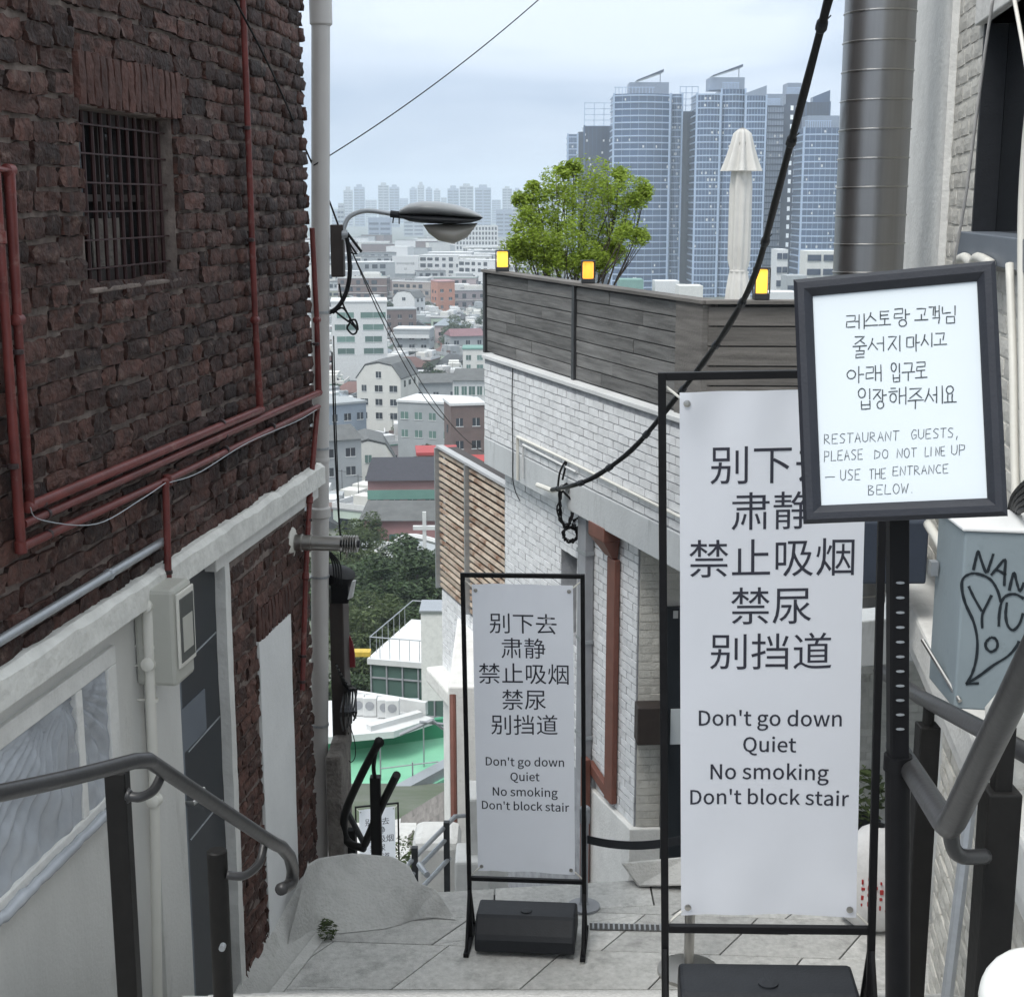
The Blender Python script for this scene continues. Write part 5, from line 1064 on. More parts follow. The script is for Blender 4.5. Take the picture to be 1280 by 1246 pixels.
# right hand rail, near
h3 = rail_thing('handrail', 'thick grey handrail coming down at the right edge in front of the cabinet', tuple(P(1250, 1246, 2.6) + Vector((0, 0, -.4))))
b = MB(); b.tube([P(1330, 740, 1.85), P(1282, 838, 2.0), P(1192, 1024, 2.38)] + [P(1186, 1031, 2.42), P(1181, 1027, 2.46)] + [P(1138, 960, 2.9), P(1120, 932, 3.1)], .0225, 16); b.build('rail', M['railgrey'], h3, smooth=True)
b = MB(); b.tube([P(1290, 880, 2.15), P(1230, 1000, 2.4), P(1196, 1170, 2.9)], .006, 6)
b = MB(); p = P(1251, 985, 2.55); b.box(p.x - .03, p.x + .03, p.y - .03, p.y + .03, p.z - 1.2, p.z); b.build('post', M['postdark'], h3, bevel=.004)
b = MB(); b.box(p.x - .016, p.x + .016, p.y - .016, p.y + .016, p.z - .01, p.z + .12); b.build('post_stub', M['postdark'], h3, bevel=.004)
b = MB(); b.tube(smooth_path([P(1189, 1035, 2.44), P(1191, 1058, 2.46), P(1203, 1070, 2.48), P(1232, 1070, 2.52)], 4), .0135, 10); b.build('bracket', M['railgrey'], h3, smooth=True)
h4 = rail_thing('handrail', 'short grey handrail length and black post behind the framed sign pole', tuple(P(1160, 1246, 4.1) + Vector((0, 0, -.4))))
b = MB(); b.tube([P(1100, 838, 4.6), P(1152, 872, 4.1), P(1240, 918, 3.3), P(1300, 950, 2.95)], .022, 12); b.build('rail', M['railgrey'], h4, smooth=True)
p = P(1160, 905, 4.0); b = MB(); b.box(p.x - .029, p.x + .029, p.y - .029, p.y + .029, p.z - 1.4, p.z); b.build('post', M['postdark'], h4, bevel=.004)
b = MB(); b.lathe([(.016, -.01), (.016, .05), (.01, .06)], p, 12); b.build('post_stub', M['postdark'], h4)
# belt barrier
q1_ = PZ(881, 1225, GZ); bt_ = thing('barrier_post', 'silver belt barrier post mostly hidden behind the big banner', 'barrier post', (.905, 6.75, GZ), group='belt barrier')
b = MB(); b.lathe([(.16, .002), (.16, .02), (.03, .03), (.026, .035), (.026, .90), (.034, .91), (.034, .99), (.02, 1.0)], (.905, 6.75, GZ), 20); b.build('pole', M['chrome'], bt_, autos=True)
b2p = PY(731, 1035, 7.45); b3 = thing('barrier_post', 'black belt barrier post standing just behind the right side of the middle banner', 'barrier post', (b2p.x, b2p.y, GZ), group='belt barrier')
b = MB(); b.lathe([(.09, .002), (.09, .015), (.03, .025), (.022, .035), (.022, b2p.z - GZ + .03), (.03, b2p.z - GZ + .035), (.03, b2p.z - GZ + .12), (.02, b2p.z - GZ + .13)], (b2p.x, b2p.y, GZ), 20); b.build('pole', M['gpipe'], b3, autos=True)
be = PY(870, 1045, 6.75); pth = sag((b2p.x, b2p.y, PY(731, 1048, 7.45).z), be, .045, 20); b = MB()
for i in range(20): b.box8([pth[i] - Vector((0, 0, .024)), pth[i + 1] - Vector((0, 0, .024)), pth[i + 1] + Vector((0, .003, -.024)), pth[i] + Vector((0, .003, -.024)), pth[i] + Vector((0, 0, .024)), pth[i + 1] + Vector((0, 0, .024)), pth[i + 1] + Vector((0, .003, .024)), pth[i] + Vector((0, .003, .024))])
tag(b.build('barrier_belt', M['blackpl']), 'dark grey retractable belt sagging between the two barrier posts', 'belt')
# sack and pot plant behind the big sign
sp = PZ(1092, 1150, GZ + .01); sk = thing('sack', 'white woven sack with red print slumped behind the big banner', 'sack', tuple(sp))
b = MB(); vs_ = []; nn = 16
for i, (r, z) in enumerate([(.13, 0), (.19, .05), (.21, .18), (.20, .32), (.16, .44), (.10, .52), (.04, .56)]):
    for j in range(nn): t = 2 * math.pi * j / nn; rr = r * (1 + .12 * noise.noise(Vector((math.cos(t) * 2, math.sin(t) * 2, z * 6)))); vs_.append(sp + Vector((math.cos(t) * rr * 1.0, math.sin(t) * rr, z)))
b.add(vs_, [(i * nn + j, i * nn + (j + 1) % nn, (i + 1) * nn + (j + 1) % nn, (i + 1) * nn + j) for i in range(6) for j in range(nn)]); sbo = b.build('bag', M['sack'], sk, smooth=True)
b = MB()
for k in range(9):
    x = -.12 + .03 * k; z = .30 + .02 * math.sin(k); 
    for rr_ in range(4): yy_ = -math.sqrt(max(0.001, .205 ** 2 - x * x)) - .008; b.box(sp.x + x, sp.x + x + .008 + .010 * ((k * 3 + rr_ * 5) % 3) / 2, sp.y + yy_, sp.y + yy_ + .01, sp.z + z - rr_ * .045 + .01 * ((k + rr_) % 2), sp.z + z - rr_ * .045 + .024)
b.build('red_print', M['redprint'], sk, kind='stuff')
pp_ = PZ(1090, 1120, GZ + .01) + Vector((.0, .45, 0)); pt_ = thing('pot_plant', 'leafy plant in a black pot behind the white sack', 'plant', tuple(pp_))
b = MB(); b.lathe([(.10, 0), (.14, .25), (.15, .26), (.13, .27)], pp_, 16); b.build('pot', M['blackpl'], pt_)
b = MB(); leaf_cloud(b, [(pp_ + Vector((0, 0, .42)), .18)], 260, .035, random.Random(2), 1.); b.build('leaves', M['leaf_m'], pt_, kind='stuff')

# ================================================================== RIGHT HOUSE
Rs = lambda px, py, off=0: RP.hit(px, py, off)
rh = thing('plaster_house', 'grey white plastered brick house along the right edge with a dark window', 'building', tuple(RP.pt(Rs(1136, 200)[0], -4.2)))
sR0 = Rs(1133, 150)[0]; sRb = Rs(1192, 150)[0]; sW_ = Rs(1224, 150)[0]; sWe = Rs(1330, 150)[0]
zs1 = (Rs(1212, 289)[1]); zs0 = zs1 - .10; zwt = Rs(1228, 33)[1]; zbot = Rs(1135, 655)[1]; zcor = Rs(1132, 690)[1]
b = MB()
for (a, c, z0, z1) in ((sR0, sW_, zbot, 2.6), (sW_, sWe, zwt, 2.6), (sW_, sWe, zbot, zs0), (sWe, sWe + 1.5, zbot, 2.6)): b.pbox(RP, a, c, -.3, 0, z0, z1)
b.build('upper_wall', M['gbrick'], rh)
wobble_panel(RP, [(sR0 - .01, zbot), (sRb, zbot), (sRb, 2.6), (sR0 - .01, 2.6)], .03, .06, 4., n=24, amp=.006).build('plastered_pier', M['plaster'], rh)
brick_field(rh, RP, sRb + .01, sWe + 1, zbot, 2.4, .20, .0685, M['gbrick'], depth=.006, rnd=.002, rough=.0012, openings=[(sW_, sWe, zs0, zwt + .11)], limit=160, jit=.08, gap=.012, nvar=6, nx_=3, nz_=2, stuffname='more_brickwork')
b = MB(); b.pbox(RP, sW_ - .02, sWe, -.28, .05, zs0 + .001, zs1); b.build('window_sill', M['doorframe'], rh, bevel=.004)
b = MB(); b.pbox(RP, sW_ - .05, sWe, -.2, .03, zwt, zwt + .11); b.build('window_lintel', M['plaster'], rh, bevel=.005)
b = MB(); b.pbox(RP, sW_, sWe, -.12, -.08, zs1, zwt); ww_ = b.build('window', M['glass'], rh)
b = MB(); b.pbox(RP, sW_ + .001, sW_ + .03, -.079, .004, zs1 + .001, zwt - .001); b.pbox(RP, sW_ + .75, sW_ + .8, -.079, -.05, zs1 + .001, zwt - .001); b.build('window_frame', M['blackpl'], ww_)
# cornice and lower wall
b = MB(); b.pbox(RP, sR0 - .02, sWe + 1.5, -.3, .10, zcor - .16, zcor); b.pbox(RP, sR0, sWe + 1.5, -.3, .055, zcor - .30, zcor - .161); b.build('cornice', M['plaster'], rh, bevel=.015)
sL0 = Rs(1176, 1000)[0]
b = MB(); b.pbox(RP, sL0, sWe + 1.5, -.3, -.0, -5, zcor - .3); b.build('lower_wall', M['gbrick'], rh)
brick_field(rh, RP, sL0, Rs(1300, 1000)[0], -3.9, zcor - .31, .20, .0685, M['gbrick'], depth=.014, rnd=.004, rough=.002, limit=200, jit=.06, gap=.009, nvar=6, nx_=3, nz_=2, stuffname='more_brickwork')
b = MB(); b.pbox(RP, sR0 + .05, sWe + 1.5, -3.5, -.31, -5, 2.6); b.build('house_body', M['plaster'], rh)
# steel duct
dc = P(1093, 170, 6.1); dr_ = thing('steel_duct', 'wide vertical stainless steel duct with ring seams in front of the plastered pier', 'duct', (dc.x, dc.y, -1.75))
b = MB(); b.lathe([(.147, -1.75), (.147, 2.4)], (dc.x, dc.y, 0), 48); b.build('duct_pipe', M['ductm'], dr_, autos=True)
rb_ = MB(); rb_.lathe([(.1475, -.004), (.151, -.002), (.151, .002), (.1475, .004)], (0, 0, 0), 48); rm = rb_.mesh('duct_seam', mats=(M['chrome'],))
z = -1.7
while z < 2.4:
    o = bpy.data.objects.new('duct_seam', rm); COL.objects.link(o); o.parent = dr_; o.location = Vector((dc.x, dc.y, z)) - Vector(dr_['_org']); o.rotation_euler = (0, R(-1.2), 0); z += .118
b = MB(); a0 = P(1083, 735, 5.8); b.box(a0.x - .08, a0.x + .24, a0.y, a0.y + .4, P(1083, 730, 5.8).z, P(1083, 648, 5.8).z); tag(b.build('dark_awning_box', M['awning'], bevel=.01), 'dark blue box behind the frame of the big banner and the sign pole', 'box')
# pipes at the right house
def rpipe(pts, r, m, lab, off=.06, cat='pipe', nm='wall_pipe'):
    b = MB(); b.tube(smooth_path([RP.at(x, y, off) for x, y in pts], 4), r, 10); tag(b.build(nm, m, smooth=True), lab, cat)
rpipe([(1195, 345), (1197, 328), (1206, 322), (1215, 330), (1222, 322), (1238, 330)], .018, M['pvcw'], 'fat pale pipe bend under the dark window above the framed sign', .07)
rpipe([(1262, 330), (1266, 450), (1268, 560), (1270, 640)], .013, M['pvcw'], 'pale vertical pipe on the bricks right of the framed sign', .06)
rpipe([(1291, 100), (1281, 200), (1277, 330), (1282, 660)], .013, M['pvcw'], 'pale pipe running down the right edge beside the dark window', .05)
rpipe([(1242, -5), (1232, 60), (1216, 180), (1205, 260), (1190, 340)], .005, M['pvc'], 'thin grey wire hanging in front of the dark window', .12, 'wire', 'thin_wire')
rpipe([(1268, 0), (1279, 60), (1290, 130)], .006, M['pvcw'], 'thin white wire at the upper right corner', .12, 'wire', 'thin_wire')
rpipe([(1160, 655), (1172, 675), (1186, 700), (1215, 745)], .018, M['pvcw'], 'pale pipe lying on the cornice left of the cabinet', .12)
b = MB()
for k in range(5): b.tube(smooth_path([RP.at(1262 + k * 3, 640, .1), RP.at(1268 + k * 2, 618 + k * 5, .12), RP.at(1285, 600 + 9 * k, .12)]), .008, 6)
tag(b.build('cable_bundle', M['rubber']), 'black cables bunched above the blue grey cabinet', 'cable')
# cabinet with graffiti
k0 = P(1200, 760, 3.9); kx0 = k0.x; ky = k0.y; kz1 = PY(1200, 664, ky).z; kz0 = PY(1200, 886, ky).z
kb = thing('electric_cabinet', 'blue grey wall cabinet with black marker graffiti at the right edge', 'cabinet', (kx0 + .2, ky, kz0))
KR = R(10); kd_ = Vector((math.cos(KR), -math.sin(KR), 0)) ; kn_ = Vector((.02, 1, 0)).normalized()
kA = Vector((kx0, ky, 0)); kB = kA + kd_ * .42; kC = kB + kn_ * .26; kD = kA + kn_ * .26
b = MB(); b.box8([v + Vector((0, 0, z)) for z in (kz0, kz1) for v in (kA, kB, kC, kD)]); b.build('case', M['elec'], kb, bevel=.006)
b = MB(); b.box8([v + Vector((0, 0, z)) for z in (kz1 + .001, kz1 + .012) for v in (kA - kd_ * .008 - kn_ * .008, kB - kn_ * .008, kC, kD - kd_ * .008)]); b.build('lid', M['plaster_in'], kb, bevel=.004)
b = MB(); b.lathe([(.035, 0), (.035, .004)], (kA + kB) / 2 + kd_ * .03 + kn_ * .1 + Vector((0, 0, kz1 + .011)), 18); b.build('vent_hole', M['black'], kb)
b = MB(); q = kA + Vector((0, 0, PY(1200, 735, ky).z)) + kn_ * .22 - kd_ * .012; b.box(q.x - .015, q.x + .006, q.y - .015, q.y + .015, q.z - .02, q.z + .02); b.build('hinge', M['galv'], kb)
kpl = Plane(kA, (kd_.x, kd_.y)); gb = MB()
def gst(pts, w=.0075): 
    p = [(1080 + x / 4.45, 620 + y / 4.45) for x, y in pts]; sm_ = smooth_path([(x, y, 0) for x, y in p], 4); ribbon(gb, [(v.x, v.y) for v in sm_], w, .0025, lambda x, y, o: kpl.at(x, y, o), kpl.n)
for s_ in ([(608, 412), (622, 350), (635, 305), (650, 350), (680, 425), (700, 380), (720, 320)], [(706, 440), (740, 400), (785, 352), (783, 420), (780, 500)], [(735, 410), (760, 420), (790, 440)], [(808, 525), (820, 470), (835, 425), (850, 480), (868, 528), (890, 480)],
           [(640, 990 + 50), (567, 1045)], [(567, 1045), (600, 990), (625, 900), (630, 800), (610, 700), (565, 600), (545, 520), (550, 460), (600, 430), (660, 440), (710, 470), (745, 530), (760, 590)], [(567, 1045), (640, 1000), (720, 940), (800, 890), (845, 840), (862, 805)],
           [(582, 500), (610, 560), (655, 640)], [(710, 550), (690, 590), (658, 660), (658, 735)], [(750, 725), (752, 660), (765, 590), (790, 555), (840, 545), (890, 570)], [(795, 590), (788, 660), (800, 720), (830, 745), (865, 710), (885, 650)],
           [(705, 785), (680, 810), (678, 840), (705, 865), (735, 850), (743, 820), (730, 792), (705, 785)]): gst(s_)
gb.build('graffiti', M['graff'], kb)
b = MB(); b.tube([kpl.at(1177, 827, .01) + kn_ * .2, kpl.at(1200, 876, .01)], .006, 8); b.build('stay_bar', M['chrome'], kb)
# leaning rod, globe lamp, stone knob, weeds
b = MB(); b.tube([P(1214, 1000, 3.9), P(1184, 1246, 3.9), P(1175, 1320, 3.9)], .017, 8); tag(b.build('leaning_rod', M['galv']), 'pale metal rod leaning between the two right hand posts', 'rod')
gl = P(1292, 1252, 2.0); gt_ = thing('globe_lamp', 'unlit white globe lamp at the lower right corner', 'lamp', tuple(gl + Vector((0, 0, -.5))))
b = MB(); n_ = 14; b.lathe([(.0735 * math.sin(math.pi * i / n_) + 1e-4, -.0735 * math.cos(math.pi * i / n_)) for i in range(n_ + 1)], gl, 28); b.build('globe', M['whiteglobe'], gt_, smooth=True)
b = MB(); b.lathe([(.02, -.6), (.02, -.07)], gl, 10); b.build('lamp_post', M['black'], gt_)
sn = P(1272, 915, 3.3); b = MB(); b.lathe([(.05, -.12), (.06, -.10), (.045, -.05), (.07, 0), (.075, .05), (.05, .09), (.0, .1)], sn, 16); tag(b.build('stone_knob', M['gbrick'], smooth=True), 'pale round stone knob by the handrail at the right edge', 'ornament')
def weed(px, py, z, n, s, lab):
    p = PZ(px, py, z); b = MB(); leaf_cloud(b, [(p + Vector((0, 0, s)), s)], n, s * .35, random.Random(n), 1.2); tag(b.build('weed', M['leaf_m']), lab, 'weed')
weed(409, 1172, GZ + .004, 120, .05, 'small green weed growing where the kerb meets the pavers')
weed(1192, 1252, GZ, 90, .07, 'green weeds at the foot of the right wall')
# ================================================================== NEAR VALLEY: court, pavilion, white roof, path
def gbox(name, m, x0, x1, y0, y1, z0, z1, parent=None, bevel=0): b = MB(); b.box(x0, x1, y0, y1, z0, z1); return b.build(name, m, parent, bevel=bevel)
cz = -20.0
pg = [PZ(380, 945, cz), PZ(580, 918, cz), PZ(600, 950, cz), PZ(500, 1002, cz), PZ(380, 1075, cz)]
ct = thing('sports_court', 'mint green sports court with darker green kerb wall below the stairs', 'court', tuple(pg[3]))
b = MB(); n = len(pg); b.add(pg + [p - Vector((0, 0, 4)) for p in pg], [tuple(range(n - 1, -1, -1))] + [(i, (i + 1) % n, (i + 1) % n + n, i + n) for i in range(n)]); b.build('court_surface', M['court'], ct)
def wallseg(a, c, h, th, m, nm, par, z=None):
    a, c = Vector(a), Vector(c); d = (c - a).normalized(); nn = Vector((-d.y, d.x, 0)).normalized() * th; b = MB()
    b.box8([a, c, c + nn, a + nn] + [v + Vector((0, 0, h)) for v in (a, c, c + nn, a + nn)]); return b.build(nm, m, par)
wallseg(pg[0], pg[1], .75, .25, M['courtwall'], 'kerb_wall', ct)
e0, e1_ = PZ(490, 1004, cz), PZ(575, 958, cz)
wallseg(PZ(470, 1018, cz), PZ(590, 952, cz), .35, .5, M['galv'], 'edge_beam', ct)
for x, y in ((516, 979), (476, 975), (530, 958)):
    p = PZ(x, y, cz); b = MB(); b.tube([p, p + Vector((0, 0, 1.6 if x != 516 else .8))], .03, 6); b.build('net_post', M['galv'], ct)
p, q = PZ(476, 977, cz), PZ(548, 968, cz); b = MB(); b.tube([p + Vector((0, 0, .5)), q + Vector((0, 0, .5))], .025, 5); b.build('court_rail', M['gpipe'], ct)
# plank slope and shrubs between court and lower stairs
pk = thing('plank_ramp', 'weathered plank ramp between the court edge and the lower stairs', 'ramp', tuple(PZ(530, 1040, -14)))
for k in range(7):
    y0 = 1012 + k * 8; a, c = P(500 + k * 3, y0 + 22, 27 - k * .8), P(572, y0 - 22, 27 - k * .8); d = Vector((0, .32, .02)); b = MB(); b.box8([a, c, c + d, a + d] + [v + Vector((0, 0, .05)) for v in (a, c, c + d, a + d)]); b.build('plank', M['wood2'], pk)
b = MB(); a, c, d2, e2 = P(490, 1100, 21), P(600, 1080, 21), P(600, 1000, 30), P(490, 1025, 30); b.quad(a, c, d2, e2); b.add([v - Vector((0, 0, .5)) for v in (a, c, d2, e2)], [(3, 2, 1, 0)]); b.build('ramp_bed', M['concrete'], pk)
def shrub(px, py, Z, r, n, m, lab, sz=.06, nm='shrub', cat='shrub'):
    p = P(px, py, Z); b = MB(); rg = random.Random(int(px + py)); cs = [(p + Vector((rg.gauss(0, .5), rg.gauss(0, .5), rg.gauss(0, .4))) * r, r * .5) for _ in range(9)]; leaf_cloud(b, cs, n, sz, rg, .8); return tag(b.build(nm, M[m]), lab, cat)
shrub(548, 1050, 22, .45, 1400, 'leaf_m', 'dusty green shrub on the slope left of the pale railing', .035)
shrub(532, 1082, 20, .3, 800, 'leaf_m', 'low shrub just behind the concrete mound', .035)
# white roof with air units
wz_ = -18.8
wr = thing('flat_white_roof', 'low white roof crowded with air conditioning units above the green court', 'roof', tuple(PZ(470, 915, wz_)))
rp4 = [PZ(400, 905, wz_), PZ(532, 900, wz_), PZ(540, 905, wz_ + .2), PZ(500, 920, wz_), PZ(400, 930, wz_)]
b = MB(); b.prism([(p.x, p.y) for p in (PZ(400, 922, wz_), PZ(492, 914, wz_), PZ(543, 897, wz_), PZ(440, 874, wz_), PZ(400, 876, wz_))], wz_ - .25, wz_); b.build('roof_slab', M['white'], wr)
wallseg(PZ(425, 877, wz_), PZ(532, 894, wz_), .5, .2, M['white'], 'parapet', wr)
wallseg(PZ(464, 914, wz_), PZ(528, 896, wz_), .2, .3, M['white'], 'parapet', wr)
for x, y in ((449, 893), (463, 894), (481, 896), (491, 897)):
    p = PZ(x, y, wz_); t = thing('air_unit', {449: 'leftmost white air conditioning unit on the low white roof', 463: 'second white air conditioning unit from the left on the low roof', 481: 'third white air conditioning unit from the left on the low roof', 491: 'rightmost white air conditioning unit on the low white roof'}[x], 'air unit', tuple(p), group='air units on the white roof')
    b = MB(); b.box(p.x - .26, p.x + .26, p.y - .2, p.y + .2, p.z + .02, p.z + .75); b.build('case', M['white'], t, bevel=.03)
    b = MB(); b.lathe([(.17, 0), (.17, .02), (.08, .025)], p + Vector((0, -.2, .45)), 12, ax=(0, -1, 0)); b.build('fan_grille', M['gpipe'], t)
b = MB(); b.tube([PZ(500, 918, wz_ + .3), PZ(540, 900, wz_ + .9), PZ(556, 912, wz_ + .3)], .06, 6); b.tube([PZ(525, 902, wz_ + .9), PZ(556, 905, wz_ + .6)], .05, 6); tag(b.build('dark_roof_pipe', M['gpipe']), 'dark pipes bent over the edge of the low white roof', 'pipe')
# glass pavilion with railed roof deck
gd = 60.; g0 = PY(463, 822, gd); g1 = PY(600, 850, gd - 1.2)
gp = thing('glass_pavilion', 'glass walled pavilion with a railed roof deck in the middle distance', 'building', (g0.x, g0.y, -22.6))
zr = g0.z; GPl = Plane(g0, (g1.x - g0.x, g1.y - g0.y)); Lg = 6.5
b = MB(); b.pbox(GPl, 0, Lg, -6, 0, -22.8, zr - .25); b.build('glass_wall', M['bwin_g'], gp)
b = MB(); b.pbox(GPl, -.1, Lg, -6.1, .15, zr - .249, zr); b.build('roof_deck', M['white'], gp)
for k in range(9): b = MB(); s = k * .72; b.pbox(GPl, s, s + .06, .001, .08, -22.8, zr - .25); b.build('mullion', M['gpipe'], gp)
for z in (-21.8, zr - .9): b = MB(); b.pbox(GPl, 0, Lg, .001, .06, z, z + .06); b.build('transom', M['gpipe'], gp)
b = MB(); a, c = GPl.at(515, 878, .3), 0; b.box(a.x - .25, a.x + .3, a.y - .1, a.y, a.z - .2, a.z + .2); b.build('white_panel', M['paper'], gp)
for k in range(14): b = MB(); b.tube([GPl.pt(k * .45, zr, .02), GPl.pt(k * .45, zr + .95, .02)], .014, 5); b.build('baluster', M['galv'], gp)
for k in range(7): b = MB(); b.tube([GPl.pt(0, zr, -k * .8), GPl.pt(0, zr + .95, -k * .8)], .014, 5); b.build('baluster', M['galv'], gp)
b = MB(); b.tube([GPl.pt(6.4, zr + .95, .02), GPl.pt(0, zr + .95, .02), GPl.pt(0, zr + .95, -6), GPl.pt(5, zr + .95, -6)], .022, 6); b.build('top_rail', M['galv'], gp)
b = MB(); p = P(540, 790, 52); b.box(p.x - .4, p.x + .9, p.y, p.y + 1.4, p.z - 2.6, PY(540, 766, p.y).z); b.build('stair_tower', M['plaster'], gp)
b = MB(); b.box(p.x - .45, p.x + .95, p.y - .05, p.y + 1.45, PY(540, 766, p.y).z, PY(540, 763, p.y).z); b.build('tower_cap', M['galv'], gp)
b = MB(); p = P(452, 818, 60); b.box(p.x - .35, p.x + .35, p.y, p.y + .5, p.z - .1, p.z + .1); tag(b.build('yellow_beam', mat('yellow_paint', (.5, .35, .05), .6)), 'short yellow beam at the left end of the pavilion roof', 'beam')
# ================================================================== TREES between
def tree_proto(r, h, seed, n, m, size):
    rg = random.Random(seed); cs = []
    for _ in range(16): v = Vector((rg.gauss(0, 1), rg.gauss(0, 1), rg.gauss(0, .8))).normalized() * r * rg.uniform(.3, .85); cs.append((Vector((v.x, v.y, h + v.z * .8)), r * rg.uniform(.25, .42)))
    b = MB(); leaf_cloud(b, cs, n, size, rg, .75); me = b.mesh('crown', mats=(M[m],))
    t = MB(); t.tube([(0, 0, -2), (0, 0, h * .5), (.1, 0, h)], [r * .1, r * .07, r * .03], 6)
    for c, _ in cs[:8]: t.tube([(0, 0, h * .45), c.lerp(Vector((0, 0, h * .6)), .4), c], [r * .05, r * .03, r * .01], 4)
    return me, t.mesh('trunk', mats=(M['bark'],))
TP = [tree_proto(3.0, 4.2, s, 5200, m, .19) for s, m in ((1, 'leaf_d'), (2, 'leaf_m'), (3, 'leaf_d'), (4, 'leaf_m'))]
def place_tree(px, py, Y, sc_, k, lab, grp='trees on the slope'):
    p = PY(px, py, Y); o = thing('broadleaf_tree', lab, 'tree', (p.x, p.y, p.z - 4.2 * sc_), local=True, group=grp); o.rotation_euler = (0, 0, px * .7); o.scale = (sc_,) * 3
    for me, nm in zip(TP[k], ('crown', 'trunk')): c = bpy.data.objects.new(nm, me); COL.objects.link(c); c.parent = o; 
    o.children[0]['kind'] = 'stuff'; return o
for a in ((435, 690, 120, 1.25, 1, 'tall mid green tree beside the downspout below the pink house'), (445, 735, 105, .95, 2, 'dark tree just left of the round crowned trees by the flood lamp'), (478, 695, 130, .8, 3, 'slim bright tree in front of the white arched roof'),
          (500, 720, 110, 1.2, 0, 'wide dark green tree below the white cross'), (530, 700, 112, .8, 2, 'dark tree right of the cross post'), (520, 745, 95, 1.15, 0, 'dark round tree above the pavilion stair tower'), (545, 735, 96, .8, 3, 'mid green tree touching the slatted screen'),
          (475, 745, 92, 1.0, 0, 'dark tree in the middle of the slope'), (480, 785, 80, .85, 1, 'bright green round tree behind the pavilion railing'), (445, 805, 78, .9, 3, 'mid green tree left of the pavilion corner'), (440, 860, 64, .6, 2, 'small dark tree below the red sign'),
          (450, 770, 86, .8, 1, 'yellowish green tree behind the red sign'), (505, 780, 84, .7, 2, 'low dark tree directly behind the pavilion deck'), (415, 735, 100, 1.1, 2, 'dark tree hidden partly by the downspout'), (462, 660, 150, .8, 1, 'thin green tree left of the pink house balcony')):
    place_tree(*a)
b = MB(); b.box8([PY(455, 770, 88), PY(500, 740, 95), PY(500, 733, 95) , PY(455, 764, 88)] + [v + Vector((0, .6, 0)) for v in (PY(455, 770, 88), PY(500, 740, 95), PY(500, 733, 95), PY(455, 764, 88))]); tag(b.build('slope_wall', M['concrete']), 'pale retaining wall running between the trees', 'wall')

wm_ = M['white']; M['cream'] = mat('cream_render', (.56, .56, .53), .85, .08, .4, .0, dirt=((.4, .4, .38), .6, .85, .4)); M['dgreyroof'] = mat('dark_grey_roof', (.10, .105, .105), .8, .2, .8, .0); M['redbrickfar'] = mat('far_red_brick', (.25, .11, .075), .85, .15, .4, .0)
M['teal'] = mat('teal_balcony', (.13, .26, .22), .6, .1, .5, .0); M['brownroof'] = mat('brown_roof', (.14, .10, .09), .85, .2, .5, .0); M['orange'] = mat('orange_cladding', (.38, .17, .11), .8, .15, .3, .0); M['greyfar'] = mat('far_grey_render', (.30, .32, .33), .85, .12, .3, .0); M['redroof'] = mat('red_roof', (.33, .05, .05), .7, .15, .5, .0)
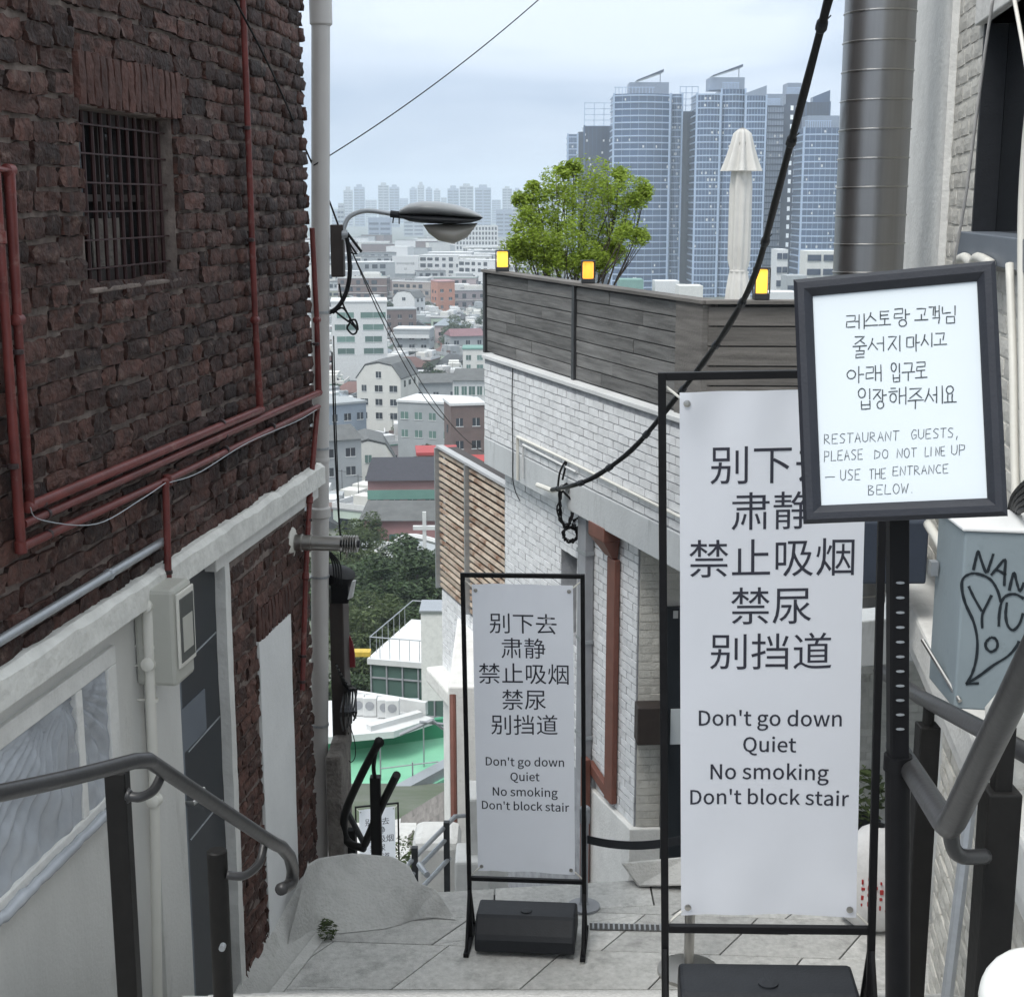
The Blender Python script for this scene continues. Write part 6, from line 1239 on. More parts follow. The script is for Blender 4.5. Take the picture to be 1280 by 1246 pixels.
# ================================================================== CITY
def facade_windows(b, x0, x1, z0, z1, y, flip, fl=3.0, wp=3.2, ww=1.5, wh=1.3, rg=random, side='y'):
    nf = max(1, int((z1 - z0) / fl)); nw = max(1, int((x1 - x0) / wp)); grow = [rg.uniform(.55, 1.25) for _ in range(nw)]
    for f in range(nf):
        zc = z0 + (f + .5) * (z1 - z0) / nf
        for k in range(nw):
            if rg.random() < .12: continue
            xc = x0 + (k + .5) * (x1 - x0) / nw; a = ww * grow[k] * rg.uniform(.9, 1.05) / 2; c = wh / 2 * rg.choice([1, 1, 1.1, .8])
            if side == 'y': b.box(xc - a, xc + a, min(y, y + flip * .12), max(y, y + flip * .12), zc - c, zc + c)
            else: b.box(min(y, y + flip * .12), max(y, y + flip * .12), xc - a, xc + a, zc - c, zc + c)
def house_proto(w_, d_, h_, kind, seed):
    rg = random.Random(seed); wl = MB(); wl.box(-w_ / 2, w_ / 2, -d_ / 2, d_ / 2, -4, h_)
    win = MB()
    big = kind == 'block'; kw = dict(wp=3.4 if big else 3.0, ww=2.6 if big else 2.0, wh=1.8 if big else 1.5, rg=rg)
    facade_windows(win, -w_ / 2 + .3, w_ / 2 - .3, .3, h_ - .2, -d_ / 2, -1, **kw); facade_windows(win, -d_ / 2 + .3, d_ / 2 - .3, .3, h_ - .2, -w_ / 2, -1, side='x', **kw); facade_windows(win, -d_ / 2 + .3, d_ / 2 - .3, .3, h_ - .2, w_ / 2, 1, side='x', **kw)
    rf = MB()
    if kind in ('flat', 'block'):
        rf.box(-w_ / 2 - .15, w_ / 2 + .15, -d_ / 2 - .15, d_ / 2 + .15, h_ + .002, h_ + .25)
        hut = MB(); hx = rg.uniform(-w_ / 4, w_ / 4); hut.box(hx - w_ * .16, hx + w_ * .16, -d_ * .1, d_ * .32, h_ + .25, h_ + 2.6); hut.box(-w_ / 2 - .1, w_ / 2 + .1, -d_ / 2 - .1, -d_ / 2 + .08, h_ + .25, h_ + 1.0); hut.box(-w_ / 2 - .1, -w_ / 2 + .08, -d_ / 2 + .08, d_ / 2, h_ + .25, h_ + 1.0); hut.box(w_ / 2 - .08, w_ / 2 + .1, -d_ / 2 + .08, d_ / 2, h_ + .25, h_ + 1.0)
        hut.lathe([(.7, h_ + .25), (.7, h_ + 1.7), (.2, h_ + 1.9)], (w_ * .3, d_ * .2, 0), 10)
        for _ in range(rg.randint(4, 9)): hut.mi = rg.randrange(4); x, y = rg.uniform(-w_ * .42, w_ * .42), rg.uniform(-d_ * .42, d_ * .3); q = rg.uniform(.3, .9); hut.box(x - q, x + q, y - q * .7, y + q * .7, h_ + .25, h_ + rg.uniform(.8, 1.7))
        hut.mi = 3; hut.box(-w_ * .3, -w_ * .3 + .08, 0, .08, h_, h_ + 4.5); hut.box(-w_ * .3 - .7, -w_ * .3 + .8, 0, .06, h_ + 4.2, h_ + 4.28); hut.mi = rg.randrange(3)
        x = rg.uniform(-w_ * .3, w_ * .1); hut.box(x, x + w_ * .35, -d_ / 2 + .3, -d_ * .15, h_ + .25, h_ + 2.3)
        for f in range(1, int(h_ / 3)): hut.box(-w_ / 2 - .06, w_ / 2 + .06, -d_ / 2 - .35, -d_ / 2, f * h_ / int(h_ / 3) - .18, f * h_ / int(h_ / 3))
    elif kind == 'hip':
        o = .5; rf.add([(-w_ / 2 - o, -d_ / 2 - o, h_), (w_ / 2 + o, -d_ / 2 - o, h_), (w_ / 2 + o, d_ / 2 + o, h_), (-w_ / 2 - o, d_ / 2 + o, h_), (-w_ / 5, 0, h_ + d_ * .28), (w_ / 5, 0, h_ + d_ * .28)], [(0, 1, 5, 4), (1, 2, 5), (2, 3, 4, 5), (3, 0, 4), (3, 2, 1, 0)]); hut = MB(); hut.box(w_ * .2, w_ * .32, 0, .7, h_, h_ + d_ * .3)
    else:
        o = .4; rf.add([(-w_ / 2 - o, -d_ / 2 - o, h_), (w_ / 2 + o, -d_ / 2 - o, h_), (w_ / 2 + o, d_ / 2 + o, h_), (-w_ / 2 - o, d_ / 2 + o, h_), (0, -d_ / 2 - o, h_ + w_ * .3), (0, d_ / 2 + o, h_ + w_ * .3)], [(0, 4, 5, 3), (1, 2, 5, 4), (0, 1, 4), (2, 3, 5), (3, 2, 1, 0)]); hut = MB(); hut.box(w_ * .1, w_ * .2, 0, .8, h_, h_ + w_ * .32)
    return wl.mesh('walls', mats=(M['bwall'],)), rf.mesh('roof', mats=(M['broof'],)), win.mesh('windows', mats=(M['bwin'],)), hut.mesh('roof_hut', mats=(M[rg.choice(['cream', 'greyfar', 'white'])], M['greyfar'], M[rg.choice(['teal', 'brownroof', 'cream'])], M['dgreyroof'])), h_
rg = random.Random(99)
protos = {'flat': [house_proto(rg.uniform(7, 11), rg.uniform(7, 11), rg.choice([3.5, 5.5, 6, 6, 8]), 'flat', s) for s in range(10)],
          'hip': [house_proto(rg.uniform(7, 11), rg.uniform(7, 9), rg.choice([4, 6, 6]), 'hip', s) for s in range(5)],
          'gable': [house_proto(rg.uniform(6, 9), rg.uniform(8, 11), rg.choice([5, 6, 8]), 'gable', s) for s in range(4)],
          'block': [house_proto(rg.uniform(16, 28), rg.uniform(11, 15), rg.choice([11, 14, 17]), 'block', s) for s in range(4)]}
WALLC = [((.42, .43, .42), 'pale'), ((.50, .50, .47), 'white'), ((.33, .31, .27), 'beige'), ((.19, .11, .09), 'red brick'), ((.25, .245, .225), 'grey'), ((.14, .10, .09), 'brown'), ((.42, .41, .37), 'cream'), ((.16, .155, .14), 'dark grey')]
ROOFC = [((.46, .48, .49), 'white'), ((.10, .22, .17), 'green'), ((.25, .26, .27), 'grey'), ((.06, .065, .07), 'black'), ((.14, .08, .07), 'brown'), ((.22, .25, .28), 'blue grey'), ((.36, .37, .36), 'light grey')]
KN = {'flat': 'house with a flat %s roof', 'hip': 'house with a hipped %s roof', 'gable': 'gabled house with a %s roof', 'block': 'block with a flat %s roof'}
USED = {}
def uniq(lab, q):
    side = 'at left' if q[0] < 470 else 'at right' if q[0] > 560 else 'in the middle'
    for extra in ('', ' ' + side, ' ' + side + ' edge' if 'middle' not in side else ' row'):
        if lab + extra not in USED: USED[lab + extra] = 1; return lab + extra
    return lab + ' ' + side
def put_house(x, y, kind, seed, rz, lab_extra, wc=None, rc=None, sc_=1., z=None, name=None, n_child=3, label=None, group=None):
    rg = random.Random(seed); pr = rg.choice(protos[kind]); wc = wc or rg.choice(WALLC); rc = rc or (rg.choice(ROOFC[3:6]) if kind in ('hip', 'gable') else rg.choice(ROOFC))
    o = bpy.data.objects.new(name or 'city_house' if kind != 'block' else 'apartment_block', pr[0]); COL.objects.link(o); o.location = (x, y, gz(x, y) if z is None else z); o.rotation_euler = (0, 0, rz); o.scale = (sc_, sc_, sc_ if kind != 'block' else sc_)
    o.color = (*[c * rg.uniform(.85, 1.1) for c in wc[0]], 1)
    lab = label or ('%s %s %s' % (wc[1], KN[kind] % rc[1], lab_extra)); o['label'] = lab = uniq(lab, proj(Vector((x, y, gz(x, y))))); o['category'] = 'house' if kind != 'block' else 'apartment block'; o['group'] = group or ('low houses ' + lab_extra if kind != 'block' else 'apartment blocks ' + lab_extra)
    for me, nm in list(zip(pr[1:4], ('roof', 'windows', 'rooftop_hut')))[:n_child]:
        c = bpy.data.objects.new(nm, me); COL.objects.link(c); c.parent = o
        if nm == 'roof': c.color = (*rc[0], 1)
        if nm == 'windows': c['kind'] = 'stuff'
    return o
# --- houses one can name
def custom(px, py, Z, w_, d_, h_, rz, name, lab, wm, rm, roof='flat', floors=3, cols=3, gw=False, cat='house', extra=None, wh=1.3, ww=1.5):
    """px,py = foot of the front face centre, Z depth"""
    p = P(px, py, Z); t = bpy.data.objects.new(name, None); COL.objects.link(t); t.location = p; t.rotation_euler = (0, 0, rz); t['label'] = lab; t['category'] = cat; t['_org'] = (0, 0, 0)
    b = MB()
    if roof == 'gambrel':
        prf = [(-w_ / 2, -8), (w_ / 2, -8), (w_ / 2, h_ * .72), (w_ * .3, h_ * .95), (0, h_), (-w_ * .3, h_ * .95), (-w_ / 2, h_ * .72)]
        n = len(prf); b.add([(x, 0, z) for x, z in prf] + [(x, d_, z) for x, z in prf], [tuple(range(n)), tuple(range(2 * n - 1, n - 1, -1))] + [((i + 1) % n, i, i + n, (i + 1) % n + n) for i in range(n)]); b.build('walls', wm, t)
        r = MB(); rf_ = [(w_ / 2 + .2, h_ * .70), (w_ * .3, h_ * .95 + .15), (0, h_ + .2), (-w_ * .3, h_ * .95 + .15), (-w_ / 2 - .2, h_ * .70)]
        for i in range(4): a, c = rf_[i], rf_[i + 1]; r.add([(a[0], -.15, a[1] + .02), (a[0], d_ + .1, a[1] + .02), (c[0], d_ + .1, c[1] + .02), (c[0], -.15, c[1] + .02), (a[0], -.15, a[1] + .22), (a[0], d_ + .1, a[1] + .22), (c[0], d_ + .1, c[1] + .22), (c[0], -.15, c[1] + .22)], [(0, 1, 2, 3), (7, 6, 5, 4), (0, 3, 7, 4), (1, 5, 6, 2), (0, 4, 5, 1), (3, 2, 6, 7)])
        r.build('roof', rm, t)
    else:
        b.box(-w_ / 2, w_ / 2, 0, d_, -8, h_); b.build('walls', wm, t); r = MB()
        if roof == 'flat': r.box(-w_ / 2 - .2, w_ / 2 + .2, -.2, d_ + .2, h_ + .002, h_ + .4)
        elif roof == 'shed': r.add([(-w_ / 2 - .3, -.6, h_ + .01), (w_ / 2 + .3, -.6, h_ + .01), (w_ / 2 + .3, d_, h_ + .01), (-w_ / 2 - .3, d_, h_ + .01), (-w_ / 2 + .4, d_ * .45, h_ + d_ * .22), (w_ / 2 - .4, d_ * .45, h_ + d_ * .22)], [(0, 1, 5, 4), (1, 2, 5), (2, 3, 4, 5), (3, 0, 4), (3, 2, 1, 0)])
        r.build('roof', rm, t)
    nm_ = M['bwin_g'] if gw else M['bwin']; rr = random.Random(int(px * 7 + py))
    for f in range(floors):
        for k in range(cols):
            zc = -1.5 + (f + .55) * (h_ * (.85 if roof != 'gambrel' else .9) + 1.5) / floors; xc = -w_ / 2 + (k + .5) * w_ / cols; a = ww / 2 * rr.uniform(.7, 1.15)
            if roof == 'gambrel' and f == floors - 1 and k != cols // 2: continue
            wb = MB(); wb.box(xc - a, xc + a, -.03, .05, zc - wh / 2, zc + wh / 2); wo = wb.build('window', nm_, t)
            wb = MB(); wb.box(xc - a - .08, xc + a + .08, -.10, -.031, zc - wh / 2 - .12, zc - wh / 2); wb.box(xc - .03, xc + .03, -.07, -.031, zc - wh / 2, zc + wh / 2); wb.build('window_frame', M['white'], wo)
    sw = MB(); 
    for sx in (-1, 1): facade_windows(sw, 1, d_ - 1, 0, h_ * .8, sx * w_ / 2, sx, side='x', rg=rr)
    if sw.v: sw.build('side_windows', nm_, t, kind='stuff')
    if extra: extra(t, w_, d_, h_)
    return t
def balc(m, n=2):
    def f(t, w_, d_, h_):
        for k in range(n):
            z = h_ * (.25 + .5 * k / max(1, n - 1 or 1)) - .5 if n > 1 else h_ * .4; b = MB(); b.box(-w_ / 2, w_ / 2, -1.2, -.031, z, z + .15); b.box(-w_ / 2, w_ / 2, -1.25, -1.19, z, z + 1.1); b.build('balcony', m, t)
    return f
custom(462, 655, 240, 9.6, 11, 14.0, R(8), 'gabled_house', 'cream four storey house with gambrel roof, larger and lower one', M['cream'], M['dgreyroof'], 'gambrel', 4, 3, True)
custom(474, 520, 300, 9.6, 12, 11.0, R(-14), 'gabled_house', 'cream four storey house with gambrel roof, upper one near its twin', M['cream'], M['dgreyroof'], 'gambrel', 4, 3)
custom(505, 665, 168, 8.2, 9, 6.2, R(3), 'pink_house', 'pink house with black tiled roof and teal balcony in front of the cream houses', M['pinkwall'], M['blackroof'], 'shed', 2, 4, True, extra=lambda t, w, d, h: [balc(M['teal'], 2)(t, w, d, h)], wh=1.2, ww=1.3)
custom(510, 712, 158, 10, 7, 5.6, R(0), 'pink_house', 'lower pink house with grey veranda roof under the black roofed one', M['pinkwall'], M['dgreyroof'], 'shed', 2, 4, True, extra=balc(M['galv'], 1))
custom(547, 600, 205, 5.6, 6, 3.6, R(5), 'brick_house_far', 'small red brick house with flat roof left of the slatted screen', M['redbrickfar'], M['redroof'], 'flat', 1, 2)
custom(532, 545, 262, 11, 9, 6.0, R(-20), 'flat_roof_house', 'beige house with wide flat white roof below the cream houses', M['greyfar'], wm_, 'flat', 2, 4, True)
custom(590, 508, 300, 8, 9, 5.5, R(0), 'glass_front_house', 'house with dark hipped roof and glazed upper floor by the terrace corner', wm_, M['dgreyroof'], 'shed', 2, 5, True, ww=1.2, wh=1.8)
custom(545, 500, 330, 12, 8, 4, R(8), 'dark_roof_house', 'low house with a wide black roof left of the glazed house', M['greyfar'], M['dgreyroof'], 'shed', 1, 3)
custom(585, 560, 235, 5.5, 7, 7.0, R(12), 'brown_house', 'brown roofed brick house touching the terrace wall corner', M['brownroof'], wm_, 'flat', 2, 2)
custom(575, 610, 190, 7, 6, 3, R(0), 'dark_brick_house', 'dark maroon brick house behind the top of the slatted screen', mat('maroon_wall', (.14, .06, .065), .85, .1, .5, .0), M['dgreyroof'], 'flat', 1, 3)
custom(596, 600, 150, 3.4, 3, 1.8, R(0), 'red_roof_hut', 'small hut with bright red roof between screen and terrace', M['cream'], M['redroof'], 'shed', 1, 1)
custom(450, 440, 380, 14.5, 14, 13, R(6), 'office_block', 'wide white office block with green ribbon windows beside the downspout', wm_, wm_, 'flat', 4, 2, True, cat='office block', ww=6.2, wh=1.5)
custom(540, 340, 1e9, 1, 1, 1, 0, 'x', 'x', wm_, wm_) if False else None
custom(558, 395, 640, 8, 10, 15, R(20), 'orange_block', 'narrow orange and pink apartment block below the grid fronted tower', M['orange'], M['pinkwall'], 'flat', 4, 2, cat='apartment block')
custom(505, 392, 590, 10, 9, 9, R(-25), 'white_gabled_house', 'small white house with grey gable under the billboard building', wm_, M['dgreyroof'], 'gambrel', 2, 3)
custom(500, 415, 520, 12, 9, 8, R(10), 'brown_block', 'brown brick apartment block in two steps below the small white house', M['brownroof'], M['greyfar'], 'flat', 3, 3, cat='apartment block')
custom(515, 445, 440, 11, 9, 8, R(-6), 'balcony_block', 'grey apartment block with white balconies above the dark roofs', M['greyfar'], wm_, 'flat', 3, 3, cat='apartment block', extra=balc(wm_, 2))
custom(585, 440, 450, 11, 9, 5, R(15), 'maroon_roof_house', 'house with a long maroon roof left of the fence', M['greyfar'], mat('maroon_roof', (.18, .10, .11), .8, .1, .5, 0), 'shed', 2, 3)
custom(425, 590, 220, 7, 8, 5, R(25), 'grey_shed_house', 'grey house with a pitched roof squeezed beside the downspout', M['greyfar'], M['dgreyroof'], 'shed', 2, 2)
custom(435, 545, 270, 8, 8, 6, R(35), 'grey_blue_house', 'blue grey house left below the upper cream house', mat('bluegrey', (.22, .26, .31), .8, .1, .5, 0), M['greyfar'], 'flat', 2, 3)
custom(600, 470, 380, 9, 8, 7, R(0), 'green_shop_house', 'pale house with green shutters by the fence post', M['cream'], M['teal'], 'flat', 3, 3, True)
# grid fronted hotel
p = P(596, 337, 1150); gh = thing('grid_front_tower', 'white tower block with a regular grid of square dark windows', 'tower block', tuple(p)); Wg, Hg = 33., 34.
b = MB(); b.box(p.x - Wg / 2, p.x + Wg / 2, p.y + .6, p.y + 18, -52, p.z + Hg); b.build('walls', M['bwin'], gh)
for k in range(14): b = MB(); x = p.x - Wg / 2 + k * Wg / 13; b.box(x - .55, x + .55, p.y, p.y + .58, p.z, p.z + Hg); b.build('mullion', wm_, gh)
for k in range(10): b = MB(); z = p.z + k * Hg / 9; b.box(p.x - Wg / 2, p.x + Wg / 2, p.y - .05, p.y + .55, z - .7, z + .7); b.build('floor_band', wm_, gh)
b = MB(); b.box(p.x - Wg / 2 - 6, p.x + Wg / 2 + 8, p.y - 6, p.y + 20, -52, p.z - 1.5); b.build('podium', wm_, gh)
# billboard on an office building
p = P(507, 352, 830); ob = thing('billboard_building', 'long grey office building carrying a big white rooftop billboard', 'office building', tuple(p))
b = MB(); b.box(p.x - 15, p.x + 17, p.y, p.y + 14, -52, p.z + 0); b.build('walls', M['greyfar'], ob)
for k in range(9): b = MB(); x = p.x - 13.5 + k * 3.5; b.box(x, x + 2.2, p.y - .1, p.y, p.z - 5.2, p.z - 3.4); b.build('window', M['bwin'], ob)
b = MB(); b.box(p.x - 6.5, p.x + 6.5, p.y + 1, p.y + 6, p.z + .01, p.z + 4.2); b.build('roof_block', M['greyfar'], ob)
bbd = thing('rooftop_billboard', 'white rooftop billboard with small dark lettering', 'billboard', (p.x, p.y + .5, p.z + 4.3))
b = MB(); b.box(p.x - 7.6, p.x + 7.6, p.y + .4, p.y + 1, p.z + 4.6, p.z + 14.6); b.build('panel', wm_, bbd)
b = MB()
for x in (-5, 0, 5): b.box(p.x + x - .15, p.x + x + .15, p.y + 1, p.y + 1.3, p.z + 3, p.z + 14)
b.build('support', M['galv'], bbd)
b = MB(); vv, ff = text_mb('부자되세요대출', width=10.5); b.add([v + Vector((p.x, p.y + .33, p.z + 9.6)) for v in vv], ff); vv, ff = text_mb('18', width=1.6); b.add([v + Vector((p.x, p.y + .33, p.z + 6.6)) for v in vv], ff); b.build('lettering', M['dgreyroof'], bbd)
# church with white cross
p = P(531, 700, 128); chc = thing('white_cross', 'tall white cross standing above the tree tops', 'cross', tuple(P(531, 700, 128)))
b = MB(); b.box(p.x - .16, p.x + .16, p.y - .15, p.y + .15, p.z - 3, P(531, 637, 128).z); b.build('upright', wm_, chc); b = MB(); zc = P(531, 658, 128).z; b.box(p.x - 1.0, p.x + 1.0, p.y - .2, p.y + .2, zc - .15, zc + .2); b.build('crossbar', wm_, chc)
p = P(515, 705, 134); ar = thing('arched_roof_house', 'low building with white arched roof edge behind the cross', 'building', tuple(p))
b = MB(); b.box(p.x - 6, p.x + 5, p.y, p.y + 8, p.z - 6, p.z + .3); b.build('walls', M['greyfar'], ar)
b = MB(); b.tube(smooth_path([P(470, 690, 133), P(495, 676, 133), P(520, 671, 133), P(560, 682, 133)], 4), .3, 6); b.build('roof_edge', wm_, ar)
b = MB(); b.box8([P(455, 700, 133), P(490, 705, 133), P(485, 688, 140), P(455, 684, 140)] + [v + Vector((0, 0, .3)) for v in (P(455, 700, 133), P(490, 705, 133), P(485, 688, 140), P(455, 684, 140))]); b.build('roof_panel', wm_, ar)
# --- the mass of houses
rg = random.Random(4); placed = []; cnt = 0
mass = []
Y = 190.
used_px = []
BLOCKED = [(412, 530, 225, 262), (430, 520, 290, 325), (440, 560, 150, 185), (480, 570, 255, 275), (540, 610, 225, 345), (415, 490, 370, 400), (485, 520, 575, 605), (475, 545, 815, 850), (545, 575, 620, 665), (565, 625, 1120, 1180), (480, 560, 430, 535)]
while Y < 1500:
    step = 8.0 + (Y - 190) * .008
    x0, x1 = PY(385, 500, Y).x, PY(662 if Y < 500 else 660, 500, Y).x
    x = x0 + rg.uniform(0, 8)
    while x < x1:
        q = proj(Vector((x, Y, -48))); ok = not any(a < q[0] < c and d < Y < e for a, c, d, e in BLOCKED)
        if ok: mass.append((x + rg.uniform(-2, 2), Y + rg.uniform(-3, 3)))
        x += rg.uniform(7.5, 11.5) * (1 if Y < 600 else 1.25)
    Y += step * (1.0 if Y < 800 else 1.3)
# right part, only what shows over the fence
for _ in range(46): yy_ = rg.uniform(820, 1400); mass.append((PY(rg.uniform(640, 1050), 360, yy_).x, yy_))
mass.sort(key=lambda t: t[1])
far = MB(); farw = MB()
for i, (x, y) in enumerate(mass):
    kind = rg.choices(['flat', 'hip', 'gable', 'block'], [.60, .14, .10, .15 if y > 640 else .0])[0]; rz = rg.choice([0, 0, R(20), R(-15), R(38), R(-30), R(8)]) + rg.uniform(-.08, .08)
    q = proj(Vector((x, y, gz(x, y)))); band = 'just below the cream houses' if y < 260 else 'behind the street lamp' if y < 520 else 'in the far haze'
    if i < 290: put_house(x, y, kind, i, rz, band, sc_=rg.uniform(.85, 1.1))
    else:
        pr = rg.choice(protos[kind]); mt = Matrix.Translation((x, y, gz(x, y))) @ Matrix.Rotation(rz, 4, 'Z') @ Matrix.Scale(rg.uniform(.9, 1.2), 4)
        far.mi = rg.choice([0, 1, 1, 2, 3]); far.add([mt @ v.co for v in pr[0].vertices], [tuple(p.vertices) for p in pr[0].polygons]); far.mi = rg.choice([1, 2, 4, 4, 2]); far.add([mt @ v.co for v in pr[1].vertices], [tuple(p.vertices) for p in pr[1].polygons])
        if y < 1100: far.mi = 5; far.add([mt @ v.co for v in pr[2].vertices], [tuple(p.vertices) for p in pr[2].polygons])
if far.v: tag(far.build('distant_city_blocks', [M['cream'], M['greyfar'], M['white'], M['brownroof'], M['dgreyroof'], M['bwin']]), 'mass of hazy small buildings filling the plain under the skyline', 'buildings', kind='stuff')
# green clumps in the city
for i in range(70):
    yy_ = 200 + 700 * rg.random() ** 1.5; px = rg.uniform(400, 650); x = PY(px, 500, yy_).x; s_ = rg.uniform(.7, 1.5) if yy_ < 500 else rg.uniform(1.2, 2.4)
    o = thing('city_tree', 'dark green street tree crowded between the valley houses', 'tree', (x, yy_, gz(x, yy_)), local=True, group='street trees between the valley houses'); o.scale = (s_,) * 3; k = i % 4
    for me, nm in zip(TP[k], ('crown', 'trunk')): c = bpy.data.objects.new(nm, me); COL.objects.link(c); c.parent = o
    o.children[0]['kind'] = 'stuff'
# --- skyline
def slabtower(px0, px1, ytop, Z, lab, m, bands=True, nm='skyline_tower', ybase=318, dark=False, crown=0, grp='hazy skyline towers'):
    a, c = P(px0, ybase, Z), P(px1, ybase, Z); top = P(px0, ytop, Z).z; t = thing(nm, lab, 'tower', ((a.x + c.x) / 2, a.y, -52), group=grp); W = c.x - a.x
    b = MB(); b.box(a.x, c.x, a.y, a.y + max(14, W * .5), -52, top)
    if crown: b.box(a.x + W * .25, a.x + W * .75, a.y + 2, a.y + 12, top + .01, top + crown)
    b.build('walls', m, t)
    b = MB(); n = int((top + 50) / 6)
    for k in range(n): z = -48 + k * 6.; b.box(a.x + W * .04, a.x + W * .46, a.y - .5, a.y - .02, z, z + 2.6); b.box(a.x + W * .54, a.x + W * .96, a.y - .5, a.y - .02, z, z + 2.6)
    b.build('windows', M['tdark'], t, kind='stuff')
rg = random.Random(8); i = 0
SKY = [(431, 442, 238, 3300, 8), (444, 457, 234, 3350, 6), (474, 487, 232, 3200, 6), (488, 500, 234, 3250, 5), (424, 431, 254, 2500, 0), (513, 522, 236, 3600, 4), (523, 531, 232, 3600, 8), (533, 541, 236, 3500, 4), (543, 551, 238, 3700, 4), (560, 574, 236, 3000, 6), (575, 592, 233, 2950, 5), (594, 614, 235, 2900, 6), (628, 640, 236, 3300, 5), (641, 652, 238, 3350, 5), (655, 672, 240, 3500, 0), (500, 511, 248, 3900, 0), (458, 472, 250, 4000, 0), (615, 626, 250, 3800, 0), (552, 559, 247, 4000, 0), (416, 423, 262, 3000, 0), (423, 431, 262, 1900, 0), (461, 489, 272, 1700, 0), (505, 530, 268, 2300, 0), (620, 640, 262, 2300, 0), (640, 655, 258, 2400, 0), (675, 700, 240, 3300, 4)]
names = 'first second third fourth fifth sixth seventh eighth ninth tenth eleventh twelfth thirteenth fourteenth fifteenth sixteenth seventeenth eighteenth nineteenth twentieth'.split()
order = sorted(range(len(SKY)), key=lambda k: SKY[k][0])
for r_, k in enumerate(order):
    a, c, yt, Z, cr = SKY[k]; lab = ('pale hazy apartment tower on the horizon, number %d from the left' % (r_ + 1))
    where = ['left of the lamp arm', 'above the lamp arm', 'above the lamp hood', 'right of the lamp hood', 'left of the maple'][min(4, max(0, (a - 416) // 48))]
    lab = ('%s%s apartment tower on the hazy horizon %s' % ('tallest ' if yt < 234 else 'tall ' if yt < 237 else 'short ' if yt > 252 else 'low ' if yt > 245 else '', 'pale' if k % 2 else 'blue grey', where))
    slabtower(a, c, yt, Z, lab, M['tlight'] if k % 2 else M['greyfar'], crown=cr)
# --- blue glass towers
def ring_off(pts, d):
    n = len(pts); out = []
    for i in range(n):
        p0, p1, p2 = Vector(pts[i - 1]), Vector(pts[i]), Vector(pts[(i + 1) % n]); e1 = (p1 - p0).normalized(); e2 = (p2 - p1).normalized(); n1 = Vector((e1.y, -e1.x)); n2 = Vector((e2.y, -e2.x)); m_ = (n1 + n2).normalized(); out.append(tuple(p1 + m_ * d / max(.4, m_.dot(n1))))
    return out
def arc_front(x0, x1, y, bulge, n=7): return [(x0 + (x1 - x0) * i / n, y - bulge * math.sin(math.pi * i / n)) for i in range(n + 1)]
def tower(lab, Z, px0, px1, ytop, depth, bulge, m, name='glass_tower', band=3.6, mull=3.0, roof=None, bandm='tband'):
    A = P(px0, 300, Z); B = P(px1, 300, Z); top = PY(px0, ytop, A.y).z; fr = arc_front(A.x, B.x, A.y, bulge); pts = fr + [(B.x, A.y + depth), (A.x, A.y + depth)]
    t = thing(name, lab, 'tower', ((A.x + B.x) / 2, A.y, -52)); t['_top'] = top
    b = MB(); b.prism(pts, -52, top); b.build('glass_body', m, t)
    if band:
        bb = MB(); o = ring_off(pts, .35); bb.prism(o, 0, .75); me = None; z = -50
        while z < top - .5:
            mb = MB(); mb.prism([(p[0], p[1]) for p in o], z, z + .72); mb.build('floor_band', M[bandm], t); z += band
    if mull:
        mb = MB()
        for i in range(len(fr) - 1):
            a, c = Vector(fr[i]), Vector(fr[i + 1]); L = (c - a).length; n = max(1, int(L / mull))
            for k in range(n): q = a.lerp(c, k / n); mb.box(q.x - .07, q.x + .07, q.y - .2, q.y + .1, -51, top - .2)
        mb.build('mullions', M[bandm], t, kind='stuff')
        for q in (fr[0], fr[-1]):
            mb = MB(); mb.box(q[0] - .5, q[0] + .5, q[1] - .6, q[1] + .4, -52, top + .5); mb.build('corner_fin', M[bandm], t)
    rr = random.Random(int(px0)); lit = MB()
    for _ in range(26 if mull else 0):
        i = rr.randrange(len(fr) - 1); a, c = Vector(fr[i]), Vector(fr[i + 1]); q = a.lerp(c, rr.random()); bd = band or 3.6; z = -50 + bd * rr.randrange(int((top + 50) / bd)) + 1.2; lit.box(q.x - .5, q.x + .5, q.y - .1, q.y + .1, z, z + 1.3)
    if lit.v: lit.build('pale_blinds', M['white'], t, kind='stuff')
    if roof: roof(t, A, B, top, pts)
    return t
def roof1(hx0, hx1, fin=True, lo=.0):
    def f(t, A, B, top, pts):
        W = B.x - A.x; b = MB(); b.box(A.x + W * hx0, A.x + W * hx1, A.y + 2, A.y + 18, top + .01, top + 6.5); b.build('roof_house', M['tlight'], t)
        if fin:
            xa, xb = A.x + W * (hx0 + .12), A.x + W * (hx1 - .1); b = MB(); b.box8([(xa, A.y + 1, top + 7), (xb, A.y + 1, top + 12.), (xb, A.y + 16, top + 12.), (xa, A.y + 16, top + 7), (xa, A.y + 1, top + 7.6), (xb, A.y + 1, top + 13.4), (xb, A.y + 16, top + 13.4), (xa, A.y + 16, top + 7.6)]); b.build('slanted_fin', M['tdark'], t)
            b = MB(); b.box(xb - 1.6, xb - 1.2, A.y + 6, A.y + 6.4, top + 6.5, top + 12); b.build('mast', M['tlight'], t)
        b = MB()
        for k in range(12): x = A.x + W * .02 + k * W * .06; b.box(x, x + .35, A.y - 1, A.y - .7, top, top + 3.4)
        b.box(A.x, A.x + W * .72, A.y - 1, A.y - .7, top + 3.4, top + 3.8); b.build('roof_screen', M['tband'], t)
    return f
def grid_roof(t, A, B, top, pts):
    W = B.x - A.x; b = MB()
    for k in range(4): x = A.x + k * W / 3; b.box(x - .2, x + .2, A.y, A.y + .4, top, top + 14)
    for k in range(5): b.box(A.x, B.x, A.y, A.y + .4, top + k * 3.4, top + k * 3.4 + .35)
    b.build('open_frame', M['tband'], t)
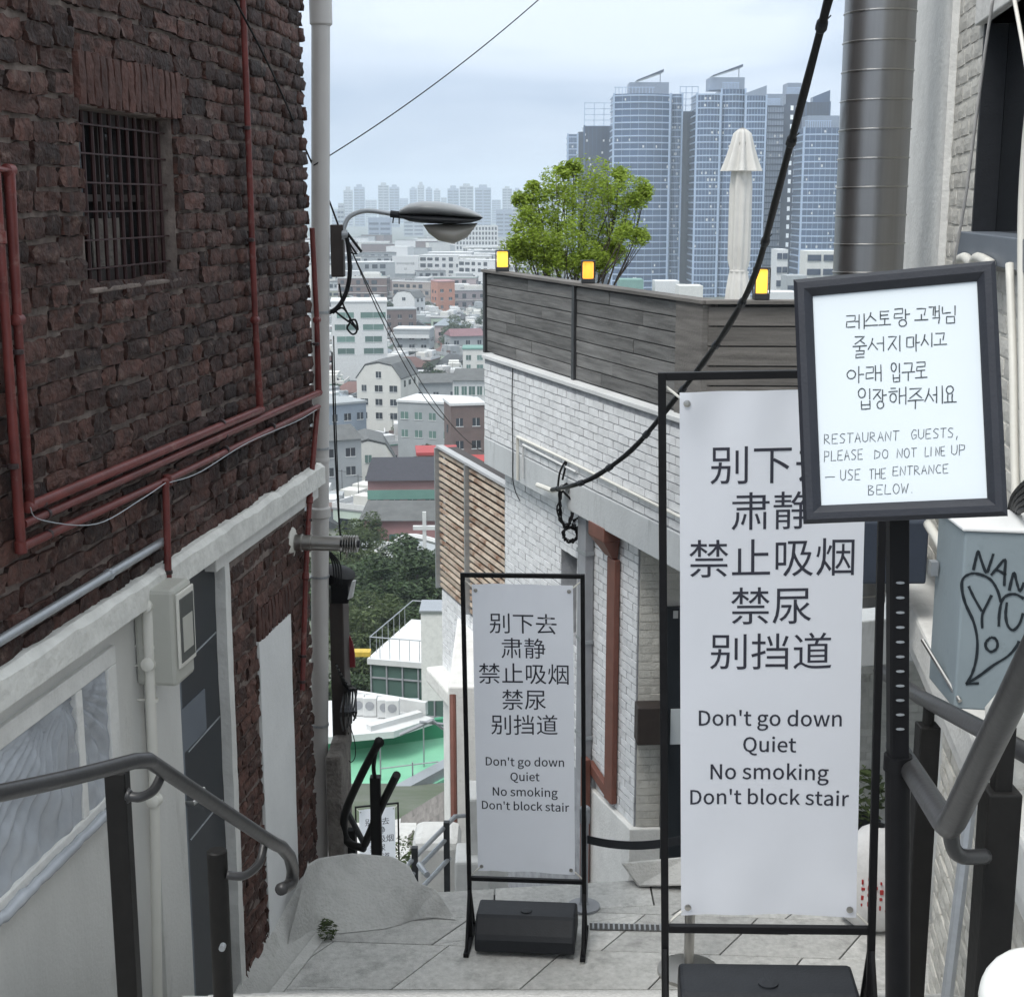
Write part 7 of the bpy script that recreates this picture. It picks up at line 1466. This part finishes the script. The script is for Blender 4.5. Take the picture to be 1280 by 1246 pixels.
tower('tall blue glass tower with slanted roof fin, directly left of the parasol', 810, 765, 834, 118, 26, 6, M['tglass'], roof=roof1(.28, .98))
tower('narrow glass wing on the right flank of the tower left of the parasol', 818, 835.5, 849, 118, 24, 2, M['tglass'])
tower('dark blue slot tower with open roof frame between the two fin roofed towers', 835, 846, 868, 140, 22, 1, M['tdark'], band=7.2, mull=0, roof=grid_roof, bandm='tdark')
tower('tall blue glass tower with slanted roof fin, directly behind the parasol', 800, 867, 896, 118, 26, 2, M['tglass'])
tower('broad middle bay of the tower behind the parasol with the roof fin', 803, 897, 926, 112, 26, 3, M['tglass'], roof=roof1(-.5, .98))
tower('right bay of the fin roofed tower with pale louvres on top', 801, 927, 952, 120, 26, 1, M['tglass'], roof=lambda t, A, B, top, pts: [(lambda b: (b.box8([(A.x, A.y, top + 0.01), (B.x, A.y, top + .01), (B.x, A.y + 8, top + .01), (A.x, A.y + 8, top + .01), (A.x, A.y, top + 1.5), (B.x, A.y, top + 5.5), (B.x, A.y + 8, top + 5.5), (A.x, A.y + 8, top + 1.5)]), b.build('slanted_crown', M['tlight'], t)))(MB())])
tower('grey striped glass tower right of the fin roofed pair', 840, 953, 975, 132, 26, 0, M['tlight'], bandm='tdark', roof=roof1(.0, .9, False))
dk = tower('dark blue tower with a column of lit windows behind the black cable', 850, 976, 1000, 118, 26, 0, M['tdark'], band=0, mull=0, roof=roof1(.1, .8, False))
b = MB(); A = P(980, 300, 850)
for k in range(17): z = -30 + k * 5.2; b.box(A.x + 1, A.x + 2.6, A.y - .3, A.y - .01, z, z + 2.6); b.box(A.x + 4, A.x + 5.6, A.y - .3, A.y - .01, z, z + 2.6)
M['lit'] = emis(mat('lit_window', (.6, .62, .6), .6, .05, bump=0), (.8, .88, 1), .25)
b.build('lit_windows', M['lit'], dk, kind='stuff')
tower('dark glass tower with tapered crown partly behind the cable', 870, 1001, 1030, 128, 24, 0, M['tdark'], band=0, mull=4, bandm='tglass', roof=lambda t, A, B, top, pts: [(lambda b: (b.box8([(A.x + 4, A.y, top + 0.01), (B.x, A.y, top + .01), (B.x, A.y + 8, top + .01), (A.x + 4, A.y + 8, top + .01), (A.x + 4, A.y, top + 3), (B.x, A.y, top + 7), (B.x, A.y + 8, top + 7), (A.x + 4, A.y + 8, top + 3)]), b.build('slanted_crown', M['tglass'], t)))(MB())])
tower('shorter blue glass tower next to the steel duct', 790, 1000, 1046, 160, 26, 3, M['tglass'], roof=roof1(.1, .95, False))
tower('slim pale glass tower at the left end of the blue tower group', 900, 709, 721, 168, 20, 0, M['tglass'], mull=2.5)
tower('narrow dark tower beside the slim pale one', 905, 722, 735, 165, 20, 0, M['tdark'], band=0, mull=0)
tower('dark tower with open roof frame rising behind the maple', 900, 729, 765, 158, 22, 0, M['tdark'], band=0, mull=2.6, bandm='tglass', roof=grid_roof)
# low buildings over the fence
for (a, c, yt, Z, lab, m) in ((820, 850, 352, 620, 'low white building with small windows just over the fence', M['white']), (850, 880, 358, 600, 'flat white roof block left of the parasol foot', M['cream']), (971, 985, 312, 640, 'slim white slab with square windows right of the lantern', M['white']),
                            (1008, 1048, 314, 620, 'pale office building with rows of small windows beside the duct', M['cream']), (985, 1010, 345, 600, 'small grey roofed block behind the framed sign corner', M['greyfar']), (958, 1000, 366, 560, 'long low white roof just right of the lantern', M['white']), (775, 805, 350, 620, 'pale green roofed low block right of the maple', M['teal'])):
    slabtower(a, c, yt, Z, lab, m, nm='low_block', grp='low blocks seen over the fence')
# ================================================================== HAZE
b = MB(); b.box(-3100, 3100, -28, 6290, -54, 115)
vm = bpy.data.materials.new('haze'); vm.use_nodes = True; t = vm.node_tree; t.nodes.clear(); pv = t.nodes.new('ShaderNodeVolumePrincipled'); oo = t.nodes.new('ShaderNodeOutputMaterial')
pv.inputs['Color'].default_value = (.80, .90, 1.0, 1); pv.inputs['Density'].default_value = 2.6e-4; pv.inputs['Anisotropy'].default_value = .0; t.links.new(pv.outputs[0], oo.inputs['Volume'])
hz_ = b.build('haze', vm, kind='stuff'); hz_['label'] = 'pale blue haze over the whole valley'; hz_['category'] = 'haze'
for o in list(bpy.data.objects):
    for k in ('_org', '_top'):
        if k in o: del o[k]
